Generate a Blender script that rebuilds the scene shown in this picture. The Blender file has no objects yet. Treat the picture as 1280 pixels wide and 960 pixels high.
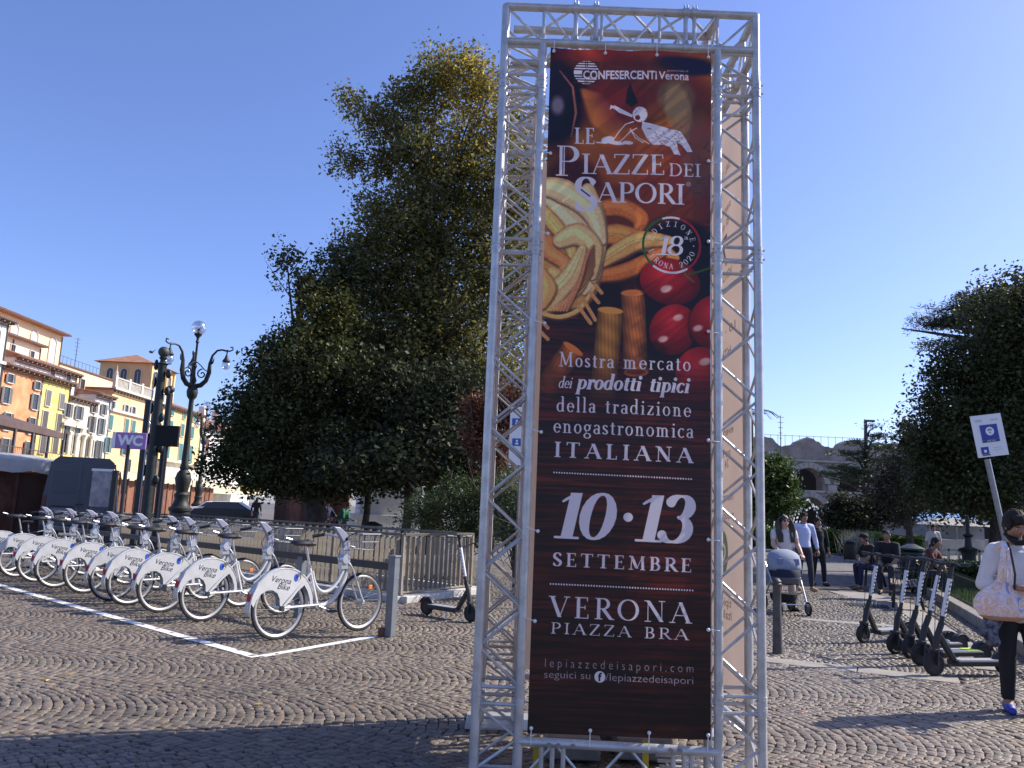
import bpy, math, random
import numpy as np
from mathutils import Vector, Matrix, Euler
R = math.radians
sc = bpy.context.scene
# ---------------------------------------------------------------- camera, sky, sun
cam = bpy.data.cameras.new("camera"); co = bpy.data.objects.new("camera", cam); sc.collection.objects.link(co)
cam.sensor_width = 36; cam.lens = 28.125; cam.clip_end = 3000; cam.clip_start = 0.05
FPX, PITCH, ROLL, EYE = 1000., R(9.088), R(2.266), 1.5
co.matrix_world = Matrix.Translation((0, 0, EYE)) @ Matrix.Rotation(math.pi/2+PITCH, 4, 'X') @ Matrix.Rotation(ROLL, 4, 'Z')
sc.camera = co
SUN_AZ, SUN_EL = 72., 39.          # degrees clockwise from +Y, degrees up
wd = bpy.data.worlds.new("World"); sc.world = wd; wd.use_nodes = True
nt = wd.node_tree; nt.nodes.clear()
sky = nt.nodes.new('ShaderNodeTexSky'); sky.sky_type = 'NISHITA'; sky.sun_disc = False
sky.sun_elevation = R(SUN_EL); sky.sun_rotation = R(SUN_AZ); sky.air_density = 1.0; sky.dust_density = 1.3; sky.ozone_density = 4.5; sky.altitude = 600
bg = nt.nodes.new('ShaderNodeBackground'); bg.inputs[1].default_value = 0.15
wo = nt.nodes.new('ShaderNodeOutputWorld')
tint = nt.nodes.new('ShaderNodeMix'); tint.data_type = 'RGBA'; tint.blend_type = 'MULTIPLY'; tint.inputs[0].default_value = 1; tint.inputs[7].default_value = (.88, .84, 1.05, 1)   # camera white balance of the sky
nt.links.new(sky.outputs[0], tint.inputs[6]); nt.links.new(tint.outputs[2], bg.inputs[0]); nt.links.new(bg.outputs[0], wo.inputs[0])
sl = bpy.data.lights.new("sun", 'SUN'); sl.energy = 5.0; sl.angle = R(0.53); sl.color = (1, .93, .82)
so = bpy.data.objects.new("sun", sl); sc.collection.objects.link(so)
sd = Vector((math.sin(R(SUN_AZ))*math.cos(R(SUN_EL)), math.cos(R(SUN_AZ))*math.cos(R(SUN_EL)), math.sin(R(SUN_EL))))
so.rotation_euler = sd.to_track_quat('Z', 'Y').to_euler(); so.location = (0, 0, 60)
sc.view_settings.view_transform = 'Standard'; sc.view_settings.look = 'None'; sc.view_settings.gamma = 1
sc.view_settings.exposure = 0.54
sc.render.engine = 'CYCLES'; sc.cycles.max_bounces = 6; sc.cycles.transparent_max_bounces = 24

# ---------------------------------------------------------------- helpers
def ray(x, y):
    gx, gy = x-640, y-480; c, s = math.cos(ROLL), math.sin(ROLL)
    a = gx*c+gy*s; b = -gx*s+gy*c
    return Vector((a, FPX*math.cos(PITCH)+b*math.sin(PITCH), FPX*math.sin(PITCH)-b*math.cos(PITCH)))/FPX
def G(x, y, z=0.):
    d = ray(x, y); return d*((z-EYE)/d.z)+Vector((0, 0, EYE))
def W(x, y, Y):
    d = ray(x, y); return d*(Y/d.y)+Vector((0, 0, EYE))
def WX(x, y, X):
    d = ray(x, y); return d*(X/d.x)+Vector((0, 0, EYE))
def col3(c): return (c[0], c[1], c[2], 1.)
def srgb(r, g, b):
    f = lambda v: (v/255/12.92) if v/255 <= .04045 else ((v/255+.055)/1.055)**2.4
    return (f(r), f(g), f(b))
MATS = {}
def mat(name, c=(.5, .5, .5), rough=.7, metal=0., c2=None, scale=6., bump=0., bscale=40., spec=.5, detail=4., attr=None, trans=0., alpha=1., wave=None, coord='Object'):
    if name in MATS: return MATS[name]
    m = bpy.data.materials.new(name); m.use_nodes = True; n = m.node_tree.nodes; l = m.node_tree.links
    p = n['Principled BSDF']; p.inputs['Base Color'].default_value = col3(c); p.inputs['Roughness'].default_value = rough
    p.inputs['Metallic'].default_value = metal; p.inputs['Specular IOR Level'].default_value = spec
    if alpha < 1: p.inputs['Alpha'].default_value = alpha
    tc = n.new('ShaderNodeTexCoord'); src = None
    if c2 is not None:
        nz = n.new('ShaderNodeTexNoise'); nz.inputs['Scale'].default_value = scale; nz.inputs['Detail'].default_value = detail
        nz.inputs['Roughness'].default_value = .62
        l.new(tc.outputs[coord], nz.inputs['Vector'])
        cr = n.new('ShaderNodeValToRGB'); cr.color_ramp.elements[0].position = .36; cr.color_ramp.elements[1].position = .66
        cr.color_ramp.elements[0].color = col3(c); cr.color_ramp.elements[1].color = col3(c2)
        l.new(nz.outputs[0], cr.inputs[0]); src = cr.outputs[0]
    if attr:
        at = n.new('ShaderNodeAttribute'); at.attribute_name = attr
        mx = n.new('ShaderNodeMix'); mx.data_type = 'RGBA'; mx.blend_type = 'MULTIPLY'; mx.inputs[0].default_value = 1
        if src: l.new(src, mx.inputs[6])
        else: mx.inputs[6].default_value = col3(c)
        l.new(at.outputs['Color'], mx.inputs[7]); src = mx.outputs[2]
    if src: l.new(src, p.inputs['Base Color'])
    if bump:
        nb = n.new('ShaderNodeTexNoise'); nb.inputs['Scale'].default_value = bscale; nb.inputs['Detail'].default_value = 5
        l.new(tc.outputs[coord], nb.inputs['Vector'])
        b = n.new('ShaderNodeBump'); b.inputs['Strength'].default_value = bump; b.inputs['Distance'].default_value = .02
        l.new(nb.outputs[0], b.inputs['Height']); l.new(b.outputs[0], p.inputs['Normal'])
    if trans:
        tr = n.new('ShaderNodeBsdfTranslucent'); ms = n.new('ShaderNodeMixShader'); ms.inputs[0].default_value = trans
        tr.inputs[0].default_value = col3([min(1, v*1.3) for v in c])
        if src: l.new(src, tr.inputs[0])
        o = n['Material Output']; l.new(p.outputs[0], ms.inputs[1]); l.new(tr.outputs[0], ms.inputs[2]); l.new(ms.outputs[0], o.inputs[0])
    MATS[name] = m; return m
def glass(name, c=(.8, .9, 1.), rough=.02, a=.25):
    if name in MATS: return MATS[name]
    m = bpy.data.materials.new(name); m.use_nodes = True; n = m.node_tree.nodes; l = m.node_tree.links
    n.remove(n['Principled BSDF']); o = n['Material Output']
    g = n.new('ShaderNodeBsdfGlossy'); g.inputs['Roughness'].default_value = rough; g.inputs[0].default_value = col3(c)
    t = n.new('ShaderNodeBsdfTransparent'); t.inputs[0].default_value = col3([.9*v for v in c]); ms = n.new('ShaderNodeMixShader'); ms.inputs[0].default_value = a
    l.new(t.outputs[0], ms.inputs[1]); l.new(g.outputs[0], ms.inputs[2]); l.new(ms.outputs[0], o.inputs[0]); MATS[name] = m; return m

def link(o): sc.collection.objects.link(o); return o
def tag(o, label=None, cat=None, group=None, kind=None):
    if label: o['label'] = label
    if cat: o['category'] = cat
    if group: o['group'] = group
    if kind: o['kind'] = kind
    return o
def thing(name, label, cat, loc=(0, 0, 0), rz=0., group=None):
    o = link(bpy.data.objects.new(name, None)); o.location = loc; o.rotation_euler = (0, 0, rz); o.empty_display_size = .2
    return tag(o, label, cat, group)
def copy_tree(o, parent=None):
    c = o.copy(); sc.collection.objects.link(c); c.parent = parent
    for ch in list(o.children): copy_tree(ch, c)
    return c
def place(o, loc, rz=0., label=None, group=None, s=None):
    o.location = loc; o.rotation_euler = (0, 0, rz)
    if s: o.scale = (s, s, s)
    if label: o['label'] = label
    if group: o['group'] = group
    return o
def frame_of(d):
    d = Vector(d).normalized(); a = Vector((0, 0, 1)) if abs(d.z) < .95 else Vector((1, 0, 0))
    u = d.cross(a).normalized(); v = u.cross(d).normalized(); return u, v
class MB:
    def __init__(s): s.v = []; s.f = []; s.m = []; s.mi = 0
    def add(s, vs, fs):
        b = len(s.v); s.v.extend([tuple(v) for v in vs]); s.f.extend([tuple(i+b for i in f) for f in fs]); s.m.extend([s.mi]*len(fs)); return s
    def box(s, c, d, rz=0., M=None, taper=1.):
        hx, hy, hz = d[0]/2, d[1]/2, d[2]/2; vs = []
        for z in (-1, 1):
            t = taper if z > 0 else 1.
            for x, y in ((-1, -1), (1, -1), (1, 1), (-1, 1)): vs.append(Vector((x*hx*t, y*hy*t, z*hz)))
        if M is None: M = Matrix.Translation(c) @ Matrix.Rotation(rz, 4, 'Z')
        else: M = Matrix.Translation(c) @ M
        return s.add([M @ v for v in vs], [(0, 3, 2, 1), (4, 5, 6, 7), (0, 1, 5, 4), (1, 2, 6, 5), (2, 3, 7, 6), (3, 0, 4, 7)])
    def bar(s, p0, p1, w, h, up=(0, 0, 1)):
        p0 = Vector(p0); p1 = Vector(p1); d = (p1-p0).normalized(); up = Vector(up)
        if abs(d.dot(up)) > .98: up = Vector((0, 1, 0))
        u = d.cross(up).normalized(); v = u.cross(d).normalized(); vs = []
        for p in (p0, p1):
            for a, b in ((-1, -1), (1, -1), (1, 1), (-1, 1)): vs.append(p+u*a*w/2+v*b*h/2)
        return s.add(vs, [(0, 1, 2, 3), (7, 6, 5, 4), (0, 4, 5, 1), (1, 5, 6, 2), (2, 6, 7, 3), (3, 7, 4, 0)])
    def tube(s, path, r, n=8, caps=True):
        path = [Vector(p) for p in path]; k = len(path); rs = r if isinstance(r, (list, tuple)) else [r]*k; vs = []; fs = []; u = None
        for i, p in enumerate(path):
            d = (path[min(i+1, k-1)]-path[max(i-1, 0)])
            if d.length < 1e-9: d = Vector((0, 0, 1))
            d.normalize()
            if u is None: u, v = frame_of(d)
            else:
                u = (u-d*u.dot(d)); u = u.normalized() if u.length > 1e-6 else frame_of(d)[0]; v = u.cross(d).normalized()
            for j in range(n):
                a = 2*math.pi*j/n; vs.append(p+u*math.cos(a)*rs[i]+v*math.sin(a)*rs[i])
        for i in range(k-1):
            for j in range(n):
                q = (j+1) % n; fs.append((i*n+j, i*n+q, (i+1)*n+q, (i+1)*n+j))
        if caps: fs.append(tuple(range(n-1, -1, -1))); fs.append(tuple((k-1)*n+j for j in range(n)))
        return s.add(vs, fs)
    def lathe(s, prof, c=(0, 0, 0), n=16, M=None):
        vs = []; fs = []; c = Vector(c)
        for r, z in prof:
            for j in range(n):
                a = 2*math.pi*j/n; p = Vector((r*math.cos(a), r*math.sin(a), z)); vs.append(c+(M @ p if M else p))
        for i in range(len(prof)-1):
            for j in range(n):
                q = (j+1) % n; fs.append((i*n+j, i*n+q, (i+1)*n+q, (i+1)*n+j))
        fs.append(tuple(range(n-1, -1, -1))); fs.append(tuple((len(prof)-1)*n+j for j in range(n)))
        return s.add(vs, fs)
    def ball(s, c, r, n=12, M=None):
        rx, ry, rz = r if isinstance(r, (tuple, list)) else (r, r, r); k = max(5, n//2); vs = []; fs = []; c = Vector(c)
        for i in range(k+1):
            t = math.pi*i/k
            for j in range(n):
                a = 2*math.pi*j/n; p = Vector((rx*math.sin(t)*math.cos(a), ry*math.sin(t)*math.sin(a), -rz*math.cos(t))); vs.append(c+(M @ p if M else p))
        for i in range(k):
            for j in range(n):
                q = (j+1) % n; fs.append((i*n+j, i*n+q, (i+1)*n+q, (i+1)*n+j))
        return s.add(vs, fs)
    def ring(s, c, ax, Rr, r, n=32, k=6, a0=0., a1=360.):
        u, v = frame_of(ax); full = a1-a0 >= 359; m = n+1
        pts = [Vector(c)+(u*math.cos(R(a0+(a1-a0)*i/n))+v*math.sin(R(a0+(a1-a0)*i/n)))*Rr for i in range(m)]
        return s.tube(pts, r, k, not full)
    def prism(s, pts, t, O=(0, 0, 0), X=(1, 0, 0), Z=(0, 0, 1)):
        # outline in the X/Z plane, thickness t either side
        O = Vector(O); X = Vector(X); Z = Vector(Z); N = X.cross(Z).normalized(); n = len(pts)
        vs = [O+X*a+Z*b+N*t/2 for a, b in pts]+[O+X*a+Z*b-N*t/2 for a, b in pts]
        return s.add(vs, [tuple(range(n)), tuple(range(2*n-1, n-1, -1))]+[(i, i+n, (i+1) % n+n, (i+1) % n) for i in range(n)])
    def loft(s, rings, n=16):
        vs = []; fs = []
        for cx, cy, cz, rx, ry in rings:
            for j in range(n):
                a = 2*math.pi*j/n; vs.append((cx+rx*math.cos(a), cy+ry*math.sin(a), cz))
        k = len(rings)
        for i in range(k-1):
            for j in range(n):
                q = (j+1) % n; fs.append((i*n+j, i*n+q, (i+1)*n+q, (i+1)*n+j))
        fs.append(tuple(range(n-1, -1, -1))); fs.append(tuple((k-1)*n+j for j in range(n)))
        return s.add(vs, fs)
    def mesh(s, name, mats, smooth=False):
        me = bpy.data.meshes.new(name); me.from_pydata(s.v, [], s.f)
        for m in (mats if isinstance(mats, (list, tuple)) else [mats]): me.materials.append(m)
        if max(s.m or [0]) > 0: me.polygons.foreach_set('material_index', s.m)
        if smooth:
            me.polygons.foreach_set('use_smooth', [True]*len(s.f))
            try: me.set_sharp_from_angle(angle=R(40))
            except Exception: pass
        me.update(); return me
    def obj(s, name, mats, parent=None, smooth=False, bevel=0., loc=None):
        o = link(bpy.data.objects.new(name, s.mesh(name, mats, smooth)))
        if parent: o.parent = parent
        if loc: o.location = loc
        if bevel:
            b = o.modifiers.new('bevel', 'BEVEL'); b.width = bevel; b.segments = 2; b.limit_method = 'ANGLE'; b.angle_limit = R(35)
        return o
def inst(name, me, parent=None, loc=(0, 0, 0), rz=0., label=None):
    o = link(bpy.data.objects.new(name, me)); o.parent = parent; o.location = loc; o.rotation_euler = (0, 0, rz)
    if label: o['label'] = label
    return o
def struct(o): o['kind'] = 'structure'; return o
def stuff(o): o['kind'] = 'stuff'; return o
def fast_mesh(name, V, F, mats, cols=None, smooth=False):
    """V (n,3) F (m,k) numpy arrays, cols (m,3) per face"""
    me = bpy.data.meshes.new(name); n, m, k = len(V), len(F), F.shape[1]
    me.vertices.add(n); me.vertices.foreach_set('co', np.asarray(V, np.float32).ravel())
    me.loops.add(m*k); me.loops.foreach_set('vertex_index', np.asarray(F, np.int32).ravel())
    me.polygons.add(m); me.polygons.foreach_set('loop_start', np.arange(0, m*k, k, dtype=np.int32))
    try: me.polygons.foreach_set('loop_total', np.full(m, k, np.int32))
    except Exception: pass
    me.update(calc_edges=True)
    me.materials.append(mats)
    if cols is not None:
        a = me.color_attributes.new('tone', 'FLOAT_COLOR', 'CORNER')
        c = np.ones((m, k, 4), np.float32); c[:, :, :3] = cols[:, None, :]; a.data.foreach_set('color', c.ravel())
    if smooth: me.polygons.foreach_set('use_smooth', [True]*m)
    return me
def text_mb(s, size=1., bold=0., align='CENTER'):
    cu = bpy.data.curves.new('lettering', 'FONT'); cu.body = s; cu.size = size; cu.align_x = align; cu.align_y = 'CENTER'; cu.offset = bold
    cu.resolution_u = 3; o = link(bpy.data.objects.new('lettering', cu)); bpy.context.view_layer.update()
    ev = o.evaluated_get(bpy.context.evaluated_depsgraph_get()); me = ev.to_mesh(); me.calc_loop_triangles()
    vs = [tuple(v.co) for v in me.vertices]; fs = [tuple(t.vertices) for t in me.loop_triangles]
    ev.to_mesh_clear(); bpy.data.objects.remove(o); bpy.data.curves.remove(cu)
    return vs, fs
def put_text(name, s, size, m, parent, M, bold=0.):
    vs, fs = text_mb(s, size, bold); b = MB(); b.add([M @ Vector(v) for v in vs], fs); return b.obj(name, m, parent)
def remeshed(mb, name, m, voxel=.012, smooth=4):
    me = mb.mesh(name, m); o = link(bpy.data.objects.new(name, me))
    r = o.modifiers.new('r', 'REMESH'); r.mode = 'VOXEL'; r.voxel_size = voxel; r.use_smooth_shade = True
    k = o.modifiers.new('s', 'SMOOTH'); k.factor = .5; k.iterations = smooth
    ev = o.evaluated_get(bpy.context.evaluated_depsgraph_get()); nm = bpy.data.meshes.new_from_object(ev)
    bpy.data.objects.remove(o); nm.name = name
    if not nm.materials: nm.materials.append(m)
    return nm
# ---------------------------------------------------------------- printed artwork of the banner (flat print, drawn into a generated image)
TX0, TY0, TA = -.129, 4.62, 1.575            # tower: first chord centre, spacing of outer chords
BX0, BZ0, BW, BH, BY = .158, .318, 1.0, 4.046, 4.59
IW, IH = 520, 2104; PPM = IW/BW
class Canvas:
    def __init__(s, w, h, c): s.w = w; s.h = h; s.a = np.ones((h, w, 3), np.float32)*np.array(c, np.float32)
    def blend(s, x0, y0, A, c):
        x0 = int(x0); y0 = int(y0); h, w = A.shape; xa, ya = max(0, x0), max(0, y0); xb, yb = min(s.w, x0+w), min(s.h, y0+h)
        if xa >= xb or ya >= yb: return
        A = A[ya-y0:yb-y0, xa-x0:xb-x0, None]; c = np.asarray(c, np.float32)
        if c.ndim == 3: c = c[ya-y0:yb-y0, xa-x0:xb-x0]
        s.a[ya:yb, xa:xb] = s.a[ya:yb, xa:xb]*(1-A)+c*A
    def seg(s, p, q, w0, w1, c, soft=1.):
        r = max(w0, w1)/2+2; x0 = math.floor(min(p[0], q[0])-r); x1 = math.ceil(max(p[0], q[0])+r); y0 = math.floor(min(p[1], q[1])-r); y1 = math.ceil(max(p[1], q[1])+r)
        if x1 < 0 or y1 < 0 or x0 > s.w or y0 > s.h: return
        X, Y = np.meshgrid(np.arange(x0, x1)+.5, np.arange(y0, y1)+.5); dx, dy = q[0]-p[0], q[1]-p[1]; L = dx*dx+dy*dy+1e-9
        t = np.clip(((X-p[0])*dx+(Y-p[1])*dy)/L, 0, 1); D = np.hypot(X-p[0]-t*dx, Y-p[1]-t*dy); w = (w0+(w1-w0)*t)/2
        s.blend(x0, y0, np.clip((w-D)/soft+.5, 0, 1), c)
    def path(s, pts, w, c, soft=1.):
        # one mask for the whole stroke so that alpha does not build up
        ws = w if isinstance(w, (list, tuple)) else [w]*len(pts); r = max(ws)/2+2
        x0 = math.floor(min(p[0] for p in pts)-r); x1 = math.ceil(max(p[0] for p in pts)+r); y0 = math.floor(min(p[1] for p in pts)-r); y1 = math.ceil(max(p[1] for p in pts)+r)
        X, Y = np.meshgrid(np.arange(x0, x1)+.5, np.arange(y0, y1)+.5); A = np.zeros(X.shape, np.float32)
        for i in range(len(pts)-1):
            p, q = pts[i], pts[i+1]; dx, dy = q[0]-p[0], q[1]-p[1]; L = dx*dx+dy*dy+1e-9
            t = np.clip(((X-p[0])*dx+(Y-p[1])*dy)/L, 0, 1); D = np.hypot(X-p[0]-t*dx, Y-p[1]-t*dy); ww = (ws[i]+(ws[i+1]-ws[i])*t)/2
            A = np.maximum(A, np.clip((ww-D)/soft+.5, 0, 1))
        s.blend(x0, y0, A, c)
    def poly(s, pts, c, soft=0, al=1.):
        pts = np.array(pts, float); x0, y0 = np.floor(pts.min(0)).astype(int)-1; x1, y1 = np.ceil(pts.max(0)).astype(int)+2
        k = 2; X, Y = np.meshgrid(x0+(np.arange((x1-x0)*k)+.5)/k, y0+(np.arange((y1-y0)*k)+.5)/k); I = np.zeros(X.shape, bool); n = len(pts)
        for i in range(n):
            ax, ay = pts[i]; bx, by = pts[(i+1) % n]
            if ay == by: continue
            I ^= ((ay > Y) != (by > Y)) & (X < (bx-ax)*(Y-ay)/(by-ay)+ax)
        A = I.reshape(y1-y0, k, x1-x0, k).mean((1, 3)).astype(np.float32)*al
        if callable(c):
            XX, YY = np.meshgrid(x0+np.arange(x1-x0)+.5, y0+np.arange(y1-y0)+.5); c = c(XX, YY)
        s.blend(x0, y0, A, c)
    def ell(s, cx, cy, rx, ry, ang, c, soft=1.5, al=1.):
        r = max(rx, ry)+soft*2+2; x0, y0, x1, y1 = int(cx-r), int(cy-r), int(cx+r)+1, int(cy+r)+1
        X, Y = np.meshgrid(np.arange(x0, x1)+.5, np.arange(y0, y1)+.5); a = R(ang); u = (X-cx)*math.cos(a)+(Y-cy)*math.sin(a); v = -(X-cx)*math.sin(a)+(Y-cy)*math.cos(a)
        d = np.sqrt((u/rx)**2+(v/ry)**2); A = np.clip((1-d)*min(rx, ry)/soft+.5, 0, 1)*al
        if callable(c): c = c(u/rx, v/ry, d)
        s.blend(x0, y0, A, c)
def noise2(h, w, sy, sx, seed, octs=3):
    rg = np.random.RandomState(seed); o = np.zeros((h, w)); am = 1.; tot = 0
    for k in range(octs):
        gh, gw = int(h/sy)+3, int(w/sx)+3; g = rg.rand(gh, gw); yy = np.arange(h)/sy; xx = np.arange(w)/sx
        y0 = yy.astype(int); x0 = xx.astype(int); fy = (yy-y0)[:, None]; fx = (xx-x0)[None]; fy = fy*fy*(3-2*fy); fx = fx*fx*(3-2*fx)
        a = g[y0][:, x0]; b = g[y0][:, x0+1]; c = g[y0+1][:, x0]; d = g[y0+1][:, x0+1]
        o += am*((a*(1-fx)+b*fx)*(1-fy)+(c*(1-fx)+d*fx)*fy); tot += am; am *= .55; sy = max(1.01, sy/2); sx = max(1.01, sx/2)
    return (o/tot).astype(np.float32)
def BP(px, py):
    """point of the photograph -> canvas pixel on the banner plane"""
    p = W(px, py, BY); return ((p.x-BX0)*PPM, IH-(p.z-BZ0)*PPM)
A_, L_, S_ = 'A', 'L', 'S'
def st(x): return [(L_, x, 0, x, 1, 1)]
GL = {
 'A': (.95, [(L_, .1, 0, .46, 1, 0), (L_, .46, 1, .84, 0, 1), (L_, .22, .35, .7, .35, 0), (S_, .1, 0, .12), (S_, .85, 0, .14)]),
 'B': (.74, st(.2)+[(A_, .36, .76, .2, .24, -90, 90), (A_, .36, .26, .27, .26, -90, 90), (L_, .06, 1, .36, 1, 0), (L_, .2, .52, .36, .52, 0), (L_, .06, 0, .36, 0, 0)]),
 'C': (.85, [(A_, .46, .5, .38, .5, 45, 315), (L_, .74, .86, .74, .7, 0)]),
 'D': (.92, st(.2)+[(A_, .4, .5, .42, .5, -90, 90), (L_, .06, 1, .4, 1, 0), (L_, .06, 0, .4, 0, 0)]),
 'E': (.72, st(.2)+[(L_, .06, 1, .6, 1, 0), (L_, .06, 0, .64, 0, 0), (L_, .2, .52, .5, .52, 0), (L_, .6, 1, .6, .84, 0), (L_, .64, 0, .64, .18, 0), (L_, .5, .6, .5, .44, 0)]),
 'I': (.42, st(.2)+[(S_, .2, 0, .16), (S_, .2, 1, .16)]),
 'L': (.7, st(.2)+[(S_, .2, 1, .16), (L_, .06, 0, .62, 0, 0), (L_, .62, 0, .62, .2, 0)]),
 'M': (1.1, [(L_, .17, 0, .2, 1, 0), (L_, .2, 1, .54, .08, 1), (L_, .54, .08, .88, 1, 0), (L_, .88, 1, .92, 0, 1), (S_, .17, 0, .13), (S_, .92, 0, .14), (S_, .15, 1, .1), (S_, .92, 1, .1)]),
 'N': (.98, [(L_, .18, 0, .18, 1, 0), (L_, .18, 1, .8, 0, 1), (L_, .8, 0, .8, 1, 0), (S_, .18, 0, .13), (S_, .8, 1, .13), (S_, .12, 1, .1)]),
 'O': (1., [(A_, .49, .5, .41, .5, 0, 360)]),
 'P': (.76, st(.2)+[(A_, .38, .74, .27, .26, -90, 90), (L_, .06, 1, .38, 1, 0), (L_, .2, .48, .38, .48, 0), (S_, .2, 0, .17)]),
 'R': (.84, st(.2)+[(A_, .38, .75, .25, .25, -90, 90), (L_, .06, 1, .38, 1, 0), (L_, .2, .5, .38, .5, 0), (S_, .2, 0, .16), (L_, .4, .5, .76, 0, 1), (S_, .8, 0, .1)]),
 'S': (.64, [(A_, .32, .75, .2, .25, 30, 215), (L_, .17, .63, .47, .37, 1), (A_, .31, .25, .22, .25, 35, -150), (L_, .5, .95, .5, .78, 0), (L_, .1, .04, .1, .24, 0)]),
 'T': (.84, st(.41)+[(L_, .05, 1, .77, 1, 0), (L_, .05, 1, .05, .84, 0), (L_, .77, 1, .77, .84, 0), (S_, .41, 0, .17)]),
 'V': (.92, [(L_, .12, 1, .48, 0, 1), (L_, .48, 0, .8, 1, 0), (S_, .12, 1, .14), (S_, .8, 1, .12)]),
 'Z': (.82, [(L_, .1, 1, .7, 1, 0), (L_, .7, 1, .1, 0, 1), (L_, .1, 0, .74, 0, 0), (L_, .1, 1, .1, .83, 0), (L_, .74, 0, .74, .2, 0)]),
 'a': (.52, [(A_, .25, .45, .16, .16, 0, 150), (L_, .41, .46, .41, .04, 1), (A_, .24, .17, .16, .17, 0, 360), (S_, .46, .02, .05)]),
 'c': (.5, [(A_, .29, .3, .21, .31, 50, 310)]),
 'd': (.62, [(A_, .27, .3, .2, .3, 0, 360), (L_, .47, 0, .47, 1.05, 1), (S_, .53, .02, .05), (S_, .41, 1.04, .06)]),
 'e': (.54, [(A_, .28, .3, .21, .31, 0, 315), (L_, .08, .34, .48, .34, 0)]),
 'g': (.56, [(A_, .26, .4, .18, .21, 0, 360), (A_, .27, -.16, .21, .17, 0, 360), (L_, .15, .2, .2, .02, 0), (L_, .42, .55, .54, .6, 0)]),
 'i': (.31, [(L_, .16, 0, .16, .6, 1), (S_, .16, 0, .12), (S_, .1, .6, .07), (L_, .16, .86, .16, .87, 2)]),
 'l': (.31, [(L_, .16, 0, .16, 1.05, 1), (S_, .16, 0, .12), (S_, .1, 1.04, .07)]),
 'm': (.98, [(L_, .16, 0, .16, .6, 1), (A_, .3, .42, .15, .18, 0, 150), (L_, .46, .44, .46, 0, 1), (A_, .61, .42, .15, .18, 0, 150), (L_, .77, .44, .77, 0, 1), (S_, .16, 0, .12), (S_, .46, 0, .1), (S_, .78, 0, .12), (S_, .1, .6, .07)]),
 'n': (.66, [(L_, .16, 0, .16, .6, 1), (A_, .31, .42, .16, .18, 0, 150), (L_, .48, .44, .48, 0, 1), (S_, .16, 0, .12), (S_, .49, 0, .12), (S_, .1, .6, .07)]),
 'o': (.58, [(A_, .29, .3, .21, .31, 0, 360)]),
 'p': (.62, [(L_, .16, -.36, .16, .6, 1), (A_, .34, .3, .2, .3, 0, 360), (S_, .16, -.36, .12), (S_, .1, .6, .07)]),
 'r': (.44, [(L_, .16, 0, .16, .6, 1), (A_, .31, .4, .14, .19, 50, 150), (L_, .38, .54, .39, .54, 2), (S_, .16, 0, .12), (S_, .1, .6, .07)]),
 's': (.42, [(A_, .21, .46, .13, .15, 30, 215), (L_, .12, .38, .31, .22, 1), (A_, .2, .15, .15, .15, 35, -150)]),
 't': (.38, [(L_, .18, .06, .18, .82, 1), (L_, .04, .6, .34, .6, 0), (A_, .27, .1, .1, .1, 180, 300)]),
 'v': (.56, [(L_, .08, .6, .28, 0, 1), (L_, .28, 0, .48, .6, 0)]),
 'z': (.5, [(L_, .06, .6, .42, .6, 0), (L_, .42, .6, .06, 0, 1), (L_, .06, 0, .44, 0, 0), (L_, .44, 0, .44, .14, 0)]),
 '0': (.76, [(A_, .38, .5, .29, .5, 0, 360)]), '1': (.56, [(L_, .32, 0, .32, 1, 1), (L_, .06, .80, .30, .95, 0), (L_, .10, .84, .30, .97, 0), (S_, .32, 0, .26)]),
 '2': (.6, [(A_, .3, .73, .21, .27, -20, 165), (L_, .48, .62, .08, 0, 1), (L_, .08, 0, .54, 0, 0)]),
 '3': (.64, [(A_, .28, .76, .22, .24, -80, 155), (A_, .27, .27, .27, .27, -150, 85), (L_, .05, .08, .06, .09, 0)]),
 '8': (.66, [(A_, .32, .76, .2, .24, 0, 360), (A_, .32, .27, .25, .27, 0, 360)]),
 '.': (.4, [(L_, .2, .44, .2, .45, 3)]), ' ': (.32, []),
}
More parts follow.
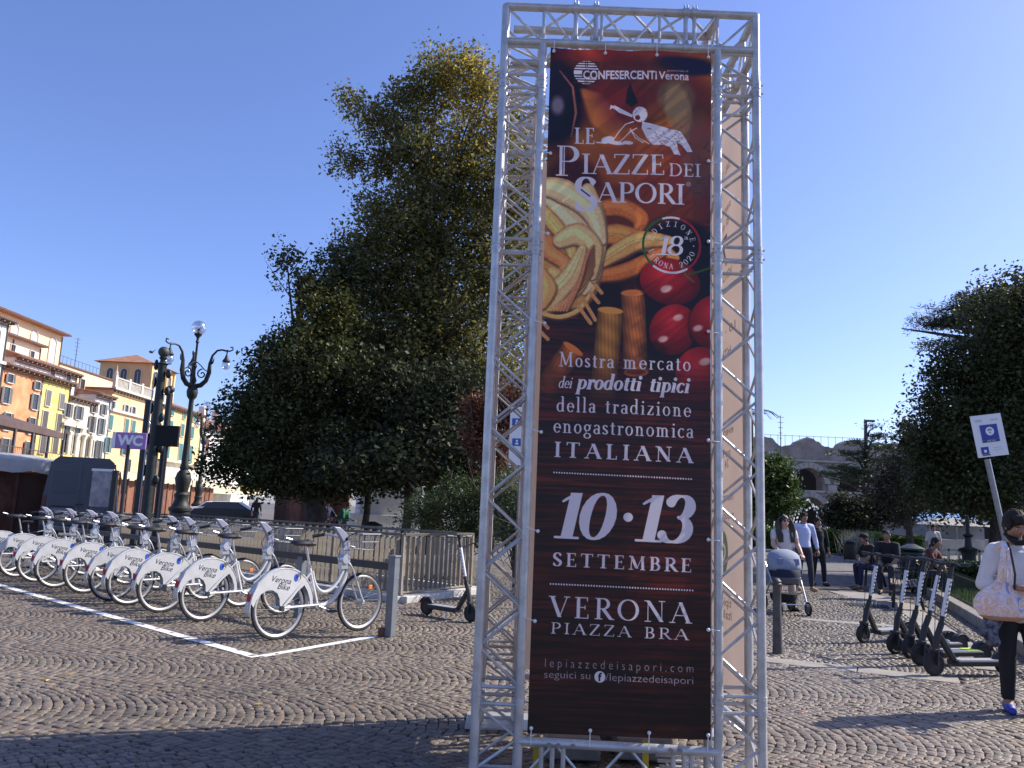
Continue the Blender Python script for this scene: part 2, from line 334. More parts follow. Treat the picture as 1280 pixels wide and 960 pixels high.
def serif(cv, s, p0, p1, cap, c, thick=.15, thin=.05, track=0., slant=0., inline=None):
    """text from p0 to p1 (canvas px on the baseline), capital height cap"""
    tot = sum(GL[ch][0] for ch in s)+track*(len(s)-1); L = math.hypot(p1[0]-p0[0], p1[1]-p0[1]); sx = L/tot; ux, uy = (p1[0]-p0[0])/L, (p1[1]-p0[1])/L
    def P(x, y): X = x*sx+slant*y*cap; return (p0[0]+ux*X+uy*y*cap, p0[1]+uy*X-ux*y*cap)
    x = 0.
    for ch in s:
        w, gs = GL[ch]
        for g in gs:
            if g[0] == L_:
                ww = {0: thin, 1: thick, 2: thick*1.15, 3: thick*1.5}[g[5]]*cap; a_, b_ = P(x+g[1], g[2]), P(x+g[3], g[4])
                if g[5] < 2 and abs(g[4]-g[2]) > .3:      # upright stroke with flat ends
                    hw_ = max(ww, 1.1)/2*(1+.35*abs(a_[0]-b_[0])/(abs(a_[1]-b_[1])+1e-6)); cv.poly([(a_[0]-hw_, a_[1]), (a_[0]+hw_, a_[1]), (b_[0]+hw_, b_[1]), (b_[0]-hw_, b_[1])], c)
                else: cv.path([a_, b_], max(ww, 1.1), c)
                if inline and g[5] == 1: cv.path([P(x+g[1]+.03, g[2]), P(x+g[3]+.03, g[4])], ww*.2, inline)
            elif g[0] == S_: cv.path([P(x+g[1]-g[3], g[2]), P(x+g[1]+g[3], g[2])], max(thin*cap, 1.1), c)
            else:
                n = 22; pts = []; ws = []
                for i in range(n+1):
                    a = R(g[5]+(g[6]-g[5])*i/n); pts.append(P(x+g[1]+g[3]*math.cos(a), g[2]+g[4]*math.sin(a))); ws.append(max(1.1, (thin+(thick-thin)*abs(math.cos(a))**1.4)*cap))
                cv.path(pts, ws, c)
        x += w+track
def sans(cv, s, p0, p1, cap, c, bold=0.):
    vs, fs = text_mb(s, 1., bold, 'LEFT'); V = np.array(vs)[:, :2]; V[:, 0] -= V[:, 0].min(); wid = V[:, 0].max(); hh = np.array(text_mb('E', 1., 0, 'LEFT')[0])[:, 1]; y0, y1 = hh.min(), hh.max()
    L = math.hypot(p1[0]-p0[0], p1[1]-p0[1]); ux, uy = (p1[0]-p0[0])/L, (p1[1]-p0[1])/L; X = V[:, 0]/wid*L; Y = (V[:, 1]-y0)/(y1-y0)*cap
    Pt = np.stack([p0[0]+ux*X+uy*Y, p0[1]+uy*X-ux*Y], 1); k = 3; lo = np.floor(Pt.min(0)).astype(int)-1; hi = np.ceil(Pt.max(0)).astype(int)+2; M = np.zeros(((hi[1]-lo[1])*k, (hi[0]-lo[0])*k), bool); Q = (Pt-lo)*k
    for t in fs:
        a, b, d = Q[t[0]], Q[t[1]], Q[t[2]]; mn = np.floor(np.minimum(np.minimum(a, b), d)).astype(int); mx = np.ceil(np.maximum(np.maximum(a, b), d)).astype(int)+1
        XX, YY = np.meshgrid(np.arange(mn[0], mx[0])+.5, np.arange(mn[1], mx[1])+.5)
        e = lambda p, q: (q[0]-p[0])*(YY-p[1])-(q[1]-p[1])*(XX-p[0])
        e0, e1, e2 = e(a, b), e(b, d), e(d, a); I = ((e0 >= 0) & (e1 >= 0) & (e2 >= 0)) | ((e0 <= 0) & (e1 <= 0) & (e2 <= 0))
        sub = M[mn[1]:mx[1], mn[0]:mx[0]]; sub |= I[:sub.shape[0], :sub.shape[1]]
    cv.blend(lo[0], lo[1], M.reshape(M.shape[0]//k, k, M.shape[1]//k, k).mean((1, 3)).astype(np.float32), c)
def make_art():
    rg = np.random.RandomState(4); cv = Canvas(IW, IH, (.17, .07, .06)); H = IH
    g = noise2(H, IW, 7, 190, 1, 4); g2 = noise2(H, IW, 60, 200, 2, 3); g3 = noise2(H, IW, 3, 60, 3, 2)
    t = np.clip((g-.5)*2.2+.5, 0, 1)[..., None]; u = g2[..., None]
    cv.a = np.array((.10, .045, .05))*(1-t)+np.array((.36, .13, .10))*t; cv.a *= (.55+.8*u); cv.a *= (.8+.4*g3[..., None])
    wood = cv.a.copy()
    # soft photographic background of the upper part
    top = BP(780, 480)[1]; yy = np.arange(H)[:, None]; m = np.clip((BP(780, 300)[1]-yy)/160., 0, 1)*np.ones((1, IW)); n1 = noise2(H, IW, 150, 130, 7, 3); n2 = noise2(H, IW, 90, 160, 8, 3)
    base = np.stack([.22+.62*n1*n2*1.6, .07+.36*n1*n1*1.25, .06+.12*n2], -1); cv.a = cv.a*(1-m[..., None])+base*m[..., None]
    def E(px, py, rx, ry, ang, c, soft=2., al=1.):
        x, y = BP(px, py); k = PPM*BY/1000.; cv.ell(x, y, rx*k, ry*k, ang, c, soft, al)
    K = PPM*BY/1000.
    E(700, 130, 34, 60, 8, (.06, .05, .10), 30); E(690, 120, 24, 52, 8, (.10, .07, .16), 16)          # aubergine
    x, y = BP(697, 131); cv.ell(x, y, 20, 30, 0, (.62, .6, .72), 14, .8)
    cv.path([BP(700, 88), BP(716, 108), BP(720, 140), BP(714, 170)], [3, 7, 8, 2], (.72, .42, .38), 5)
    E(858, 83, 44, 13, 4, (.10, .08, .24), 14); E(790, 92, 60, 22, 0, (.33, .15, .12), 30, .7)
    E(845, 122, 26, 26, 30, (.45, .36, .28), 16, .9); E(848, 140, 18, 40, -10, (.62, .55, .42), 12, .75); E(765, 128, 40, 26, -12, (.45, .13, .12), 20, .9)
    for i in range(9):   # blurred pasta ribbons behind the title
        a = i*9; cv.path([BP(728+i*3, 112+i), BP(742+i*5, 150+i*2), BP(775+i*4, 176-i), BP(835+i*3, 150+i*7)], [10, 22, 26, 10], (.78-.03*i, .48-.03*i, .20), 16)
    E(775, 190, 60, 40, 0, (.70, .40, .15), 40, .65); E(862, 245, 34, 40, 0, (.42, .16, .20), 20, .7); E(872, 196, 20, 60, 0, (.40, .34, .32), 20, .6); E(715, 222, 34, 30, 0, (.22, .06, .07), 30, .8)
    for i in range(22):  # rosemary
        x, y = BP(868+rg.rand()*18, 176+i*4.3); a = rg.rand()*3.1; cv.path([(x, y), (x+math.cos(a)*26, y+math.sin(a)*18)], 2.2, (.22, .24, .16), 2)
    # fields under the pasta
    E(790, 262, 90, 34, 0, (.45, .20, .10), 26, .9); E(850, 330, 60, 60, 0, (.05, .05, .09), 26, .95); E(850, 430, 70, 80, 0, (.08, .05, .08), 30, .9); E(745, 372, 40, 30, 0, (.10, .05, .06), 20, .9)
    def ribbon(P, ws, c, edge=.80, ridges=0, soft=2.):
        ws = [w*1.28 for w in ws] if max(ws) > 9 else ws; c = (min(1, c[0]*1.05), min(1, c[1]*.99), min(1, c[2]*1.02))
        P = [BP(*p) for p in P]
        Q = []; Wd = []
        for i in range(len(P)-1):          # Catmull-Rom
            p0 = P[max(i-1, 0)]; p1 = P[i]; p2 = P[i+1]; p3 = P[min(i+2, len(P)-1)]
            for k in range(8):
                u = k/8; q = []
                for d in (0, 1): q.append(.5*((2*p1[d])+(-p0[d]+p2[d])*u+(2*p0[d]-5*p1[d]+4*p2[d]-p3[d])*u*u+(-p0[d]+3*p1[d]-3*p2[d]+p3[d])*u**3))
                Q.append(tuple(q)); Wd.append((ws[i]*(1-u)+ws[i+1]*u)*K)
        Q.append(P[-1]); Wd.append(ws[-1]*K)
        cv.path([(x+2, y+4) for x, y in Q], [w*1.08 for w in Wd], tuple(v*.45 for v in c), soft+6)
        cv.path(Q, Wd, tuple(v*edge for v in c), soft); cv.path(Q, [w*.82 for w in Wd], c, soft+2)
        cv.path([(x-w*.12, y-w*.1) for (x, y), w in zip(Q, Wd)], [w*.35 for w in Wd], tuple(min(1, v*1.13+.03) for v in c), soft+5)
        for r in range(ridges):
            o = (r+1)/(ridges+1)-.5; cv.path([(x+w*o*.7, y+w*o*.25) for (x, y), w in zip(Q, Wd)], 1.3, tuple(v*.7 for v in c), 1.5)
    Y1, Y2, Y3 = (.93, .72, .42), (.86, .60, .30), (.80, .48, .22)
    E(706, 318, 46, 74, -14, (.84, .62, .36), 10)
    ribbon([(745, 262), (775, 258), (800, 272), (797, 286)], [16, 20, 18, 8], Y3); ribbon([(735, 300), (770, 292), (815, 305), (845, 322)], [12, 22, 18, 8], Y2, ridges=2)
    ribbon([(742, 345), (775, 340), (805, 328), (832, 312)], [12, 16, 16, 8], Y3); ribbon([(748, 330), (775, 312), (800, 300), (836, 300)], [10, 18, 20, 10], Y1, ridges=2)
    ribbon([(680, 240), (705, 268), (735, 300), (742, 340), (730, 365)], [22, 26, 22, 16, 6], (.96, .84, .66)); ribbon([(735, 236), (748, 270), (750, 310), (742, 350)], [14, 14, 12, 6], (.93, .80, .60))
    ribbon([(676, 262), (694, 282), (712, 308), (716, 330)], [14, 16, 12, 6], (.90, .78, .46), ridges=1); ribbon([(676, 300), (688, 316), (706, 330), (700, 352)], [26, 16, 14, 10], (.88, .60, .34))
    ribbon([(676, 232), (704, 238), (738, 262), (752, 300)], [18, 26, 22, 10], (.97, .86, .66)); ribbon([(700, 300), (722, 292), (742, 310), (740, 345)], [16, 24, 18, 8], (.96, .82, .58)); ribbon([(690, 340), (712, 352), (736, 340)], [12, 18, 8], (.93, .76, .45))
    ribbon([(676, 386), (690, 368), (712, 345), (728, 310)], [18, 24, 20, 8], (.94, .80, .56), ridges=2)
    for i in range(7): ribbon([(684+i*4, 388), (706+i*3, 378-i*4), (728+i, 360-i*7), (742, 330-i*4)], [3.2, 4, 4, 2.5], (.92-.03*i, .70-.03*i, .42-.01*i), soft=1.5)
    ribbon([(676, 392), (700, 396), (724, 386), (742, 360)], [5, 6, 6, 4], Y1); ribbon([(676, 340), (684, 360), (676, 380)], [10, 18, 12], Y1)
    for a, b in (((722, 382), (738, 404)), ((730, 376), (744, 400)), ((738, 366), (748, 378)), ((744, 356), (752, 366)), ((677, 402), (684, 410)), ((676, 416), (684, 424))):
        cv.path([BP(*a), BP(*b)], 5*K, (.85, .62, .40), 2)
    sp = noise2(H, IW, 5, 5, 21, 2); yb = np.clip((BP(780, 250)[1] < yy) & (yy < BP(780, 520)[1]), 0, 1).astype(np.float32)*np.clip((cv.a[..., 0:1].mean(2)-.45)*4, 0, 1); cv.a *= (1+yb*(sp-.5)*.24)[..., None]
    def rig(p0, p1, w, c):
        a = BP(*p0); b = BP(*p1); dx, dy = b[0]-a[0], b[1]-a[1]; L = math.hypot(dx, dy); nx, ny = -dy/L, dx/L; w *= K/2
        def f(X, Y):
            s = ((X-a[0])*nx+(Y-a[1])*ny)/w; tt = ((X-a[0])*dx+(Y-a[1])*dy)/L
            v = (1-.55*np.abs(s)**2.2)*(.93+.07*np.sin(s*22+tt*.06))*(.92+.08*np.sin(tt*.11+s*2)); return np.clip(np.array(c, np.float32)*v[..., None], 0, 1)
        cv.poly([(a[0]-nx*w, a[1]-ny*w), (a[0]+nx*w, a[1]+ny*w), (b[0]+nx*w, b[1]+ny*w), (b[0]-nx*w, b[1]-ny*w)], f)
        ang = math.degrees(math.atan2(ny, nx)); cv.ell(a[0], a[1], w, w*.28, ang, tuple(v*1.08 for v in c), 2); cv.ell(b[0], b[1], w, w*.35, ang, tuple(v*.9 for v in c), 2); cv.ell(b[0], b[1]-2, w*.8, w*.22, ang, (.45, .2, .12), 2)
    rig((791, 366), (795, 466), 31, (.84, .50, .26)); rig((763, 388), (752, 507), 33, (.87, .60, .28)); rig((716, 436), (676, 492), 30, (.85, .48, .22))
    def tom(px, py, rx, ry, ang, hl):
        def f(u, v, d): s = np.clip(1-.6*np.sqrt(np.clip((u+.25)**2+(v+.3)**2, 0, 3)), .1, 1); return np.stack([.18+.68*s, .03+.16*s*s, .06+.16*s*s], -1)
        E(px, py+2, rx*1.05, ry*1.06, ang, (.10, .02, .04), 10, .8); E(px, py, rx, ry, ang, f, 2.5)
        for hx, hy, hr in hl: E(hx, hy, hr*1.3, hr*.8, -20, (.95, .82, .84), 6, .9)
    tom(838, 352, 40, 31, 10, [(833, 361, 6)]); tom(842, 412, 30, 35, 28, [(848, 397, 5), (829, 424, 5)]); tom(893, 402, 31, 36, 20, [(873, 410, 5)]); tom(878, 468, 34, 36, 0, [(882, 452, 6)])
    E(815, 440, 20, 14, 0, (.05, .03, .05), 12, .4)
    cv.path([BP(862, 342), BP(872, 340), BP(890, 334)], 7, (.25, .36, .16), 4); cv.path([BP(850, 330), BP(858, 344), BP(868, 352)], 5, (.35, .45, .22), 4)
    # fade to wood
    f0 = BP(780, 440)[1]; f1 = BP(780, 512)[1]; m = np.clip((yy-f0)/(f1-f0), 0, 1)[..., None]*np.ones((1, IW, 1)); cv.a = cv.a*(1-m)+wood*m
    cv.a *= (1-.45*np.clip((yy-BP(780, 720)[1])/400., 0, 1))[..., None]
    cv.a = np.clip(cv.a*np.array([1.08, 1.03, .90])+np.array([.008, .002, 0]), 0, 1)
    wt = (.93, .92, .94)
    # round emblem and first line
    cx, cy = BP(733, 90); r = 17*K; bgc = cv.a.copy(); cv.ell(cx, cy, r, r, 0, wt, 1.2)
    x0, x1 = int(cx-r-2), int(cx+r+2)
    for k in range(-4, 5):
        y = cy+k*r/4.6; cv.blend(x0, y-1.6, np.ones((4, x1-x0), np.float32)*(1. if abs(k) > 0 else 0.), (.30, .12, .12))
    for dx in (-.38, .38): cv.path([(cx+dx*r*.2, cy-r), (cx+dx*r*.2, cy-r*.45)], 2.5, (.30, .12, .12)); cv.path([(cx+dx*r*.2, cy+r*.45), (cx+dx*r*.2, cy+r)], 2.5, (.30, .12, .12))
    cv.ell(cx, cy, r*.34, r*.30, 0, (.30, .12, .12), 2)
    bb = BP(728, 95); cv.blend(bb[0], bb[1]-9*K, np.ones((int(11*K), int(24*K)), np.float32)*.85, (.28, .10, .10))
    sans(cv, 'CONFESERCENTi', BP(729, 97.5), BP(821, 99.5), 11.5*K, wt, .03); sans(cv, 'Verona', BP(823, 99.5), BP(861, 101), 11*K, wt, .02); sans(cv, 'provinciale di', BP(834, 90), BP(860, 91), 3*K, wt)
    serif(cv, 'LE', BP(718, 178), BP(744, 178.6), 24*K*.9, wt, .17, .06, .06)
    serif(cv, 'P', BP(694, 218), BP(725, 218.8), 41*K, wt, .17, .04, inline=(.25, .08, .08)); serif(cv, 'IAZZE', BP(727, 215.5), BP(832, 218), 27*K, wt, .18, .055, .02)
    serif(cv, 'DEI', BP(836, 219.5), BP(877, 220.5), 17*K, wt, .16, .06, .05)
    serif(cv, 'S', BP(716, 262), BP(748, 263), 46*K, wt, .2, .05, inline=(.25, .08, .08)); serif(cv, 'APORI', BP(746, 251), BP(857, 255), 27*K, wt, .18, .055, .02)
    x, y = BP(861, 230); cv.path([(x+6*math.cos(a/2), y+6*math.sin(a/2)) for a in range(14)], 1.3, wt); sans(cv, 'R', (x-2.5, y+3), (x+2.5, y+3), 5.5, wt)
    # flying cherub drawing in white line: generic winged figure
    def wl(P, w=2.4): cv.path([BP(*p) for p in P], w*K/1.2, wt, 1.2)
    E(800, 143, 10, 11, 0, wt, 1.5); E(797, 147, 3.5, 3.5, 20, (.45, .16, .14), 2)
    for k in range(16): x, y = BP(800+9*math.cos(k*.8), 142+9*math.sin(k*1.9)); cv.path([(x, y), (x+3*math.cos(k), y+3*math.sin(k*2))], 1.6, (.30, .13, .10))
    cv.poly([BP(790, 134), BP(782, 128), BP(784, 112), BP(788, 104), BP(792, 116), BP(798, 128)], (.10, .10, .08))
    for k in range(7): wl([(790, 146-k*.4), (774-k, 140-k*1.4), (764-k*.2, 131+k*.8)], 1.5)
    wl([(792, 152), (782, 155), (774, 164), (764, 178)], 1.8); wl([(796, 160), (788, 164), (778, 174), (770, 180)], 1.5); wl([(788, 161), (794, 172), (804, 178)], 1.5)
    E(760, 174, 9, 5, -10, wt, 1.5); E(770, 178, 12, 2.6, 5, wt, 1.2); E(785, 178, 7, 2.6, 5, wt, 1.2); cv.path([BP(746, 177), BP(758, 178)], 2*K, wt)
    cv.poly([BP(*p_) for p_ in ((803, 152), (812, 154), (826, 158), (840, 162), (850, 164), (856, 172), (862, 182), (866, 190), (859, 190), (852, 181), (846, 178), (848, 188), (851, 194), (843, 193), (838, 184), (830, 181), (816, 181), (808, 172), (802, 160))], wt)
    for k in range(34): x, y = BP(808+rg.rand()*44, 158+rg.rand()*22); cv.path([(x, y), (x+5+4*rg.rand(), y+2+3*rg.rand())], 1.2, (.36, .18, .13))
    wl([(788, 162), (798, 172), (812, 180)], 1.3)
    for k in range(26): x, y = BP(816+rg.rand()*34, 162+rg.rand()*20); cv.ell(x, y, 1.8, 1.2, 0, (.35, .18, .15), 1, .8)
    # edition roundel
    cx, cy = BP(840, 306); r = 37.5*K
    def arc(a0, a1, c): cv.path([(cx+r*math.cos(R(a)), cy-r*math.sin(R(a))) for a in np.linspace(a0, a1, 30)], 3*K, c)
    arc(108, 232, (.16, .42, .22)); arc(72, 108, wt); arc(-58, 72, (.72, .14, .20)); arc(232, 302, wt)
    def ringtxt(s, a0, a1, rr, h, flip=False):
        for i, ch in enumerate(s):
            if ch == ' ': continue
            a = R(a0+(a1-a0)*i/(len(s)-1)); px, py = cx+rr*math.cos(a), cy-rr*math.sin(a); tx, ty = (math.sin(a), math.cos(a)) if not flip else (-math.sin(a), -math.cos(a))
            w = h*.75; ox, oy = (px-tx*w/2-(-ty*0), py-ty*w/2); nx, ny = ty, -tx; ox -= nx*h/2; oy -= ny*h/2
            serif(cv, ch, (ox, oy), (ox+tx*w, oy+ty*w), h, wt, .17, .08)
    ringtxt('EDIZIONE', 162, 18, 29*K, 7*K); ringtxt('VERONA 2020', 200, 338, 29*K, 7*K, True)
    serif(cv, '1', BP(820, 317.5), BP(836, 318), 25*K, wt, .20, .07, 0, .2); serif(cv, '8', BP(834, 318), BP(854, 318.7), 25*K, wt, .19, .07, 0, .15); sans(cv, 'a', BP(856, 299), BP(861, 299), 6*K, wt)
    for a in (180, 0): cv.ell(cx+29*K*math.cos(R(a)), cy, 2.2, 2.2, 0, wt, 1)
    # text block
    serif(cv, 'Mostra', BP(698, 457.5), BP(767, 460), 18*K, wt, .13, .06, .16); serif(cv, 'mercato', BP(779, 460.5), BP(864, 463.5), 18*K, wt, .13, .06, .16)
    serif(cv, 'dei', BP(697, 484.5), BP(714, 485), 14*K, wt, .12, .07, .02, .2); serif(cv, 'prodotti', BP(720, 485.5), BP(800, 488.5), 19*K, wt, .21, .08, .05, .2); serif(cv, 'tipici', BP(811, 489), BP(861, 491), 19*K, wt, .21, .08, .05, .2)
    serif(cv, 'della', BP(695, 514), BP(744, 515.7), 18*K, wt, .13, .06, .16); serif(cv, 'tradizione', BP(756, 516), BP(864, 521), 18*K, wt, .13, .06, .16)
    serif(cv, 'enogastronomica', BP(691, 540), BP(867, 547.5), 18*K, wt, .13, .06, .13)
    serif(cv, 'ITALIANA', BP(692, 570.5), BP(866, 578.5), 18*K, wt, .23, .07, .28)
    for q, (a, b) in enumerate((((692, 590.5), (864, 599)), ((688, 730), (866, 738)))):
        A, B = BP(*a), BP(*b)
        for i in range(53): cv.ell(A[0]+(B[0]-A[0])*i/52, A[1]+(B[1]-A[1])*i/52, 2.7, 2.7, 0, wt, 1)
    serif(cv, '10', BP(690, 671), BP(762, 674.5), 55*K, wt, .25, .055, -.02, .2); serif(cv, '13', BP(791, 675), BP(862, 678.5), 56*K, wt, .25, .055, -.02, .2)
    E(785, 646.5, 6, 5.6, 0, wt, 1.5)
    serif(cv, 'SETTEMBRE', BP(690, 707), BP(865, 715), 15.5*K, wt, .22, .07, .22)
    serif(cv, 'VERONA', BP(686, 771), BP(864, 779), 24*K, wt, .17, .05, .2); serif(cv, 'PIAZZA', BP(688, 791.8), BP(789, 796.5), 12.5*K, wt, .18, .06, .2); serif(cv, 'BRA', BP(805, 797.3), BP(861, 800), 12.5*K, wt, .18, .06, .2)
    gy = (.72, .71, .73)
    sans(cv, 'l e p i a z z e d e i s a p o r i . c o m', BP(681, 834), BP(867, 841), 10*K, gy, -.012); sans(cv, 'seguici su', BP(680, 847.5), BP(738, 849.5), 8.5*K, gy, -.008); sans(cv, '/lepiazzedeisapori', BP(757, 851), BP(867, 855.5), 8.5*K, gy, -.008)
    x, y = BP(750, 846.5); cv.ell(x, y, 6.6*K, 6.6*K, 0, wt, 1.2); sans(cv, 'f', (x-3.5*K/1.6, y+4.6*K), (x+3.7*K/1.6, y+4.6*K), 9*K, (.12, .04, .05), .03)
    return cv.a*np.array([.97, .93, .92])
def make_side():
    cv = Canvas(200, 809, (.90, .81, .76)); rg = np.random.RandomState(3); c = (.45, .36, .30)
    for i, (s, y, w) in enumerate((('DAL 1971', 90, 60), ('sapori', 150, 70), ('di qui', 172, 50), ('7', 230, 34), ('VERONA', 250, 80), ('10 · 13', 330, 100), ('HTH', 360, 50), ('eventi', 470, 70), ('ore 9', 500, 40), ('24', 515, 20), ('mercato', 560, 70), ('prodotti', 585, 76), ('tipici', 700, 60), ('Italia', 716, 60))):
        sans(cv, s, (100-w/2, y), (100+w/2, y+2), 11 if s != '7' else 46, c)
    cv.ell(120, 632, 30, 30, 0, (.42, .47, .40), 1.5); cv.ell(120, 632, 17, 12, 20, (.85, .82, .74), 2); cv.ell(120, 632, 12, 8, 20, (.42, .47, .40), 2)
    cv.a *= (.96+.08*noise2(809, 200, 60, 60, 4, 3))[..., None]
    return cv.a
def img_mat(name, a, trans, rough, uvflip=False):
    h, w, _ = a.shape; im = bpy.data.images.new(name, w, h, alpha=False); px = np.ones((h, w, 4), np.float32); px[:, :, :3] = np.clip(a[::-1], 0, 1); im.pixels.foreach_set(px.ravel()); im.update(); im.pack()
    m = bpy.data.materials.new(name); m.use_nodes = True; n = m.node_tree.nodes; l = m.node_tree.links; p = n['Principled BSDF']; t = n.new('ShaderNodeTexImage'); t.image = im
    l.new(t.outputs[0], p.inputs['Base Color']); p.inputs['Roughness'].default_value = rough
    tr = n.new('ShaderNodeBsdfTranslucent'); l.new(t.outputs[0], tr.inputs[0]); ms = n.new('ShaderNodeMixShader'); ms.inputs[0].default_value = trans
    l.new(p.outputs[0], ms.inputs[1]); l.new(tr.outputs[0], ms.inputs[2]); l.new(ms.outputs[0], n['Material Output'].inputs[0]); MATS[name] = m; return m
# ---------------------------------------------------------------- ground
STONE = mat('basalt_cobble', (.124, .100, .076), .56, c2=(.178, .147, .113), scale=9, bump=.35, bscale=55, attr='tone', coord='Object', spec=.5)
JOINT = mat('joint_sand', (.04, .033, .027), .95, c2=(.20, .17, .14), scale=5, bump=.5, bscale=90)
def far_cobble():
    m = mat('distant_cobble', (.22, .195, .175), .75); n = m.node_tree.nodes; l = m.node_tree.links; p = n['Principled BSDF']
    tc = n.new('ShaderNodeTexCoord'); vo = n.new('ShaderNodeTexVoronoi'); vo.inputs['Scale'].default_value = 10; l.new(tc.outputs['Object'], vo.inputs['Vector'])
    nz = n.new('ShaderNodeTexNoise'); nz.inputs['Scale'].default_value = .35; nz.inputs['Detail'].default_value = 8; l.new(tc.outputs['Object'], nz.inputs['Vector'])
    mx = n.new('ShaderNodeMix'); mx.data_type = 'RGBA'; mx.inputs[6].default_value = (.098, .080, .064, 1); mx.inputs[7].default_value = (.170, .140, .110, 1); l.new(nz.outputs[0], mx.inputs[0])
    m2 = n.new('ShaderNodeMix'); m2.data_type = 'RGBA'; m2.blend_type = 'OVERLAY'; m2.inputs[0].default_value = .35; l.new(mx.outputs[2], m2.inputs[6]); l.new(vo.outputs['Color'], m2.inputs[7])
    hs = n.new('ShaderNodeHueSaturation'); hs.inputs['Saturation'].default_value = .5; l.new(m2.outputs[2], hs.inputs['Color']); l.new(hs.outputs[0], p.inputs['Base Color'])
    b = n.new('ShaderNodeBump'); b.inputs['Distance'].default_value = .03; b.inputs['Strength'].default_value = .6; b.invert = True; l.new(vo.outputs['Distance'], b.inputs['Height']); l.new(b.outputs[0], p.inputs['Normal'])
    return m
b = MB(); b.add([(-1200, -600, -.03), (1200, -600, -.03), (1200, 1500, -.03), (-1200, 1500, -.03)], [(0, 1, 2, 3)])
ground = struct(b.obj('ground', far_cobble()))
b = MB(); b.add([(-26, -3, -.014), (22, -3, -.014), (22, 25, -.014), (-26, 25, -.014)], [(0, 1, 2, 3)]); joints = struct(b.obj('joint_bed', JOINT)); joints.parent = ground
SLAB = mat('pale_flagstone', (.24, .215, .18), .7, c2=(.31, .28, .235), scale=4, bump=.3, bscale=30)
# pale flagstone strips crossing the cobbles: (p, q, width)
STRIPS = [(G(955, 824), G(1200, 851), .34), (G(1000, 773.5), G(1160, 786), .26), (G(1062, 740), G(1140, 762), .95), (G(1140, 764), G(1245, 838), .42)]
def strip_dist(x, y, S):
    p, q, w = S; dx, dy = q.x-p.x, q.y-p.y; L = dx*dx+dy*dy; t = ((x-p.x)*dx+(y-p.y)*dy)/L
    d = np.abs((x-p.x)*dy-(y-p.y)*dx)/math.sqrt(L); return (t > -.02) & (t < 1.02) & (d < w/2+.03)
E1 = Vector((-.742, .67, 0)); E1.normalize(); E2 = Vector((.5, .866, 0)); E2.normalize()
FA = G(500, 752); FB = FA+E2*2.1; FC = FB+E1*11.3; FD = FA+E1*11.3        # railing enclosure corners
def in_pit(x, y):
    d = E1.x*E2.y-E1.y*E2.x; rx, ry = x-FA.x, y-FA.y; u = (rx*E2.y-ry*E2.x)/d; v = (E1.x*ry-E1.y*rx)/d
    return (u > -.2) & (u < 11.5) & (v > -.2) & (v < 2.3)
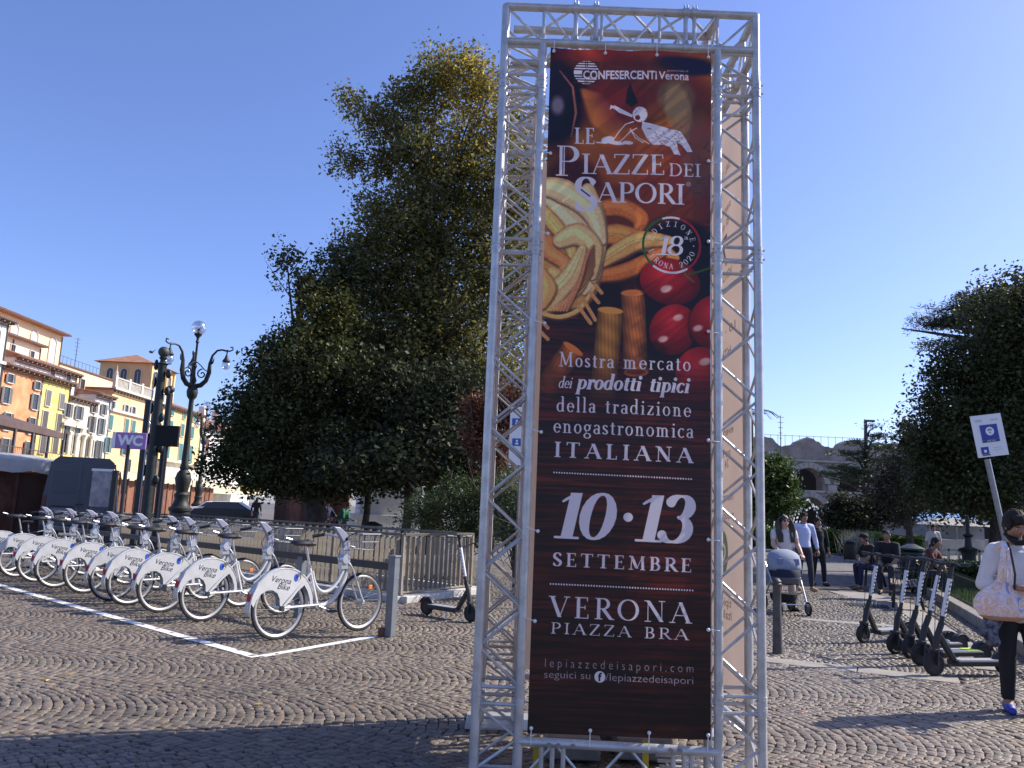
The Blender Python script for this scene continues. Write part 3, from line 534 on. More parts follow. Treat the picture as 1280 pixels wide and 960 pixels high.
def cobbles():
    rg = np.random.RandomState(11); Wc = 1.50; rise = .38; Rr = ((Wc/2)**2+rise**2)/(2*rise); pitch = .070; al = math.asin(Wc/2/Rr); ns = 24; rot = R(5)
    C = []
    for j in range(-12, 18):
        jo = rg.rand()*pitch; k = np.arange(ns)
        for i in range(-320, 290):
            s = -al+2*al*(k+.5*(i % 2)+rg.uniform(-.16, .16, ns)*.8)/(ns-.5)
            xx = jo+i*pitch+Rr*(np.cos(s)-1)+rg.normal(0, .003, ns); yy = j*Wc+Rr*np.sin(s)
            C.append(np.stack([xx, yy, s, np.full(ns, pitch)*np.cos(s), np.full(ns, 2*al*Rr/(ns-.5))], 1))
    C = np.concatenate(C); C[:, 0] += .03*np.sin(C[:, 1]*1.3+C[:, 0]*.9)+.02*np.sin(C[:, 0]*2.3); C[:, 1] += .03*np.sin(C[:, 0]*1.1); x = C[:, 0]*math.cos(rot)-C[:, 1]*math.sin(rot); y = C[:, 0]*math.sin(rot)+C[:, 1]*math.cos(rot); C[:, 0] = x; C[:, 1] = y; C[:, 2] += rot
    dist = np.hypot(x, y); keep = (y > 3.6) & (dist < 19.5) & (np.abs(x) < .78*y+1.2)
    for S in STRIPS: keep &= ~strip_dist(x, y, S)
    keep &= ~in_pit(x, y); keep &= ~((x > 5.1) & (y > 8) & ((x-6.63)*8-(y-10.53)*3.04 > 0))
    C = C[keep]; n = len(C); x, y, a = C[:, 0], C[:, 1], C[:, 2]
    hr = C[:, 3]*.5*rg.uniform(.86, .99, n); ht = C[:, 4]*.5*rg.uniform(.86, .985, n); a = a+rg.normal(0, .07, n)
    big = noise2(400, 400, 40, 40, 9, 3); bx = np.clip(((x+20)*10).astype(int), 0, 399); by = np.clip((y*10).astype(int), 0, 399); t = .64+.46*rg.rand(n)+.55*(big[by, bx]-.5)*2
    cols = np.stack([t*rg.uniform(.97, 1.06, n), t, t*rg.uniform(.93, 1.05, n)], 1); w = rg.rand(n) < .04; cols[w] *= np.array([1.25, 1.12, .95]); w = rg.rand(n) < .05; cols[w] *= .72
    z = rg.normal(0, .0022, n); tl = rg.normal(0, .019, (n, 2))
    def build(idx, cham):
        m = len(idx); ca, sa = np.cos(a[idx]), np.sin(a[idx]); jit = rg.normal(0, .0052, (m, 4, 2)); V = []
        for lvl, (ins, zz) in enumerate(((0, -.03), (.0, -.0005), (.0035, .003)) if cham else ((-.004, -.02), (.004, .003))):
            for q, (sx, sy) in enumerate(((-1, -1), (1, -1), (1, 1), (-1, 1))):
                lx = sx*(hr[idx]-ins)+jit[:, q, 0]; ly = sy*(ht[idx]-ins)+jit[:, q, 1]
                px = x[idx]+lx*ca-ly*sa; py = y[idx]+lx*sa+ly*ca
                pz = z[idx]+zz+(lx*tl[idx, 0]+ly*tl[idx, 1] if zz > -.01 else 0)
                V.append(np.stack([px, py, pz], 1))
        L = 3 if cham else 2; V = np.stack(V, 1); F = []
        for l_ in range(L-1):
            for q in range(4): F.append((l_*4+q, l_*4+(q+1) % 4, l_*4+4+(q+1) % 4, l_*4+4+q))
        F.append(tuple((L-1)*4+q for q in range(4))); F = np.array(F); nf = len(F)
        FF = (F[None]+(np.arange(m)*L*4)[:, None, None]).reshape(-1, 4); return V.reshape(-1, 3), FF, np.repeat(cols[idx], nf, 0)
    # the 300 stones that show largest
    d2 = np.hypot(x, y); sx = 640+1000*x/np.maximum(y, .1); vis = (y > 4.3) & (sx > -10) & (sx < 1290) & ~((x > -.35) & (x < 1.6) & (y < 4.9)) & (d2 > 4.3)
    order = np.argsort(np.where(vis, d2, 99)); top = order[:300]; rest = np.setdiff1d(np.arange(n), top)
    near = rest[d2[rest] < 9.5]; far = rest[d2[rest] >= 9.5]
    for nm, idx, ch in (('cobble_field', near, True), ('distant_cobble_field', far, False)):
        V, F, c = build(idx, ch); o = link(bpy.data.objects.new(nm, fast_mesh(nm, V, F, STONE, c))); stuff(o); o.parent = ground
    V, F, c = build(top, True); nv, nf = 12, 9
    for q in range(300):
        v = V[q*nv:(q+1)*nv].copy(); cx, cy = x[top[q]], y[top[q]]; v[:, 0] -= cx; v[:, 1] -= cy
        o = link(bpy.data.objects.new('cobble', fast_mesh('cobble', v, F[:nf], STONE, c[q*nf:(q+1)*nf]))); o.location = (cx, cy, 0); o.parent = ground
cobbles()
# flagstone strips, slab by slab
def slabs(S, ln):
    p, q, w = S; p = Vector((p.x, p.y, 0)); q = Vector((q.x, q.y, 0)); d = (q-p); L = d.length; d.normalize(); k = max(1, round(L/ln)); me = None
    for i in range(k):
        b = MB(); b.box((0, 0, -.012), (L/k-.012, w, .03)); c = p+d*(L*(i+.5)/k)
        o = b.obj('flagstone', SLAB, ground, bevel=.006, loc=(c.x, c.y, random.uniform(-.002, .002))); o.rotation_euler = (0, 0, math.atan2(d.y, d.x))
random.seed(5)
for S, ln in zip(STRIPS, (1.1, 1.1, .9, 1.2)): slabs(S, ln)
PAINT = mat('white_road_paint', (.82, .82, .80), .6, c2=(.60, .59, .56), scale=14, bump=.4, bscale=70)
def line(p, q, w):
    b = MB(); p = Vector((p.x, p.y, .0065)); q = Vector((q.x, q.y, .0065)); d = (q-p).normalized(); nrm = Vector((-d.y, d.x, 0))*w/2; k = int((q-p).length/.1); rg = random.Random(3); vs = []; fs = []
    for i in range(k+1):
        c = p+(q-p)*i/k; a, e = rg.uniform(-.006, .006), rg.uniform(-.006, .006); vs += [c-nrm*(1+a*12), c+nrm*(1+e*12)]
    for i in range(k): fs.append((2*i, 2*i+2, 2*i+3, 2*i+1))
    b.add(vs, fs); return b
c0 = G(321, 822)
m1 = line(G(321, 822), G(-60, 715), .12); m1.add([tuple(Vector(v)+Vector((0, 0, .0003))) for v in line(c0, G(468, 796), .11).v], line(c0, G(468, 796), .11).f)
o = struct(m1.obj('painted_line', PAINT)); o['label'] = 'white painted line around the parking bay of the hire bikes'
# fallen yellow leaves
LEAFY = mat('dry_leaf', (.55, .36, .07), .7, trans=.2)
for px, py, lb in ((86, 845, 'yellow leaf lying flat on the sunlit cobbles at the far left'), (323, 882, 'curled yellow leaf on the cobbles just above the tower shadow'), (60, 852, 'smaller brown-yellow leaf beside the flat yellow leaf at the far left'), (540, 788, 'dry leaf on the cobbles between the end post and the tower'), (470, 730, 'dry leaf lying by the kerb behind the nearest hire bike'), (1165, 872, 'dry leaf on the cobbles in front of the scooters'), (1186, 800, 'dry leaf on the paving beneath the scooters')):
    p = G(px, py); b = MB(); k = random.uniform(.03, .045); b.add([(-k, 0, .004), (0, -k*.5, .012), (k, 0, .006), (0, k*.5, .016)], [(0, 1, 2, 3)])
    tag(b.obj('fallen_leaf', LEAFY, loc=(p.x, p.y, .004)), lb, 'leaf', 'fallen leaves on the cobbles').rotation_euler = (0, 0, random.random()*6)
# ---------------------------------------------------------------- aluminium truss tower with banners
ALU = mat('aluminium', (.58, .565, .55), .34, .45, c2=(.42, .41, .40), scale=12, bump=.12, bscale=120)
BOLT = mat('steel_bolt', (.28, .28, .29), .4, .9)
tower = thing('truss_tower', 'tall silver aluminium truss tower carrying the dark red market banner', 'truss tower', (TX0+TA/2, TY0+TA/2, 0))
TZ = 4.655; cs = .24; T0 = Vector((TX0+TA/2, TY0+TA/2, 0)); CR = .0255; BR = .0085; JO = (.5, 3.08, 4.15)
def brace(p, q, par, r=BR, name='brace'):
    b = MB(); b.tube([p, q], r, 7, False); return b.obj(name, ALU, par, True)
nb = 0; H2 = TA/2
def zig(par, A, B, z0, z1, ph, single):
    """zigzag between vertical chords A and B"""
    global nb; mb = MB(); step = .215; k = max(1, round((z1-z0)/step)); st_ = (z1-z0)/k; pts = []
    for i in range(k+1): pts.append(Vector(((A if (i+ph) % 2 == 0 else B).x, (A if (i+ph) % 2 == 0 else B).y, z0+i*st_)))
    for i in range(k):
        p, q = pts[i], pts[i+1]; d = (q-p).normalized(); p = p+d*CR*.7; q = q-d*CR*.7
        if single: brace(p, q, par)
        else: mb.tube([p, q], BR, 6, False)
    if not single: return mb
for ci, (cx, cy) in enumerate(((0, 0), (1, 0), (0, 1), (1, 1))):
    base = Vector(((TA-cs)*cx-TA/2, (TA-cs)*cy-TA/2, 0)); P = [base+Vector((a*cs, c*cs, 0)) for a, c in ((0, 0), (1, 0), (1, 1), (0, 1))]
    mb = MB()
    front = cy == 0; col_ = None
    tb = MB(); tb.tube([P[0]+Vector((0, 0, .03)), P[0]+Vector((0, 0, TZ-(0 if abs(P[0].x) > H2-.01 and abs(P[0].y) > H2-.01 else .24)))], CR, 14); col_ = tb.obj('truss_leg', ALU, tower, True)
    for q in P[1:]:
        tb = MB(); tb.tube([q+Vector((0, 0, .03)), q+Vector((0, 0, TZ-(0 if abs(q.x) > H2-.01 and abs(q.y) > H2-.01 else .24)))], CR, 14); tb.obj('chord', ALU, col_, True)
    zs = [.06]+[z for z in JO]+[TZ-.27]; joined = MB()
    for f in range(4):
        A, B = P[f], P[(f+1) % 4]; single = front and f in (0, 2)
        for s_ in range(len(zs)-1):
            z0, z1 = zs[s_]+.05, zs[s_+1]-.05; r_ = zig(col_, A, B, z0, z1, (f // 2+s_) % 2, single)
            if r_: joined.v, joined.f, joined.m = (lambda a: (a.v, a.f, a.m))(joined.add(r_.v, r_.f))
        for z in JO:
            for dz in (-.045, .045):
                if single: brace(A+Vector((0, 0, z+dz)), B+Vector((0, 0, z+dz)), col_, .011, 'rung')
                else: joined.tube([A+Vector((0, 0, z+dz)), B+Vector((0, 0, z+dz))], .011, 6, False)
        for z in (.06, TZ-.27): joined.tube([A+Vector((0, 0, z)), B+Vector((0, 0, z))], .011, 6, False)
    jo = joined.obj('bracing', ALU, col_, True); stuff(jo)
    bb = MB()
    for q in P:
        for z in JO:
            bb.lathe([(CR+.004, -.05), (CR+.004, -.004), (CR+.001, -.003), (CR+.001, .003), (CR+.004, .004), (CR+.004, .05)], q+Vector((0, 0, z)), 12)
            for dz in (-.028, .028):
                for sx in (-1, 1): bb.tube([q+Vector((sx*.02, -.005, z+dz)), q+Vector((sx*.040, -.010, z+dz))], .005, 6)
                bb.tube([q+Vector((0, -.02, z+dz)), q+Vector((0, -.037, z+dz))], .008, 6)
    stuff(bb.obj('coupler', ALU, col_, True))
    bp = MB(); bp.box(base+Vector((cs/2, cs/2, .012)), (.45, .45, .012)); bp.obj('base_plate', ALU, col_)
# top beams (four sides), each with four chords
def beam(c0, c1, name):
    """beam between two corner columns along c0->c1, cross-section towards the tower centre"""
    c0 = Vector(c0); c1 = Vector(c1); d = (c1-c0).normalized(); inn = Vector((-c0.x-c1.x, -c0.y-c1.y, 0)).normalized()*cs; first = None
    ends = [(c0, c1), (c0+inn, c1+inn)]
    for k, (a, e) in enumerate(ends):
        for z in (TZ, TZ-.24):
            a2, e2 = (a, e) if k == 0 else (a+d*cs*.2, e-d*cs*.95)
            tb = MB(); tb.tube([a2+Vector((0, 0, z)), e2+Vector((0, 0, z))], CR, 14)
            if first is None: first = tb.obj('top_beam', ALU, tower, True)
            else: tb.obj('chord', ALU, first, True)
    L = (c1-c0).length; k = 6
    fr = name == 'front'; jb = MB()
    def t_(p, q, r=BR):
        if fr: brace(p, q, first, r)
        else: jb.tube([p, q], r, 6, False)
    for o_, ph in ((Vector(), 0), (inn, 1)):
        x = cs; xs = [cs+(L-2*cs)*i/k for i in range(k+1)]
        for i in range(k):
            z0, z1 = (TZ, TZ-.24) if (i+ph) % 2 == 0 else (TZ-.24, TZ); t_(c0+o_+d*xs[i]+Vector((0, 0, z0)), c0+o_+d*xs[i+1]+Vector((0, 0, z1)))
        for i in (0, 2, 4, 6): t_(c0+o_+d*xs[i]+Vector((0, 0, TZ)), c0+o_+d*xs[i]+Vector((0, 0, TZ-.24)), .010)
        t_(c0+o_+Vector((0, 0, TZ)), c0+o_+d*cs+Vector((0, 0, TZ-.24))); t_(c1+o_+Vector((0, 0, TZ)), c1+o_-d*cs+Vector((0, 0, TZ-.24)))
    for z in (TZ, TZ-.24):
        for i in range(k):
            a = c0+d*xs[i]; e = c0+d*xs[i+1]; t_(a+(Vector() if i % 2 else inn)+Vector((0, 0, z)), e+(inn if i % 2 else Vector())+Vector((0, 0, z)))
    if not fr: stuff(jb.obj('bracing', ALU, first, True))
    cb = MB()
    for s_ in (.28, .36, .72, .755):   # clamped sleeves
        for z in (TZ, TZ-.24):
            M = Matrix.Translation(c0+d*L*s_+Vector((0, 0, z))) @ d.to_track_quat('Z', 'Y').to_matrix().to_4x4(); w = .02
            q = MB(); q.lathe([(CR+.005, -w), (CR+.005, w)], (0, 0, 0), 12); cb.add([M @ Vector(v) for v in q.v], q.f)
            for a in (-.035, .035): cb.tube([c0+d*L*s_+Vector((a*.3, -.02 if fr else 0, z+.02)), c0+d*L*s_+Vector((a*.3, -.01, z+.05))], .005, 6)
        if fr: cb.tube([c0+d*L*s_+Vector((0, 0, TZ)), c0+d*L*s_+Vector((0, 0, TZ-.24))], .014, 8, False); cb.tube([c0+d*L*s_+inn+Vector((0, 0, TZ)), c0+d*L*s_+inn+Vector((0, 0, TZ-.24))], .014, 8, False)
    stuff(cb.obj('clamp', ALU, first, True))
H2 = TA/2
beam((-H2, -H2, 0), (H2, -H2, 0), 'front'); beam((H2, -H2, 0), (H2, H2, 0), 'right'); beam((H2, H2, 0), (-H2, H2, 0), 'back'); beam((-H2, H2, 0), (-H2, -H2, 0), 'left')
# low cross beam under the banner and low ties on the other sides
for (a, e) in (((-H2+cs, -H2, .268), (H2-cs, -H2, .25)), ((H2, -H2+cs, .3), (H2, H2-cs, .3)), ((H2-cs, H2, .3), (-H2+cs, H2, .3)), ((-H2, H2-cs, .3), (-H2, -H2+cs, .3)), ((-H2+cs, -H2, .03), (H2-cs, -H2, .03))):
    b = MB(); b.tube([a, e], CR, 14); o = b.obj('bottom_beam', ALU, tower, True)
b = MB()
for i in range(6): b = MB(); b.tube([(-.55+i*.2, -H2, .262 if i % 2 else .05), (-.35+i*.2, -H2, .05 if i % 2 else .262)], BR, 6); b.obj('low_brace', ALU, tower, True)
for x in (-.42, -.36, -.3, .3, .36, .4): b = MB(); b.tube([(x, -H2, .26), (x, -H2, .03)], .014, 7); b.obj('low_upright', ALU, tower, True)
for i in range(6): b = MB(); b.bar((.3, -H2+.25+.07*i, .03+.012*i), (.62, -H2+.25+.07*i, .03+.012*i), .03, .012); b.obj('step_bar', ALU, tower)
bc = MB()
for x in (-.38, -.33, -.25, .28, .33): bc.tube([(x, -H2-.03, .262), (x, -H2-.045, .262)], .012, 8)
stuff(bc.obj('bolt_head', BOLT, tower))
YST = mat('yellow_strap', (.50, .36, .02), .6)
for x in (-.44, .17): b = MB(); b.bar((x, -H2+.12, .02), (x, -H2+.12, .27), .035, .006, (0, 1, 0)); b.obj('ballast_strap', YST, tower)
CONC = mat('ballast_concrete', (.16, .155, .15), .9, c2=(.22, .215, .21), scale=6, bump=.3)
for x, y in ((-.2, .1), (.25, .15), (0, .45)):
    b = MB(); b.box((x, y-.2, .09), (.34, .30, .13)); b.obj('ballast_block', CONC, tower, bevel=.01)
# banners
ART = img_mat('banner_print', make_art(), .2, .42); CREAM = img_mat('cream_banner_print', make_side()*.88, .24, .6)
def cloth(name, w, h, m, loc, rz, flip=False, label=None, sag=.006):
    nx, nz = 14, 40; V = []; F = []; UV = []
    for i in range(nz+1):
        for j in range(nx+1):
            u, v = j/nx, i/nz; V.append(((u-.5)*w*(1-.006*math.sin(v*math.pi)), sag*math.sin(v*9+u*2)+sag*.6*math.sin(u*7), v*h-.004*math.cos((u*3 % 1-.5)*math.pi*2)*(v > .99)))
    for i in range(nz):
        for j in range(nx): a = i*(nx+1)+j; F.append((a, a+1, a+nx+2, a+nx+1))
    me = bpy.data.meshes.new(name); me.from_pydata(V, [], F); uv = me.uv_layers.new()
    for p in me.polygons:
        for li in p.loop_indices: k = me.loops[li].vertex_index; uu = (k % (nx+1))/nx; uv.data[li].uv = (1-uu if flip else uu, (k//(nx+1))/nz)
    me.materials.append(m); me.polygons.foreach_set('use_smooth', [True]*len(F)); o = link(bpy.data.objects.new(name, me)); o.parent = tower; o.location = loc; o.rotation_euler = (0, 0, rz)
    if label: o['label'] = label
    return o
Wc_ = BX0+BW/2-T0.x
cloth('banner', BW, BH, ART, (Wc_, BY-T0.y, BZ0), 0, label='dark wood-printed banner with pasta, tomatoes and white Italian lettering', sag=.007)
cloth('banner', 1.0, 3.95, CREAM, (H2+.012, -.02, .42), R(90), label='cream banner on the right side, lit through from behind')
cloth('banner', 1.0, 4.0, CREAM, (0, H2+.012, .35), R(180), label='cream banner on the back of the tower')
cloth('banner', 1.0, 4.0, CREAM, (-H2-.004, -.02, .35), R(-90), label='cream banner on the left side, seen edge on')
TIE = mat('white_cable_tie', (.75, .75, .76), .4)
def tie(p, q):
    b = MB(); b.tube([p, q], .0028, 5); b.ball(p, .011, 8); b.obj('cable_tie', TIE, tower, True)
for x in (.02, .34, .66, .98): tie((Wc_-.5+x, BY-T0.y-.014, BZ0+BH-.03), (Wc_-.5+x+.003, -H2-.027, TZ-.24)); tie((Wc_-.5+x, BY-T0.y-.014, BZ0+.03), (Wc_-.5+x, -H2-.03, .26))
for z in (.93, 1.42, 1.98, 2.62, 3.17, 3.68):
    tie((Wc_-.48, BY-T0.y-.014, z-.02), (-H2+cs, -H2-.026, z+.0)); tie((Wc_+.48, BY-T0.y-.014, z-.03), (H2-cs, -H2-.026, z-.035)); tie((H2+.012, -.5, z), (H2+.03, -H2+cs+.03, z))
# ---------------------------------------------------------------- hire bicycles
BW_ = mat('bike_white', (.56, .56, .56), .38, c2=(.50, .50, .49), scale=8); SIL = mat('bike_silver', (.55, .56, .58), .35, .6); RUB = mat('tyre_rubber', (.018, .018, .02), .75)
BLK = mat('black_plastic', (.02, .02, .022), .5); LAV = mat('grey_dock_head', (.25, .26, .34), .4); ORG = mat('orange_reflector', (.75, .20, .02), .3); RED = mat('red_lamp', (.35, .02, .03), .3)
BLUE = mat('badge_blue', (.03, .10, .50), .5); YEL = mat('badge_yellow', (.70, .58, .05), .5); INK = mat('black_lettering', (.03, .03, .04), .6); RIMM = mat('rim_silver', (.45, .45, .45), .5, .2); CHR = mat('chrome_wire', (.22, .23, .24), .55, .4)
def wheel(parent, x, name, r=.335, refl=True):
    b = MB(); b.ring((0, 0, 0), (0, 1, 0), r-.017, .019, 36, 7); t = b.obj(name, RUB, parent, True); t.location = (x, 0, r)
    b = MB()
    for k in range(36):     # flat section rim
        pass
    b.ring((0, 0, 0), (0, 1, 0), r-.045, .014, 36, 6); b.ring((0, .006, 0), (0, 1, 0), r-.036, .010, 36, 6); b.ring((0, -.006, 0), (0, 1, 0), r-.036, .010, 36, 6); b.obj('rim', RIMM, t, True)
    b = MB()
    for k in range(20):
        a = 2*math.pi*k/20; s = 1 if k % 2 else -1; b.tube([(.03*math.cos(a+.6), s*.025, .03*math.sin(a+.6)), ((r-.05)*math.cos(a), 0, (r-.05)*math.sin(a))], .0022, 4, False)
    stuff(b.obj('spokes', CHR, t)); b = MB(); b.tube([(0, -.05, 0), (0, .05, 0)], .028, 10); b.tube([(0, -.07, 0), (0, .07, 0)], .01, 8); b.obj('hub', SIL, t, True)
    if refl:
        b = MB(); b.box((.13, -.012, .16), (.055, .012, .05)); b.obj('reflector', ORG, t, bevel=.006)
    return t
def make_bike():
    t = thing('hire_bicycle', 'white hire bicycle', 'bicycle')
    wheel(t, 0, 'rear_wheel'); wheel(t, 1.12, 'front_wheel')
    bez = lambda P, n=10: [Vector(P[0])*(1-u)**3+Vector(P[1])*3*u*(1-u)**2+Vector(P[2])*3*u*u*(1-u)+Vector(P[3])*u**3 for u in [i/n for i in range(n+1)]]
    b = MB(); b.tube(bez([(.40, 0, .70), (.47, 0, .36), (.74, 0, .40), (.86, 0, .78)]), .021, 9); b.tube(bez([(.50, 0, .33), (.62, 0, .30), (.80, 0, .36), (.90, 0, .74)]), .027, 9)
    b.tube([(.50, 0, .33), (.355, 0, .76)], .019, 9); b.tube([(.84, 0, .72), (.815, 0, .96)], .025, 9)
    for s in (-1, 1): b.tube([(.01, s*.06, .335), (.48, s*.045, .34)], .013, 7); b.tube([(.01, s*.06, .345), (.37, s*.03, .70)], .010, 7)
    b.obj('frame', BW_, t, True)
    pan = [(-.365, .40), (-.35, .50), (-.30, .61), (-.20, .69), (-.08, .735), (.05, .75), (.16, .735), (.25, .69), (.32, .62), (.37, .54), (.40, .44), (.41, .35), (.375, .35), (.36, .42), (.325, .50), (.28, .56), (.20, .50), (.10, .385), (.02, .34), (-.015, .36), (-.025, .43), (-.06, .49), (-.12, .525), (-.19, .525), (-.26, .49), (-.31, .43), (-.335, .36)]
    for s in (-1, 1):
        b = MB(); b.prism(pan, .005, (0, s*.040, 0)); b.obj('wheel_cover', BW_, t)
    b = MB(); k = 16; vs = []; fs = []
    for i in range(k+1):
        a = R(190-175*i/k); rr = .41 if i else .40; vs += [(rr*math.cos(a)*.97+.02, -.046, .335+rr*math.sin(a)), (rr*math.cos(a)*.97+.02, .046, .335+rr*math.sin(a))]
    for i in range(k): fs.append((2*i, 2*i+1, 2*i+3, 2*i+2))
    b.add(vs, fs); f = b.obj('rear_mudguard', BW_, t, True); sm = f.modifiers.new('s', 'SOLIDIFY'); sm.thickness = .006
    b = MB(); b.box((-.375, 0, .46), (.025, .05, .09)); b.obj('tail_lamp', RED, t, bevel=.008)
    for s, X in ((-1, 1), (1, -1)):
        M = Matrix.Translation((-.02, s*.0445, .625)) @ Matrix.Rotation(R(90), 4, 'X') @ Matrix.Rotation(R(-6), 4, 'Z') if s < 0 else Matrix.Translation((-.02, s*.0445, .625)) @ Matrix.Rotation(R(180), 4, 'Z') @ Matrix.Rotation(R(90), 4, 'X')
        S_h = Matrix.Shear('XZ', 4, (0, 0)); S_h[0][1] = .32; put_text('lettering', 'Verona', .088, INK, t, M @ Matrix.Rotation(R(-4), 4, 'Z') @ S_h, .0); put_text('lettering', 'Bike', .092, INK, t, M @ Matrix.Translation((.045, -.068, 0)) @ Matrix.Rotation(R(-4), 4, 'Z') @ S_h, .0)
        b = MB(); b.ball((0, 0, 0), (.030, .002, .042), 14); o = b.obj('badge', BLUE, t, True); o.location = (.165 if s < 0 else -.19, s*.044, .645)
        b = MB(); b.ring((0, 0, 0), (0, 1, 0), .047, .004, 14, 5, -60, 70); o = b.obj('badge_ring', YEL, t); o.location = (.178 if s < 0 else -.19, s*.045, .65)
    b = MB(); b.tube([(.37, 0, .72), (.29, 0, 1.0)], .012, 8); b.obj('seat_post', SIL, t, True)
    b = MB(); b.loft([(.24, 0, .985, .09, .05), (.23, 0, 1.01, .14, .085), (.23, 0, 1.035, .13, .08), (.22, 0, 1.045, .09, .05)], 14); b.tube([(.30, 0, 1.015), (.42, 0, 1.0)], [.045, .018], 8); b.obj('saddle', BLK, t, True)
    b = MB(); b.tube([(.10, 0, 1.05), (.02, -.0, 1.07)], .009, 6); b.obj('saddle_clip', SIL, t, True)
    b = MB()
    for s in (-1, 1): b.tube(bez([(.87, s*.03, .80), (.95, s*.055, .74), (1.02, s*.055, .50), (1.12, s*.055, .335)]), .011, 7)
    b.tube([(.87, -.045, .80), (.87, .045, .80)], .018, 8); b.obj('fork', SIL, t, True)
    b = MB(); b.prism([(.64, 1.20), (.74, 1.19), (.84, 1.12), (.89, 1.02), (.90, .90), (.86, .80), (.80, .80), (.82, .92), (.79, 1.02), (.72, 1.11)], .05, (0, 0, 0)); b.obj('dock_head', LAV, t, bevel=.01)
    b = MB(); b.tube([(.835, -.05, .83), (.835, .05, .83)], .055, 14); b.box((.83, 0, .76), (.10, .07, .08)); b.obj('lock_body', SIL, t, True)
    b = MB(); b.tube([(.66, -.30, 1.08), (.74, -.20, 1.10), (.82, -.08, 1.07), (.85, 0, 1.04), (.82, .08, 1.07), (.74, .20, 1.10), (.66, .30, 1.08)], .013, 8); b.obj('handlebar', SIL, t, True)
    for s in (-1, 1):
        b = MB(); b.tube([(.60, s*.315, 1.07), (.72, s*.235, 1.10)], .019, 8); g = b.obj('grip', BLK, t, True)
        b = MB(); b.tube([(.76, s*.20, 1.11), (.80, s*.24, 1.14), (.74, s*.31, 1.135)], .006, 5); b.ring((.80, s*.14, 1.16), (.7, 0, .7), .05, .006, 14, 5, 0, 220); b.obj('brake_lever', BLK, g)
    b = MB()
    for z, k in ((.94, .8), (1.03, .92), (1.12, 1.)):
        x0, x1, y0 = .98-(k-.8)*.1, 1.17+(k-.8)*.35, .13*k+.02; b.tube([(x0, -y0, z), (x1, -y0, z), (x1, y0, z), (x0, y0, z), (x0, -y0, z)], (.0035 if z < 1.1 else .006), 5, False)
    for i in range(7):
        y = -.12+.04*i; b.tube([(1.02, y, .94), (1.15, y*.95, .94)], .003, 4); b.tube([(1.16, y, .94), (1.235, y*1.2, 1.12)], .003, 4); b.tube([(.98, y, .94), (.96, y*1.2, 1.12)], .003, 4)
    for i in range(9):
        x = .985+.023*i
        for s in (-1, 1): b.tube([(x, s*.125, .94), (x+.006*i, s*.148, 1.12)], .0038, 4)
    b.tube([(.88, 0, .98), (.98, 0, .96)], .012, 6); stuff(b.obj('basket', CHR, t))
    b = MB(); b.tube([(.48, -.05, .33), (.48, .05, .33)], .035, 12); b.tube([(.48, -.06, .33), (.62, -.075, .27)], .010, 6); b.tube([(.48, .06, .33), (.34, .075, .39)], .010, 6); b.obj('crank', SIL, t, True)
    b = MB(); b.box((.63, -.12, .268), (.09, .09, .022)); b.obj('pedal', BLK, t); b = MB(); b.box((.33, .12, .39), (.09, .09, .022)); b.obj('pedal', BLK, t)
    b = MB(); b.tube([(.02, -.052, .30), (.05, -.06, .24), (.09, -.06, .225)], .007, 6); b.box((.0, -.06, .33), (.05, .025, .05)); b.obj('gear_arm', BLK, t)
    b = MB(); b.tube([(.80, .02, 1.05), (.74, .02, .92), (.80, .02, .80), (.86, .01, .86)], .004, 5); b.obj('cable', BLK, t)
    return t
bike0 = make_bike()
hd = math.atan2(E2.y, E2.x); hb = R(50)
spots = [G(345, 800), G(252, 777), G(200, 766), G(160, 757), G(138, 751), G(105, 742), G(68, 735), G(45, 728), G(20, 722), G(-8, 716)]
ORD = ['nearest of the white hire bikes, beside the grey end post, whole side in view', 'second white hire bike from the grey end post', 'third white hire bike from the end post, blue badge of its cover in full view', 'fourth white hire bike from the grey end post, its cover partly hidden', 'fifth white hire bike from the grey end post, only a sliver of cover showing', 'sixth white hire bike from the grey end post, orange reflector low in the wheel', 'seventh white hire bike from the grey end post, in front of the dark van', 'eighth white hire bike from the grey end post', 'ninth white hire bike from the grey end post, close to the left edge', 'last white hire bike of the row, cut by the left edge of the photo']
ln = [None]*10
for i, p in enumerate(spots):
    o = bike0 if i == 0 else copy_tree(bike0); rl_ = R((0, 1.5, -1.2, .8, 2.2, -1, 1.2, -.6, 1.6, 0)[i]); place(o, (p.x, p.y, 0), hb+R((0, 1.5, -1, 2, -1.5, .5, 1, -1, 0, 1)[i]), ORD[i], 'white hire bikes docked in a row', 1.04); o.rotation_euler.x = rl_
GPOST = mat('grey_post_paint', (.13, .145, .16), .45, c2=(.17, .18, .19), scale=10); DARKM = mat('dark_rail', (.03, .03, .032), .5, .3)
rk = thing('bike_rack', 'long dark docking rail on a square grey steel post behind the hire bikes', 'bike rack', (0, 0, 0)); p0 = G(487, 796); p0 = Vector((p0.x, p0.y, 0))
b = MB(); b.box(p0+Vector((0, 0, .46)), (.10, .10, .92), hd); b.box(p0+Vector((0, 0, .925)), (.12, .12, .025), hd); b.obj('post', GPOST, rk, bevel=.008)
b = MB(); b.box(p0+Vector((-.09, 0, .05)), (.07, .07, .10), hd); b.obj('rusty_stub', mat('rusty_steel', (.10, .05, .035), .9, c2=(.16, .08, .05), scale=20), rk)
b = MB(); b.bar(p0+E1*.05+Vector((0, 0, .80)), p0+E1*11.5+Vector((0, 0, .80)), .07, .085); b.obj('rail', DARKM, rk, bevel=.008)
for k in range(1, 7): b = MB(); b.box(p0+E1*(k*1.9)+Vector((0, 0, .4)), (.09, .09, .8), hd); b.obj('post', GPOST, rk, bevel=.006)
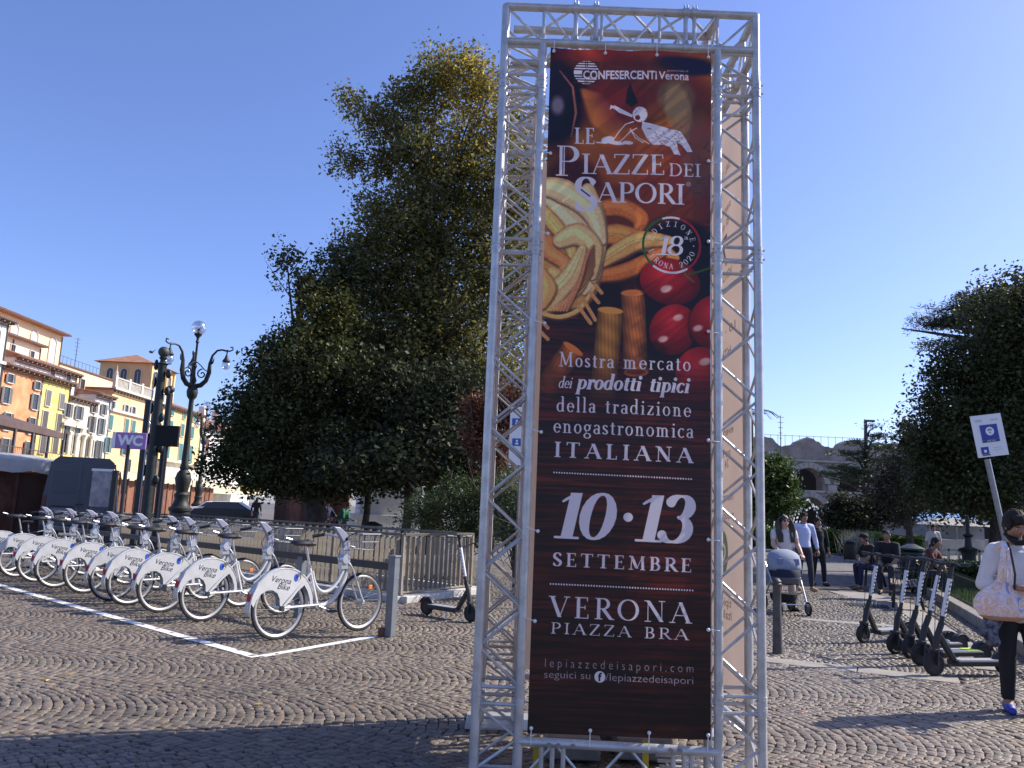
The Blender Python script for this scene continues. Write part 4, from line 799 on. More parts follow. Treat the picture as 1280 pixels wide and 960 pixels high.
# two ordinary dark bicycles at the far end
def city_bike(paint, label):
    t = thing('city_bicycle', label, 'bicycle'); wheel(t, 0, 'rear_wheel', .34, False); wheel(t, 1.05, 'front_wheel', .34, False)
    m = mat('city_bike_paint', (.03, .05, .09), .4); b = MB(); b.tube([(.44, 0, .3), (.33, 0, .78)], .016, 8); b.tube([(.44, 0, .3), (.86, 0, .76)], .018, 8); b.tube([(.34, 0, .72), (.86, 0, .80)], .015, 8)
    for s in (-1, 1): b.tube([(0, s*.05, .34), (.44, s*.04, .3)], .010, 6); b.tube([(0, s*.05, .34), (.34, s*.03, .74)], .009, 6); b.tube([(.87, s*.05, .76), (1.05, s*.05, .34)], .011, 6)
    b.tube([(.86, 0, .7), (.83, 0, .95)], .018, 8); b.obj('frame', m, t, True)
    b = MB(); b.loft([(.30, 0, .92, .10, .05), (.29, 0, .95, .13, .08), (.29, 0, .97, .09, .05)], 12); b.obj('saddle', BLK, t, True); b = MB(); b.tube([(.33, 0, .76), (.30, 0, .93)], .012, 7); b.obj('seat_post', CHR, t)
    b = MB(); b.tube([(.66, -.28, 1.0), (.80, -.2, 1.03), (.85, 0, 1.02), (.80, .2, 1.03), (.66, .28, 1.0)], .011, 7); b.tube([(.83, 0, .9), (.84, 0, 1.02)], .012, 7); b.ring((.86, .02, 1.13), (1, 0, .2), .05, .004, 16, 4); b.obj('handlebar', BLK, t, True)
    b = MB(); b.tube([(.44, -.12, .3), (.44, .12, .3)], .02, 8); b.obj('crank', CHR, t); return t
c1 = city_bike(None, 'dark ordinary bicycle with bare saddle at the left edge, behind the hire bikes'); q = W(12, 700, 15.6); place(c1, (q.x, q.y, 0), hd+R(12))
c2 = copy_tree(c1); q = W(36, 690, 16.6); place(c2, (q.x, q.y, 0), hd-R(8), 'dark ordinary bicycle with a round bar mirror in front of the brown hut'); 
# ---------------------------------------------------------------- steel railing enclosure
STEEL = mat('weathered_steel', (.235, .198, .150), .6, .1, c2=(.33, .285, .22), scale=5, bump=.15, bscale=60); RAILM = mat('dark_top_rail', (.10, .09, .075), .5, .3, c2=(.15, .14, .12), scale=6)
KERB = mat('kerb_stone', (.42, .40, .36), .8, c2=(.58, .55, .50), scale=5, bump=.3, bscale=40)
fen = thing('steel_railing', 'weathered flat-bar steel railing round the underground stair behind the hire bikes', 'railing', (0, 0, 0))
slat = MB(); slat.box((0, 0, .59), (.070, .012, .88)); SL = slat.mesh('slat', STEEL)
V0 = lambda p: Vector((p.x, p.y, 0))
def rail_run(A, B, step=.135):
    A = V0(A); B = V0(B); d = (B-A); L = d.length; d.normalize(); a = math.atan2(d.y, d.x); n = int(L/step)
    for z, w, h in ((1.065, .075, .045), (.14, .05, .03)): b = MB(); b.bar(A+Vector((0, 0, z)), B+Vector((0, 0, z)), w, h); b.obj('top_rail' if z > 1 else 'bottom_rail', RAILM if z > 1 else STEEL, fen, bevel=.004)
    for i in range(1, n): p = A+d*L*i/n; o = inst('slat', SL, fen, p, a+R(82))
    for t in [k/max(1, round(L/2)) for k in range(max(1, round(L/2))+1)]: b = MB(); p = A+d*L*t; b.box(p+Vector((0, 0, .55)), (.05, .05, 1.02), a); b.obj('post', STEEL, fen)
rail_run(FA, FD); rail_run(FA, FB); rail_run(FB, FC, .27); rail_run(FD, FC, .27)
kt = thing('kerb', 'low pale stone kerb under the steel railing', 'kerb', (0, 0, 0)); 
for A, B in ((FA-E2*.12-E1*.12, FD-E2*.12), (FA-E1*.12-E2*.12, FB-E1*.12), (FB+E2*.12, FC+E2*.12)):
    A = V0(A); B = V0(B); L = (B-A).length; n = max(1, round(L/1.2)); d = (B-A).normalized()
    for i in range(n): b = MB(); b.bar(A+d*(L*i/n+.006)+Vector((0, 0, .045)), A+d*(L*(i+1)/n-.006)+Vector((0, 0, .045)), .24, .12); b.obj('kerb_stone', KERB, kt, bevel=.012)
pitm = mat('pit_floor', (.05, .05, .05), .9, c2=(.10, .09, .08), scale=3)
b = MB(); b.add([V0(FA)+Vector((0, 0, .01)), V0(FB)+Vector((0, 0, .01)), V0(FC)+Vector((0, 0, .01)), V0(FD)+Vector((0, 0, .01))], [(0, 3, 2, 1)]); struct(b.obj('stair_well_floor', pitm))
# ---------------------------------------------------------------- electric scooters
WTAPE = mat('white_stem_tape', (.74, .74, .75), .5); GRIPT = mat('grey_deck_grip', (.25, .26, .28), .6, c2=(.34, .35, .37), scale=30); LIME = mat('lime_deck_stripe', (.55, .75, .08), .5)
def make_scooter(stripe=None):
    t = thing('electric_scooter', 'black electric scooter', 'scooter')
    for x, nm in ((0, 'front_wheel'), (.84, 'rear_wheel')):
        b = MB(); b.ring((0, 0, 0), (0, 1, 0), .088, .030, 26, 8); w = b.obj(nm, RUB, t, True); w.location = (x, 0, .118)
        b = MB(); b.lathe([(.066, -.022), (.066, .022)], n=20, M=Matrix.Rotation(R(90), 3, 'X'));
        for k in range(5): a = 2*math.pi*k/5; b.box((.04*math.cos(a), 0, .04*math.sin(a)), (.02, .05, .02))
        b.obj('hub', BLK, w, True)
    b = MB(); b.box((.50, 0, .13), (.56, .17, .055)); b.bar((.24, 0, .14), (.075, 0, .40), .05, .06); b.obj('deck', BLK, t, bevel=.012)
    b = MB(); b.box((.51, 0, .160), (.50, .145, .006)); g = b.obj('grip_mat', GRIPT, t)
    if stripe: b = MB(); b.box((.66, 0, .165), (.16, .12, .005)); b.obj('stripe', stripe, g)
    b = MB(); b.tube([(.02, 0, .22), (.065, 0, .40), (.12, 0, .52)], .031, 10); b.tube([(.115, 0, .50), (.285, 0, 1.09)], .021, 10); b.obj('stem', BLK, t, True)
    for s in (-1, 1): pass
    b = MB()
    for s in (-1, 1): b.bar((0, s*.045, .11), (.02, s*.045, .25), .012, .035)
    b.box((.015, 0, .25), (.06, .10, .03)); b.obj('fork', BLK, t, bevel=.004)
    b = MB(); P = [(.138, 0, .58), (.246, 0, .952)]; b.tube(P, .0235, 12, False); tp = b.obj('stem_tape', WTAPE, t, True)
    d = (Vector(P[1])-Vector(P[0])).normalized()
    b = MB()
    rr = random.Random(2)
    for i in range(8):
        p = Vector(P[0])+d*(.03+.045*i)
        for s in (-1, 1):
            for off in (-1, 1): b.bar(p+Vector((off*.006, s*.0228, .0)), p+Vector((off*.006, s*.0245, 0))+d*(.022 if (i+off) % 3 else .01), .006, .004)
            b.bar(p+Vector((-.009, s*.0235, 0)), p+Vector((.009, s*.0235, .003)), .004, .006)
    b.obj('lettering', INK, tp)
    b = MB(); b.tube([(.28, -.22, 1.105), (.287, 0, 1.095), (.28, .22, 1.105)], .013, 8); b.box((.275, 0, 1.105), (.07, .06, .035)); b.obj('handlebar', BLK, t, True)
    for s in (-1, 1): b = MB(); b.tube([(.28, s*.13, 1.103), (.28, s*.24, 1.106)], .019, 8); b.tube([(.25, s*.10, 1.11), (.22, s*.19, 1.09)], .005, 5); b.obj('grip', BLK, t, True)
    b = MB(); vs = []; fs = []
    for i in range(11):
        a = R(20+150*i/10); vs += [(.84+.135*math.cos(a), -.035, .118+.135*math.sin(a)), (.84+.135*math.cos(a), .035, .118+.135*math.sin(a))]
    for i in range(10): fs.append((2*i, 2*i+1, 2*i+3, 2*i+2))
    b.add(vs, fs); o = b.obj('mudguard', BLK, t, True); m_ = o.modifiers.new('s', 'SOLIDIFY'); m_.thickness = .006
    b = MB(); b.tube([(.17, .02, 1.08), (.09, .03, .80), (.06, .03, .45), (.03, .03, .30)], .004, 5); b.tube([(.16, -.02, 1.08), (.10, -.04, .75), (.05, -.03, .40)], .004, 5); b.obj('brake_cable', BLK, t)
    b = MB(); b.bar((.36, .09, .10), (.33, .13, .005), .012, .012); b.obj('kickstand', SIL, t)
    b = MB(); b.box((.965, 0, .17), (.012, .045, .03)); b.obj('tail_lamp', RED, t)
    return t
sct = make_scooter(); sct2 = make_scooter(LIME)
def put_sc(o, a, b, label, s=1., group='electric scooters parked in a row'):
    p = V0(a); q = V0(b); d = q-p; return place(o, p, math.atan2(d.y, d.x), label, group, s)
F_ = [G(1079, 804), G(1119, 818), G(1137, 823), G(1150, 832), G(1168, 845)]
HDG = [R(28), R(20), R(24), R(16), R(12)]
LB = ['black scooter standing apart at the left end of the row, nearest the slatted bench', 'black scooter second from the bench, its white stem tape clear of the others', 'black scooter in the middle of the row, left stem of the close pair', 'black scooter with a lime stripe on its deck, right stem of the close pair', 'black scooter nearest the woman in the white shirt, grey deck in full view']
for i in range(5):
    o = sct2 if i == 3 else (sct if i == 0 else copy_tree(sct)); place(o, V0(F_[i]), HDG[i], LB[i], 'electric scooters parked in a row on the right', 1.03); o.rotation_euler.x = R((2, -1.5, 1, 3, -1)[i])
o = copy_tree(sct); a = G(588, 778); b_ = G(527, 768); put_sc(o, a, b_, 'lone black scooter standing by the corner of the steel railing, left of the tower', 1.03); del o['group']
# ---------------------------------------------------------------- bollard, wifi sign, parking sign
IRON = mat('grey_cast_iron', (.06, .06, .06), .6, .2, c2=(.10, .095, .09), scale=12, bump=.2)
p = V0(G(972, 817)); b = MB(); b.lathe([(.058, -.02), (.055, .1), (.048, .55), (.046, .76), (.056, .775), (.058, .79), (.048, .80), (.052, .82), (.03, .85), (.008, .856)], p, 18)
tag(b.obj('bollard', IRON, smooth=True), 'slim dark cast iron bollard standing in front of the pushchair', 'bollard')
sgn = thing('wifi_sign', 'white wifi notice with blue square on a leaning grey pole at the right', 'sign', (0, 0, 0)); Y = 9.6
pb = W(1284, 800, Y); pt = W(1234, 574, Y); dd = (pt-pb).normalized(); pb = pb-dd*(pb.z/dd.z)
b = MB(); b.tube([pb, pt], .032, 12); b.obj('pole', mat('galvanised_pole', (.30, .31, .33), .45, .6, c2=(.24, .25, .26), scale=15), sgn, True)
cs_ = [W(1211, 521, Y), W(1249, 517, Y), W(1258, 568, Y), W(1219, 573, Y)]; O = (cs_[0]+cs_[1]+cs_[2]+cs_[3])/4; Xv = ((cs_[1]-cs_[0])+(cs_[2]-cs_[3])).normalized(); Zv = ((cs_[0]-cs_[3])+(cs_[1]-cs_[2])).normalized(); Zv = (Zv-Xv*Zv.dot(Xv)).normalized(); w = (cs_[1]-cs_[0]).length; h = (cs_[0]-cs_[3]).length; Nv = Zv.cross(Xv)*-1
if Nv.y > 0: Nv = -Nv
WHT = mat('white_enamel', (.78, .78, .78), .4); SB = mat('sign_blue', (.03, .04, .30), .4)
def plate(u0, v0, u1, v1, d, m, nm='panel', par=sgn):
    b = MB(); q = [O+Xv*(u*w-w/2)+Zv*(h/2-v*h)+Nv*d for u, v in ((u0, v0), (u1, v0), (u1, v1), (u0, v1))]; q2 = [v-Nv*.004 for v in q]; b.add(q+q2, [(0, 1, 2, 3), (7, 6, 5, 4), (0, 4, 5, 1), (1, 5, 6, 2), (2, 6, 7, 3), (3, 7, 4, 0)]); return b.obj(nm, m, par)
plate(0, 0, 1, 1, .04, WHT); plate(.24, .24, .80, .60, .046, SB, 'blue_square'); plate(.24, .605, .80, .66, .046, mat('sign_blue_dark', (.02, .02, .16), .4), 'blue_bar'); plate(.14, .76, .38, .93, .046, SB, 'small_square'); plate(.16, .94, .40, .965, .046, INK, 'caption')
def disc(u, v, r, d, m, nm, par=sgn, a0=0, a1=360, ri=0.):
    b = MB(); C = O+Xv*(u*w-w/2)+Zv*(h/2-v*h)+Nv*d; n = 26
    P = [C+Xv*math.cos(R(a0+(a1-a0)*i/n))*r+Zv*math.sin(R(a0+(a1-a0)*i/n))*r for i in range(n+1)]; Q = [C+(p-C)*(ri/r) for p in P]; b.add(P+Q, [(i, i+1, i+n+2, i+n+1) for i in range(n)]); return b.obj(nm, m, par)
disc(.53, .40, .052, .0475, WHT, 'emblem_disc')
for r in (.040, .026): disc(.53, .42, r, .049, INK, 'wifi_arc', a0=40, a1=140, ri=r-.008)
disc(.53, .435, .008, .049, INK, 'wifi_dot'); disc(.26, .86, .018, .0475, WHT, 'emblem_disc')
MM = lambda u, v: Matrix.Translation(O+Xv*(u*w-w/2)+Zv*(h/2-v*h)+Nv*.0472) @ Matrix((Xv, Zv, Nv)).transposed().to_4x4()
GRY = mat('grey_print', (.30, .30, .33), .5)
for s_, u, v, z_, m_ in (('COMUNE', .22, .12, .022, GRY), ('DI VERONA', .24, .155, .016, GRY), ('verona', .74, .13, .03, GRY), ('FREE WIFI', .52, .632, .024, WHT), ('WIFI FREE ZONE', .68, .80, .014, GRY), ('accesso internet gratuito', .66, .845, .012, GRY), ('senza fili', .64, .89, .012, GRY)): put_text('lettering', s_, z_, m_, sgn, MM(u, v))
Y = 13.; pk = thing('parking_sign', 'pair of white and blue plates on a pole seen through the left truss leg', 'sign', (0, 0, 0)); a = W(646, 700, Y); t_ = W(652, 492, Y); a = Vector((a.x, a.y, 0)); t_ = Vector((a.x, a.y, t_.z))
b = MB(); b.tube([a, t_], .03, 10); b.obj('pole', GPOST, pk, True)
c = W(646, 545, Y); b = MB(); b.box(c+Vector((0, -.04, 0)), (.24, .012, .95)); b.obj('panel', WHT, pk)
for py in (528, 553): q = W(646, py, Y); b = MB(); b.box(q+Vector((0, -.05, 0)), (.15, .008, .12)); pl = b.obj('blue_plate', mat('plate_blue', (.03, .10, .40), .4), pk); b = MB(); b.ball(q+Vector((0, -.056, .02)), (.02, .004, .02), 8); b.box(q+Vector((0, -.057, -.025)), (.05, .004, .03)); b.obj('symbol', WHT, pl)
# ---------------------------------------------------------------- WC sign, tall dark posts, ornate lamps
Y = 15.; wc = thing('toilet_sign', 'purple WC sign on a thin black pole', 'sign', (0, 0, 0)); a = W(152, 655, Y); t_ = W(161, 556, Y); a = Vector((t_.x, t_.y, 0))
b = MB(); b.tube([a, Vector((t_.x, t_.y, t_.z))], .035, 10); b.obj('pole', BLK, wc, True)
c = W(164, 551, Y); ax = Vector((math.cos(R(4)), math.sin(R(4)), 0)); b = MB(); b.box(c, (.56, .04, .31), R(4)); b.obj('panel', mat('lilac_panel', (.34, .20, .46), .5), wc, bevel=.01)
b = MB(); b.box(c-ax*.31, (.06, .05, .31), R(4)); b.obj('side_panel', WHT, wc)
M = Matrix.Translation(c+Vector((.002, -.023, -.005))) @ Matrix.Rotation(R(4), 4, 'Z') @ Matrix.Rotation(R(90), 4, 'X') @ Matrix.Rotation(0, 4, 'Z'); put_text('letter', 'W', .26, WHT, wc, M @ Matrix.Translation((-.095, 0, 0)), .012); put_text('letter', 'C', .26, WHT, wc, M @ Matrix.Translation((.125, 0, 0)), .012)
GRN = mat('dark_green_iron', (.008, .013, .013), .5, .1, c2=(.018, .026, .024), scale=10); Y = 18.
po = thing('ball_topped_post', 'thick dark green iron post with a ball on top, beside the purple WC sign', 'post', (0, 0, 0)); t_ = W(206, 440, Y); zb = t_.z; P = Vector((t_.x-.02, t_.y, 0))
b = MB(); b.lathe([(.17, 0), (.17, .3), (.12, .34), (.11, 1.2), (.10, 3.0), (.085, zb-.45), (.10, zb-.3), (.13, zb-.28), (.06, zb-.24), (.06, zb-.18), (.09, zb-.14), (.05, zb-.1)], P, 18); b.obj('shaft', GRN, po, True)
b = MB(); b.ball(P+Vector((0, 0, zb)), .125, 18); b.obj('ball', mat('weathered_ball', (.05, .055, .045), .6), po, True); b = MB(); b.tube([P+Vector((-.24, 0, zb-.29)), P+Vector((.2, 0, zb-.27))], .014, 6); b.obj('crossbar', GRN, po)
b = MB(); b.tube([P+Vector((-.13, -.09, .4)), P+Vector((-.12, -.1, 3.)), P+Vector((-.11, -.1, zb-.5))], .012, 6); b.obj('cable_duct', mat('pale_duct', (.35, .38, .38), .4, .4), po, True)
for z in (1.9, 2.6, 3.3, 3.9, 4.3):
    b = MB(); b.ball(P+Vector((.14+.05*math.sin(z*5), 0, z)), (.07, .06, .11), 8); b.obj('bracket', GRN, po, True); b = MB(); b.ball(P+Vector((-.15, .02, z+.2)), (.05, .05, .13), 8); b.obj('bracket', GRN, po, True)
p2 = thing('dark_post', 'slim black post with a ball cap, just right of the ball-topped green post', 'post', (0, 0, 0)); t_ = W(213, 487, 19); P2 = Vector((t_.x, t_.y, 0)); b = MB(); b.lathe([(.10, 0), (.075, .3), (.075, t_.z-.1), (.05, t_.z-.08)], P2, 12); b.ball(P2+Vector((0, 0, t_.z)), .10, 12); b.obj('shaft', BLK, p2, True)
b = MB(); c = W(209, 545, 17.6); b.box(c, (.50, .10, .46), R(6)); b.box(c+Vector((.02, .06, 0)), (.40, .06, .38)); sp = thing('monitor_box', 'plain black square box mounted beside the ball-topped post', 'box', (0, 0, 0)); b.obj('casing', mat('matt_black', (.004, .004, .005), .8), sp, bevel=.01); b = MB(); b.tube([c+Vector((0, .05, -.2)), Vector((c.x, c.y+.05, 0))], .03, 8); b.obj('stand', BLK, sp)
t_ = W(186, 500, 18.6); b = MB(); b.box((t_.x, t_.y, t_.z/2), (.14, .05, t_.z)); b.box((t_.x+.16, t_.y, t_.z/2+.2), (.12, .04, t_.z-1.0)); tag(b.obj('folded_parasol', BLK, bevel=.01), 'flat dark upright panel left of the ball-topped post', 'panel')
LG = mat('lamp_iron', (.010, .013, .011), .55, .1, c2=(.022, .027, .022), scale=8, bump=.3); GLB = glass('globe_glass', (.95, .97, 1.), .12, .42)
def lamp(label, loc, s=1., rz=0., cat='street lamp'):
    t = thing('street_lamp', label, cat, loc, rz); t.scale = (s, s, s)
    b = MB(); b.lathe([(.50, 0), (.50, .25), (.42, .3), (.40, 1.0), (.46, 1.05), (.46, 1.15), (.34, 1.25), (.26, 1.5), (.30, 1.7), (.22, 1.8), (.28, 2.1), (.33, 2.35), (.26, 2.6), (.16, 2.72), (.19, 2.8), (.15, 2.95), (.125, 4.0), (.10, 5.5), (.095, 5.65), (.20, 5.8), (.23, 6.0), (.19, 6.2), (.10, 6.35), (.13, 6.5), (.06, 6.7), (.055, 7.0), (.09, 7.1), (.05, 7.2), (.045, 8.1), (.08, 8.15), (.05, 8.25), (.06, 8.35), (.15, 8.45), (.16, 8.52)], (0, 0, 0), 18); b.obj('column', LG, t, True)
    b = MB(); b.ball((0, 0, 8.78), .31, 20); b.obj('globe', GLB, t, True); b = MB(); b.tube([(0, 0, 8.5), (0, 0, 8.66)], .05, 8); b.ball((0, 0, 8.7), .06, 8); b.obj('lamp_holder', LG, t)
    for k, a in enumerate((-4, 112, 236)):
        c, s_ = math.cos(R(a)), math.sin(R(a)); q = lambda r, z: (r*c, r*s_, z)
        P = [q(.1, 6.25), q(.32, 6.3), q(.52, 6.5), q(.62, 6.85), q(.62, 7.25), q(.70, 7.60), q(.88, 7.82), q(1.08, 7.86), q(1.28, 7.82), q(1.42, 7.82)]
        b = MB(); b.tube(P, [.10, .11, .10, .10, .07, .05, .045, .04, .04, .03], 8); b.tube([q(1.42, 7.82), q(1.54, 7.88), q(1.52, 8.0), q(1.42, 7.98)], .03, 6); b.tube([q(.62, 7.2), q(.74, 7.3), q(.78, 7.5)], [.05, .04, .01], 6)
        sp = [q(.33+(.22-.011*i)*math.cos(i*.45+1.6), 6.78+(.22-.011*i)*math.sin(i*.45+1.6)) for i in range(18)]; b.tube(sp, .03, 6); b.tube([q(.05, 7.3), q(.25, 7.15), q(.4, 6.98), q(.55, 6.9)], .025, 6); ar = b.obj('arm', LG, t, True)
        b = MB(); b.lathe([(.16, 7.42), (.17, 7.46), (.09, 7.58), (.06, 7.68), (.03, 7.75), (.03, 7.95)], q(1.30, -.08), 12); b.obj('lantern_cap', LG, ar, True); b = MB(); b.ball(q(1.30, 7.19), .185, 16); b.obj('globe', GLB, ar, True)
    return t
q = W(240, 493, 33); q = V0(q); l1 = lamp('ornate dark iron street lamp with clear globes, rising beside the ball-topped post', q, .985, R(5))
q = V0(W(254, 560, 62)); l2 = copy_tree(l1); place(l2, q, R(30), 'farther street lamp with globes, in front of the white house with brown shutters'); l2.scale = (1, 1, 1)
q = V0(W(182, 560, 75)); l3 = copy_tree(l1); place(l3, q, R(70), 'distant scrolled street lamp behind the purple WC sign'); l3.scale = (.95,)*3
# ---------------------------------------------------------------- van and notice board
VAN = mat('slate_van_paint', (.062, .068, .085), .4, c2=(.075, .08, .098), scale=2); VB = 27.8
van = thing('van', 'dark slate blue high-roof van seen from behind', 'van', (0, 0, 0)); c = V0(W(98, 640, VB*.87)); van.location = c; van.rotation_euler = (0, 0, R(25))
out = [(-.98, .45), (-1.0, .9), (-.97, 1.5), (-.88, 2.25), (-.80, 2.5), (-.66, 2.62), (.66, 2.62), (.80, 2.5), (.88, 2.25), (.97, 1.5), (1.0, .9), (.98, .45)]
b = MB(); n = len(out); vs = []; L = [(0, 1.), (.08, 1.012), (3.9, 1.0), (4.6, .98)]
for y, k in L: vs += [(x*k, y, z) for x, z in out]
b.add(vs, [(j*n+i, j*n+(i+1) % n, (j+1)*n+(i+1) % n, (j+1)*n+i) for j in range(3) for i in range(n)]+[tuple(range(n-1, -1, -1))])
fr = [(x*.96, 5.3, min(z, 1.25)) for x, z in out]; b2 = len(b.v); b.add([(x*.98, 4.6, z) for x, z in out]+fr, [(i, (i+1) % n, n+(i+1) % n, n+i) for i in range(n)]+[tuple(n+i for i in range(n))]); b.obj('body', VAN, van)
DW = mat('dark_van_glass', (.045, .055, .08), .3)
for s in (-1, 1):
    b = MB(); b.box((s*.45, -.008, 1.5), (.84, .02, 1.90)); d_ = b.obj('rear_door', VAN, van, bevel=.01); b = MB(); b.box((s*.45, -.02, 1.85), (.62, .012, .65)); b.obj('window', DW, d_, bevel=.02); b = MB(); b.box((s*.10-.04*s, -.03, 1.22), (.10, .03, .05)); b.obj('handle', BLK, d_)
    b = MB(); b.box((s*.93, -.012, 1.15), (.10, .03, .6)); b.obj('tail_lamp', mat('van_lamp', (.10, .015, .02), .3), van, bevel=.01); b = MB(); b.box((s*1.12, 4.1, 1.75), (.18, .10, .3)); b.obj('mirror', BLK, van, bevel=.02)
    for y in (.9, 4.2): b = MB(); b.lathe([(.2, -.11), (.34, -.11), (.34, .11), (.2, .11)], (s*.85, y, .34), 18, Matrix.Rotation(R(90), 3, 'Y')); b.obj('wheel', RUB, van)
b = MB(); b.box((-.45, -.03, 1.02), (.60, .03, .16)); b.obj('number_plate', mat('plate_grey', (.16, .17, .22), .5), van); b = MB(); b.box((-.45, -.032, 1.15), (.62, .04, .05)); b.obj('plate_trim', BLK, van); b = MB(); b.box((0, -.1, .5), (1.9, .2, .22)); b.obj('bumper', BLK, van, bevel=.03)
nb_ = thing('notice_board', 'glazed white-framed notice board standing in front of the van', 'notice board', (0, 0, 0)); Y = 20.; c = W(127, 612, Y); b = MB(); z0 = c.z-.42; z1 = c.z+.48
b.box((c.x, c.y, (z0+z1)/2), (.50, .05, z1-z0), R(4)); b.obj('panel', mat('board_print', (.16, .17, .22), .15, c2=(.34, .33, .34), scale=5), nb_); b = MB(); b.box((c.x, c.y-.03, z1), (.54, .03, .06), R(4)); b.obj('frame', WHT, nb_)
b = MB(); b.box((c.x-.25, c.y, z0/2+.3), (.04, .04, z0+.6)); b.box((c.x+.30, c.y, z1/2), (.12, .10, z1)); b.obj('post', BLK, nb_)
# ---------------------------------------------------------------- right side: garden kerb, railing, bench, bins
GK = [G(1140, 728), G(1165, 745), G(1230, 785), G(1290, 822)]
gk = thing('garden_kerb', 'low stone kerb along the grass bed on the right', 'kerb', (0, 0, 0)); K0 = V0(G(1150, 735)); K1 = V0(G(1284, 817)); K0 = K0+(K0-K1)*.6; K1 = K1+(K1-K0)*.15; d = (K1-K0); L = d.length; d.normalize(); n = round(L/1.1); nrm = Vector((-d.y, d.x, 0)); nrm = nrm if nrm.x > 0 else -nrm
KD = mat('garden_kerb_stone', (.20, .18, .155), .85, c2=(.30, .27, .23), scale=6, bump=.3)
for i in range(n): b = MB(); b.bar(K0+d*(L*i/n+.008)+Vector((0, 0, .07)), K0+d*(L*(i+1)/n-.008)+Vector((0, 0, .07)), .22, .20); b.obj('kerb_stone', KD, gk, bevel=.015)
gf = thing('garden_railing', 'low dark wire railing with hooped bars in front of the grass bed', 'railing', (0, 0, 0)); A = K0+nrm*.12; B = K1+nrm*.12; N = int(L/.16)
bar = MB(); bar.tube([(0, 0, .1), (0, 0, .68)], .008, 5); BM = bar.mesh('bar', mat('green_railing_paint', (.02, .035, .02), .5))
for i in range(N): p = A+d*L*i/N; inst('bar', BM, gf, p)
for z in (.2, .62): b = MB(); b.bar(A+Vector((0, 0, z)), B+Vector((0, 0, z)), .014, .022); b.obj('rail', BM.materials[0], gf)
GRASSB = mat('grass_soil', (.035, .06, .015), .95, c2=(.06, .10, .03), scale=8)
b = MB(); C0 = K0+nrm*9; C1 = K1+nrm*9; b.add([K0+Vector((0, 0, .05)), K1+Vector((0, 0, .05)), C1+Vector((0, 0, .05)), C0+Vector((0, 0, .05))], [(0, 1, 2, 3)]); struct(b.obj('lawn', GRASSB))
def blades(name, n, pf, h, w, c, seed, m):
    rg = np.random.RandomState(seed); P = pf(rg, n); a = rg.rand(n)*6.283; hh = h*rg.uniform(.5, 1.3, n); ln_ = rg.normal(0, .25, (n, 2))*hh[:, None]; dx = np.cos(a)*w; dy = np.sin(a)*w
    V = np.stack([np.stack([P[:, 0]-dx, P[:, 1]-dy, P[:, 2]], 1), np.stack([P[:, 0]+dx, P[:, 1]+dy, P[:, 2]], 1), np.stack([P[:, 0]+ln_[:, 0], P[:, 1]+ln_[:, 1], P[:, 2]+hh], 1)], 1).reshape(-1, 3)
    t = rg.uniform(.6, 1.35, n); cols = np.stack([t, t*rg.uniform(.9, 1.1, n), t], 1); return link(bpy.data.objects.new(name, fast_mesh(name, V, np.arange(n*3).reshape(-1, 3), m, cols)))
GRS = mat('grass_blade', (.11, .17, .035), .7, attr='tone', trans=.35)
def pf(rg, n):
    u = rg.rand(n); v = rg.rand(n)**1.7*6; return np.stack([K0.x+d.x*L*u+nrm.x*(v+.15), K0.y+d.y*L*u+nrm.y*(v+.15), np.full(n, .05)], 1)
stuff(blades('grass', 42000, pf, .16, .012, None, 3, GRS)).__class__; 
# metal crowd barrier piece by the woman
gb = thing('crowd_barrier', 'pale metal barrier with upright bars behind the woman in white', 'barrier', (0, 0, 0)); A = V0(G(1238, 806)); B = V0(G(1262, 822)); dv = (B-A).normalized()
GAL = mat('galvanised_steel', (.34, .33, .31), .4, .6)
for i in range(9): b = MB(); p = A+dv*.13*i; b.bar(p+Vector((0, 0, .08)), p+Vector((0, 0, .9)), .03, .012); b.obj('bar', GAL, gb)
for z in (.08, .92): b = MB(); b.bar(A+Vector((0, 0, z)), A+dv*1.1+Vector((0, 0, z)), .03, .03); b.obj('rail', GAL, gb)
WOODB = mat('bench_slat_wood', (.20, .15, .11), .6, c2=(.30, .25, .20), scale=12); BI = mat('bench_iron', (.02, .022, .024), .5, .4)
def bench(label, loc, rz, W_=1.7, back=True):
    t = thing('bench', label, 'bench', loc, rz)
    for i in range(8): x = -.22+i*.065; b = MB(); b.box((x, 0, .45-.03*math.sin((i)/7*math.pi)), (.048, W_, .028)); b.obj('slat', WOODB, t, bevel=.004)
    if back:
        for i in range(7): b = MB(); b.box((.29+i*.022, 0, .50+i*.062), (.022, W_, .048)); b.obj('back_slat', WOODB, t, bevel=.004)
    for y in (-W_/2+.12, W_/2-.12):
        b = MB(); b.bar((-.24, y, .43), (.27, y, .43), .05, .035); b.bar((-.18, y, .42), (-.22, y, 0), .05, .05); b.bar((.2, y, .42), (.30, y, 0), .05, .05); b.bar((.26, y, .42), (.44, y, .95), .05, .03) if back else None; b.tube([(-.2, y, .45), (-.2, y, .66), (.3, y, .68)], .018, 6); b.obj('leg', BI, t, bevel=.005)
    return t
q = V0(G(1128, 757)); bench('slatted bench with its seat slats catching the sun, behind the scooters', (q.x+.1, q.y+.1, 0), R(-25), 1.8)
q = V0(G(1092, 737)); bench('dark bench on which the seated person in a cap leans forward', (q.x+.45, q.y+.3, 0), R(0), 1.6)
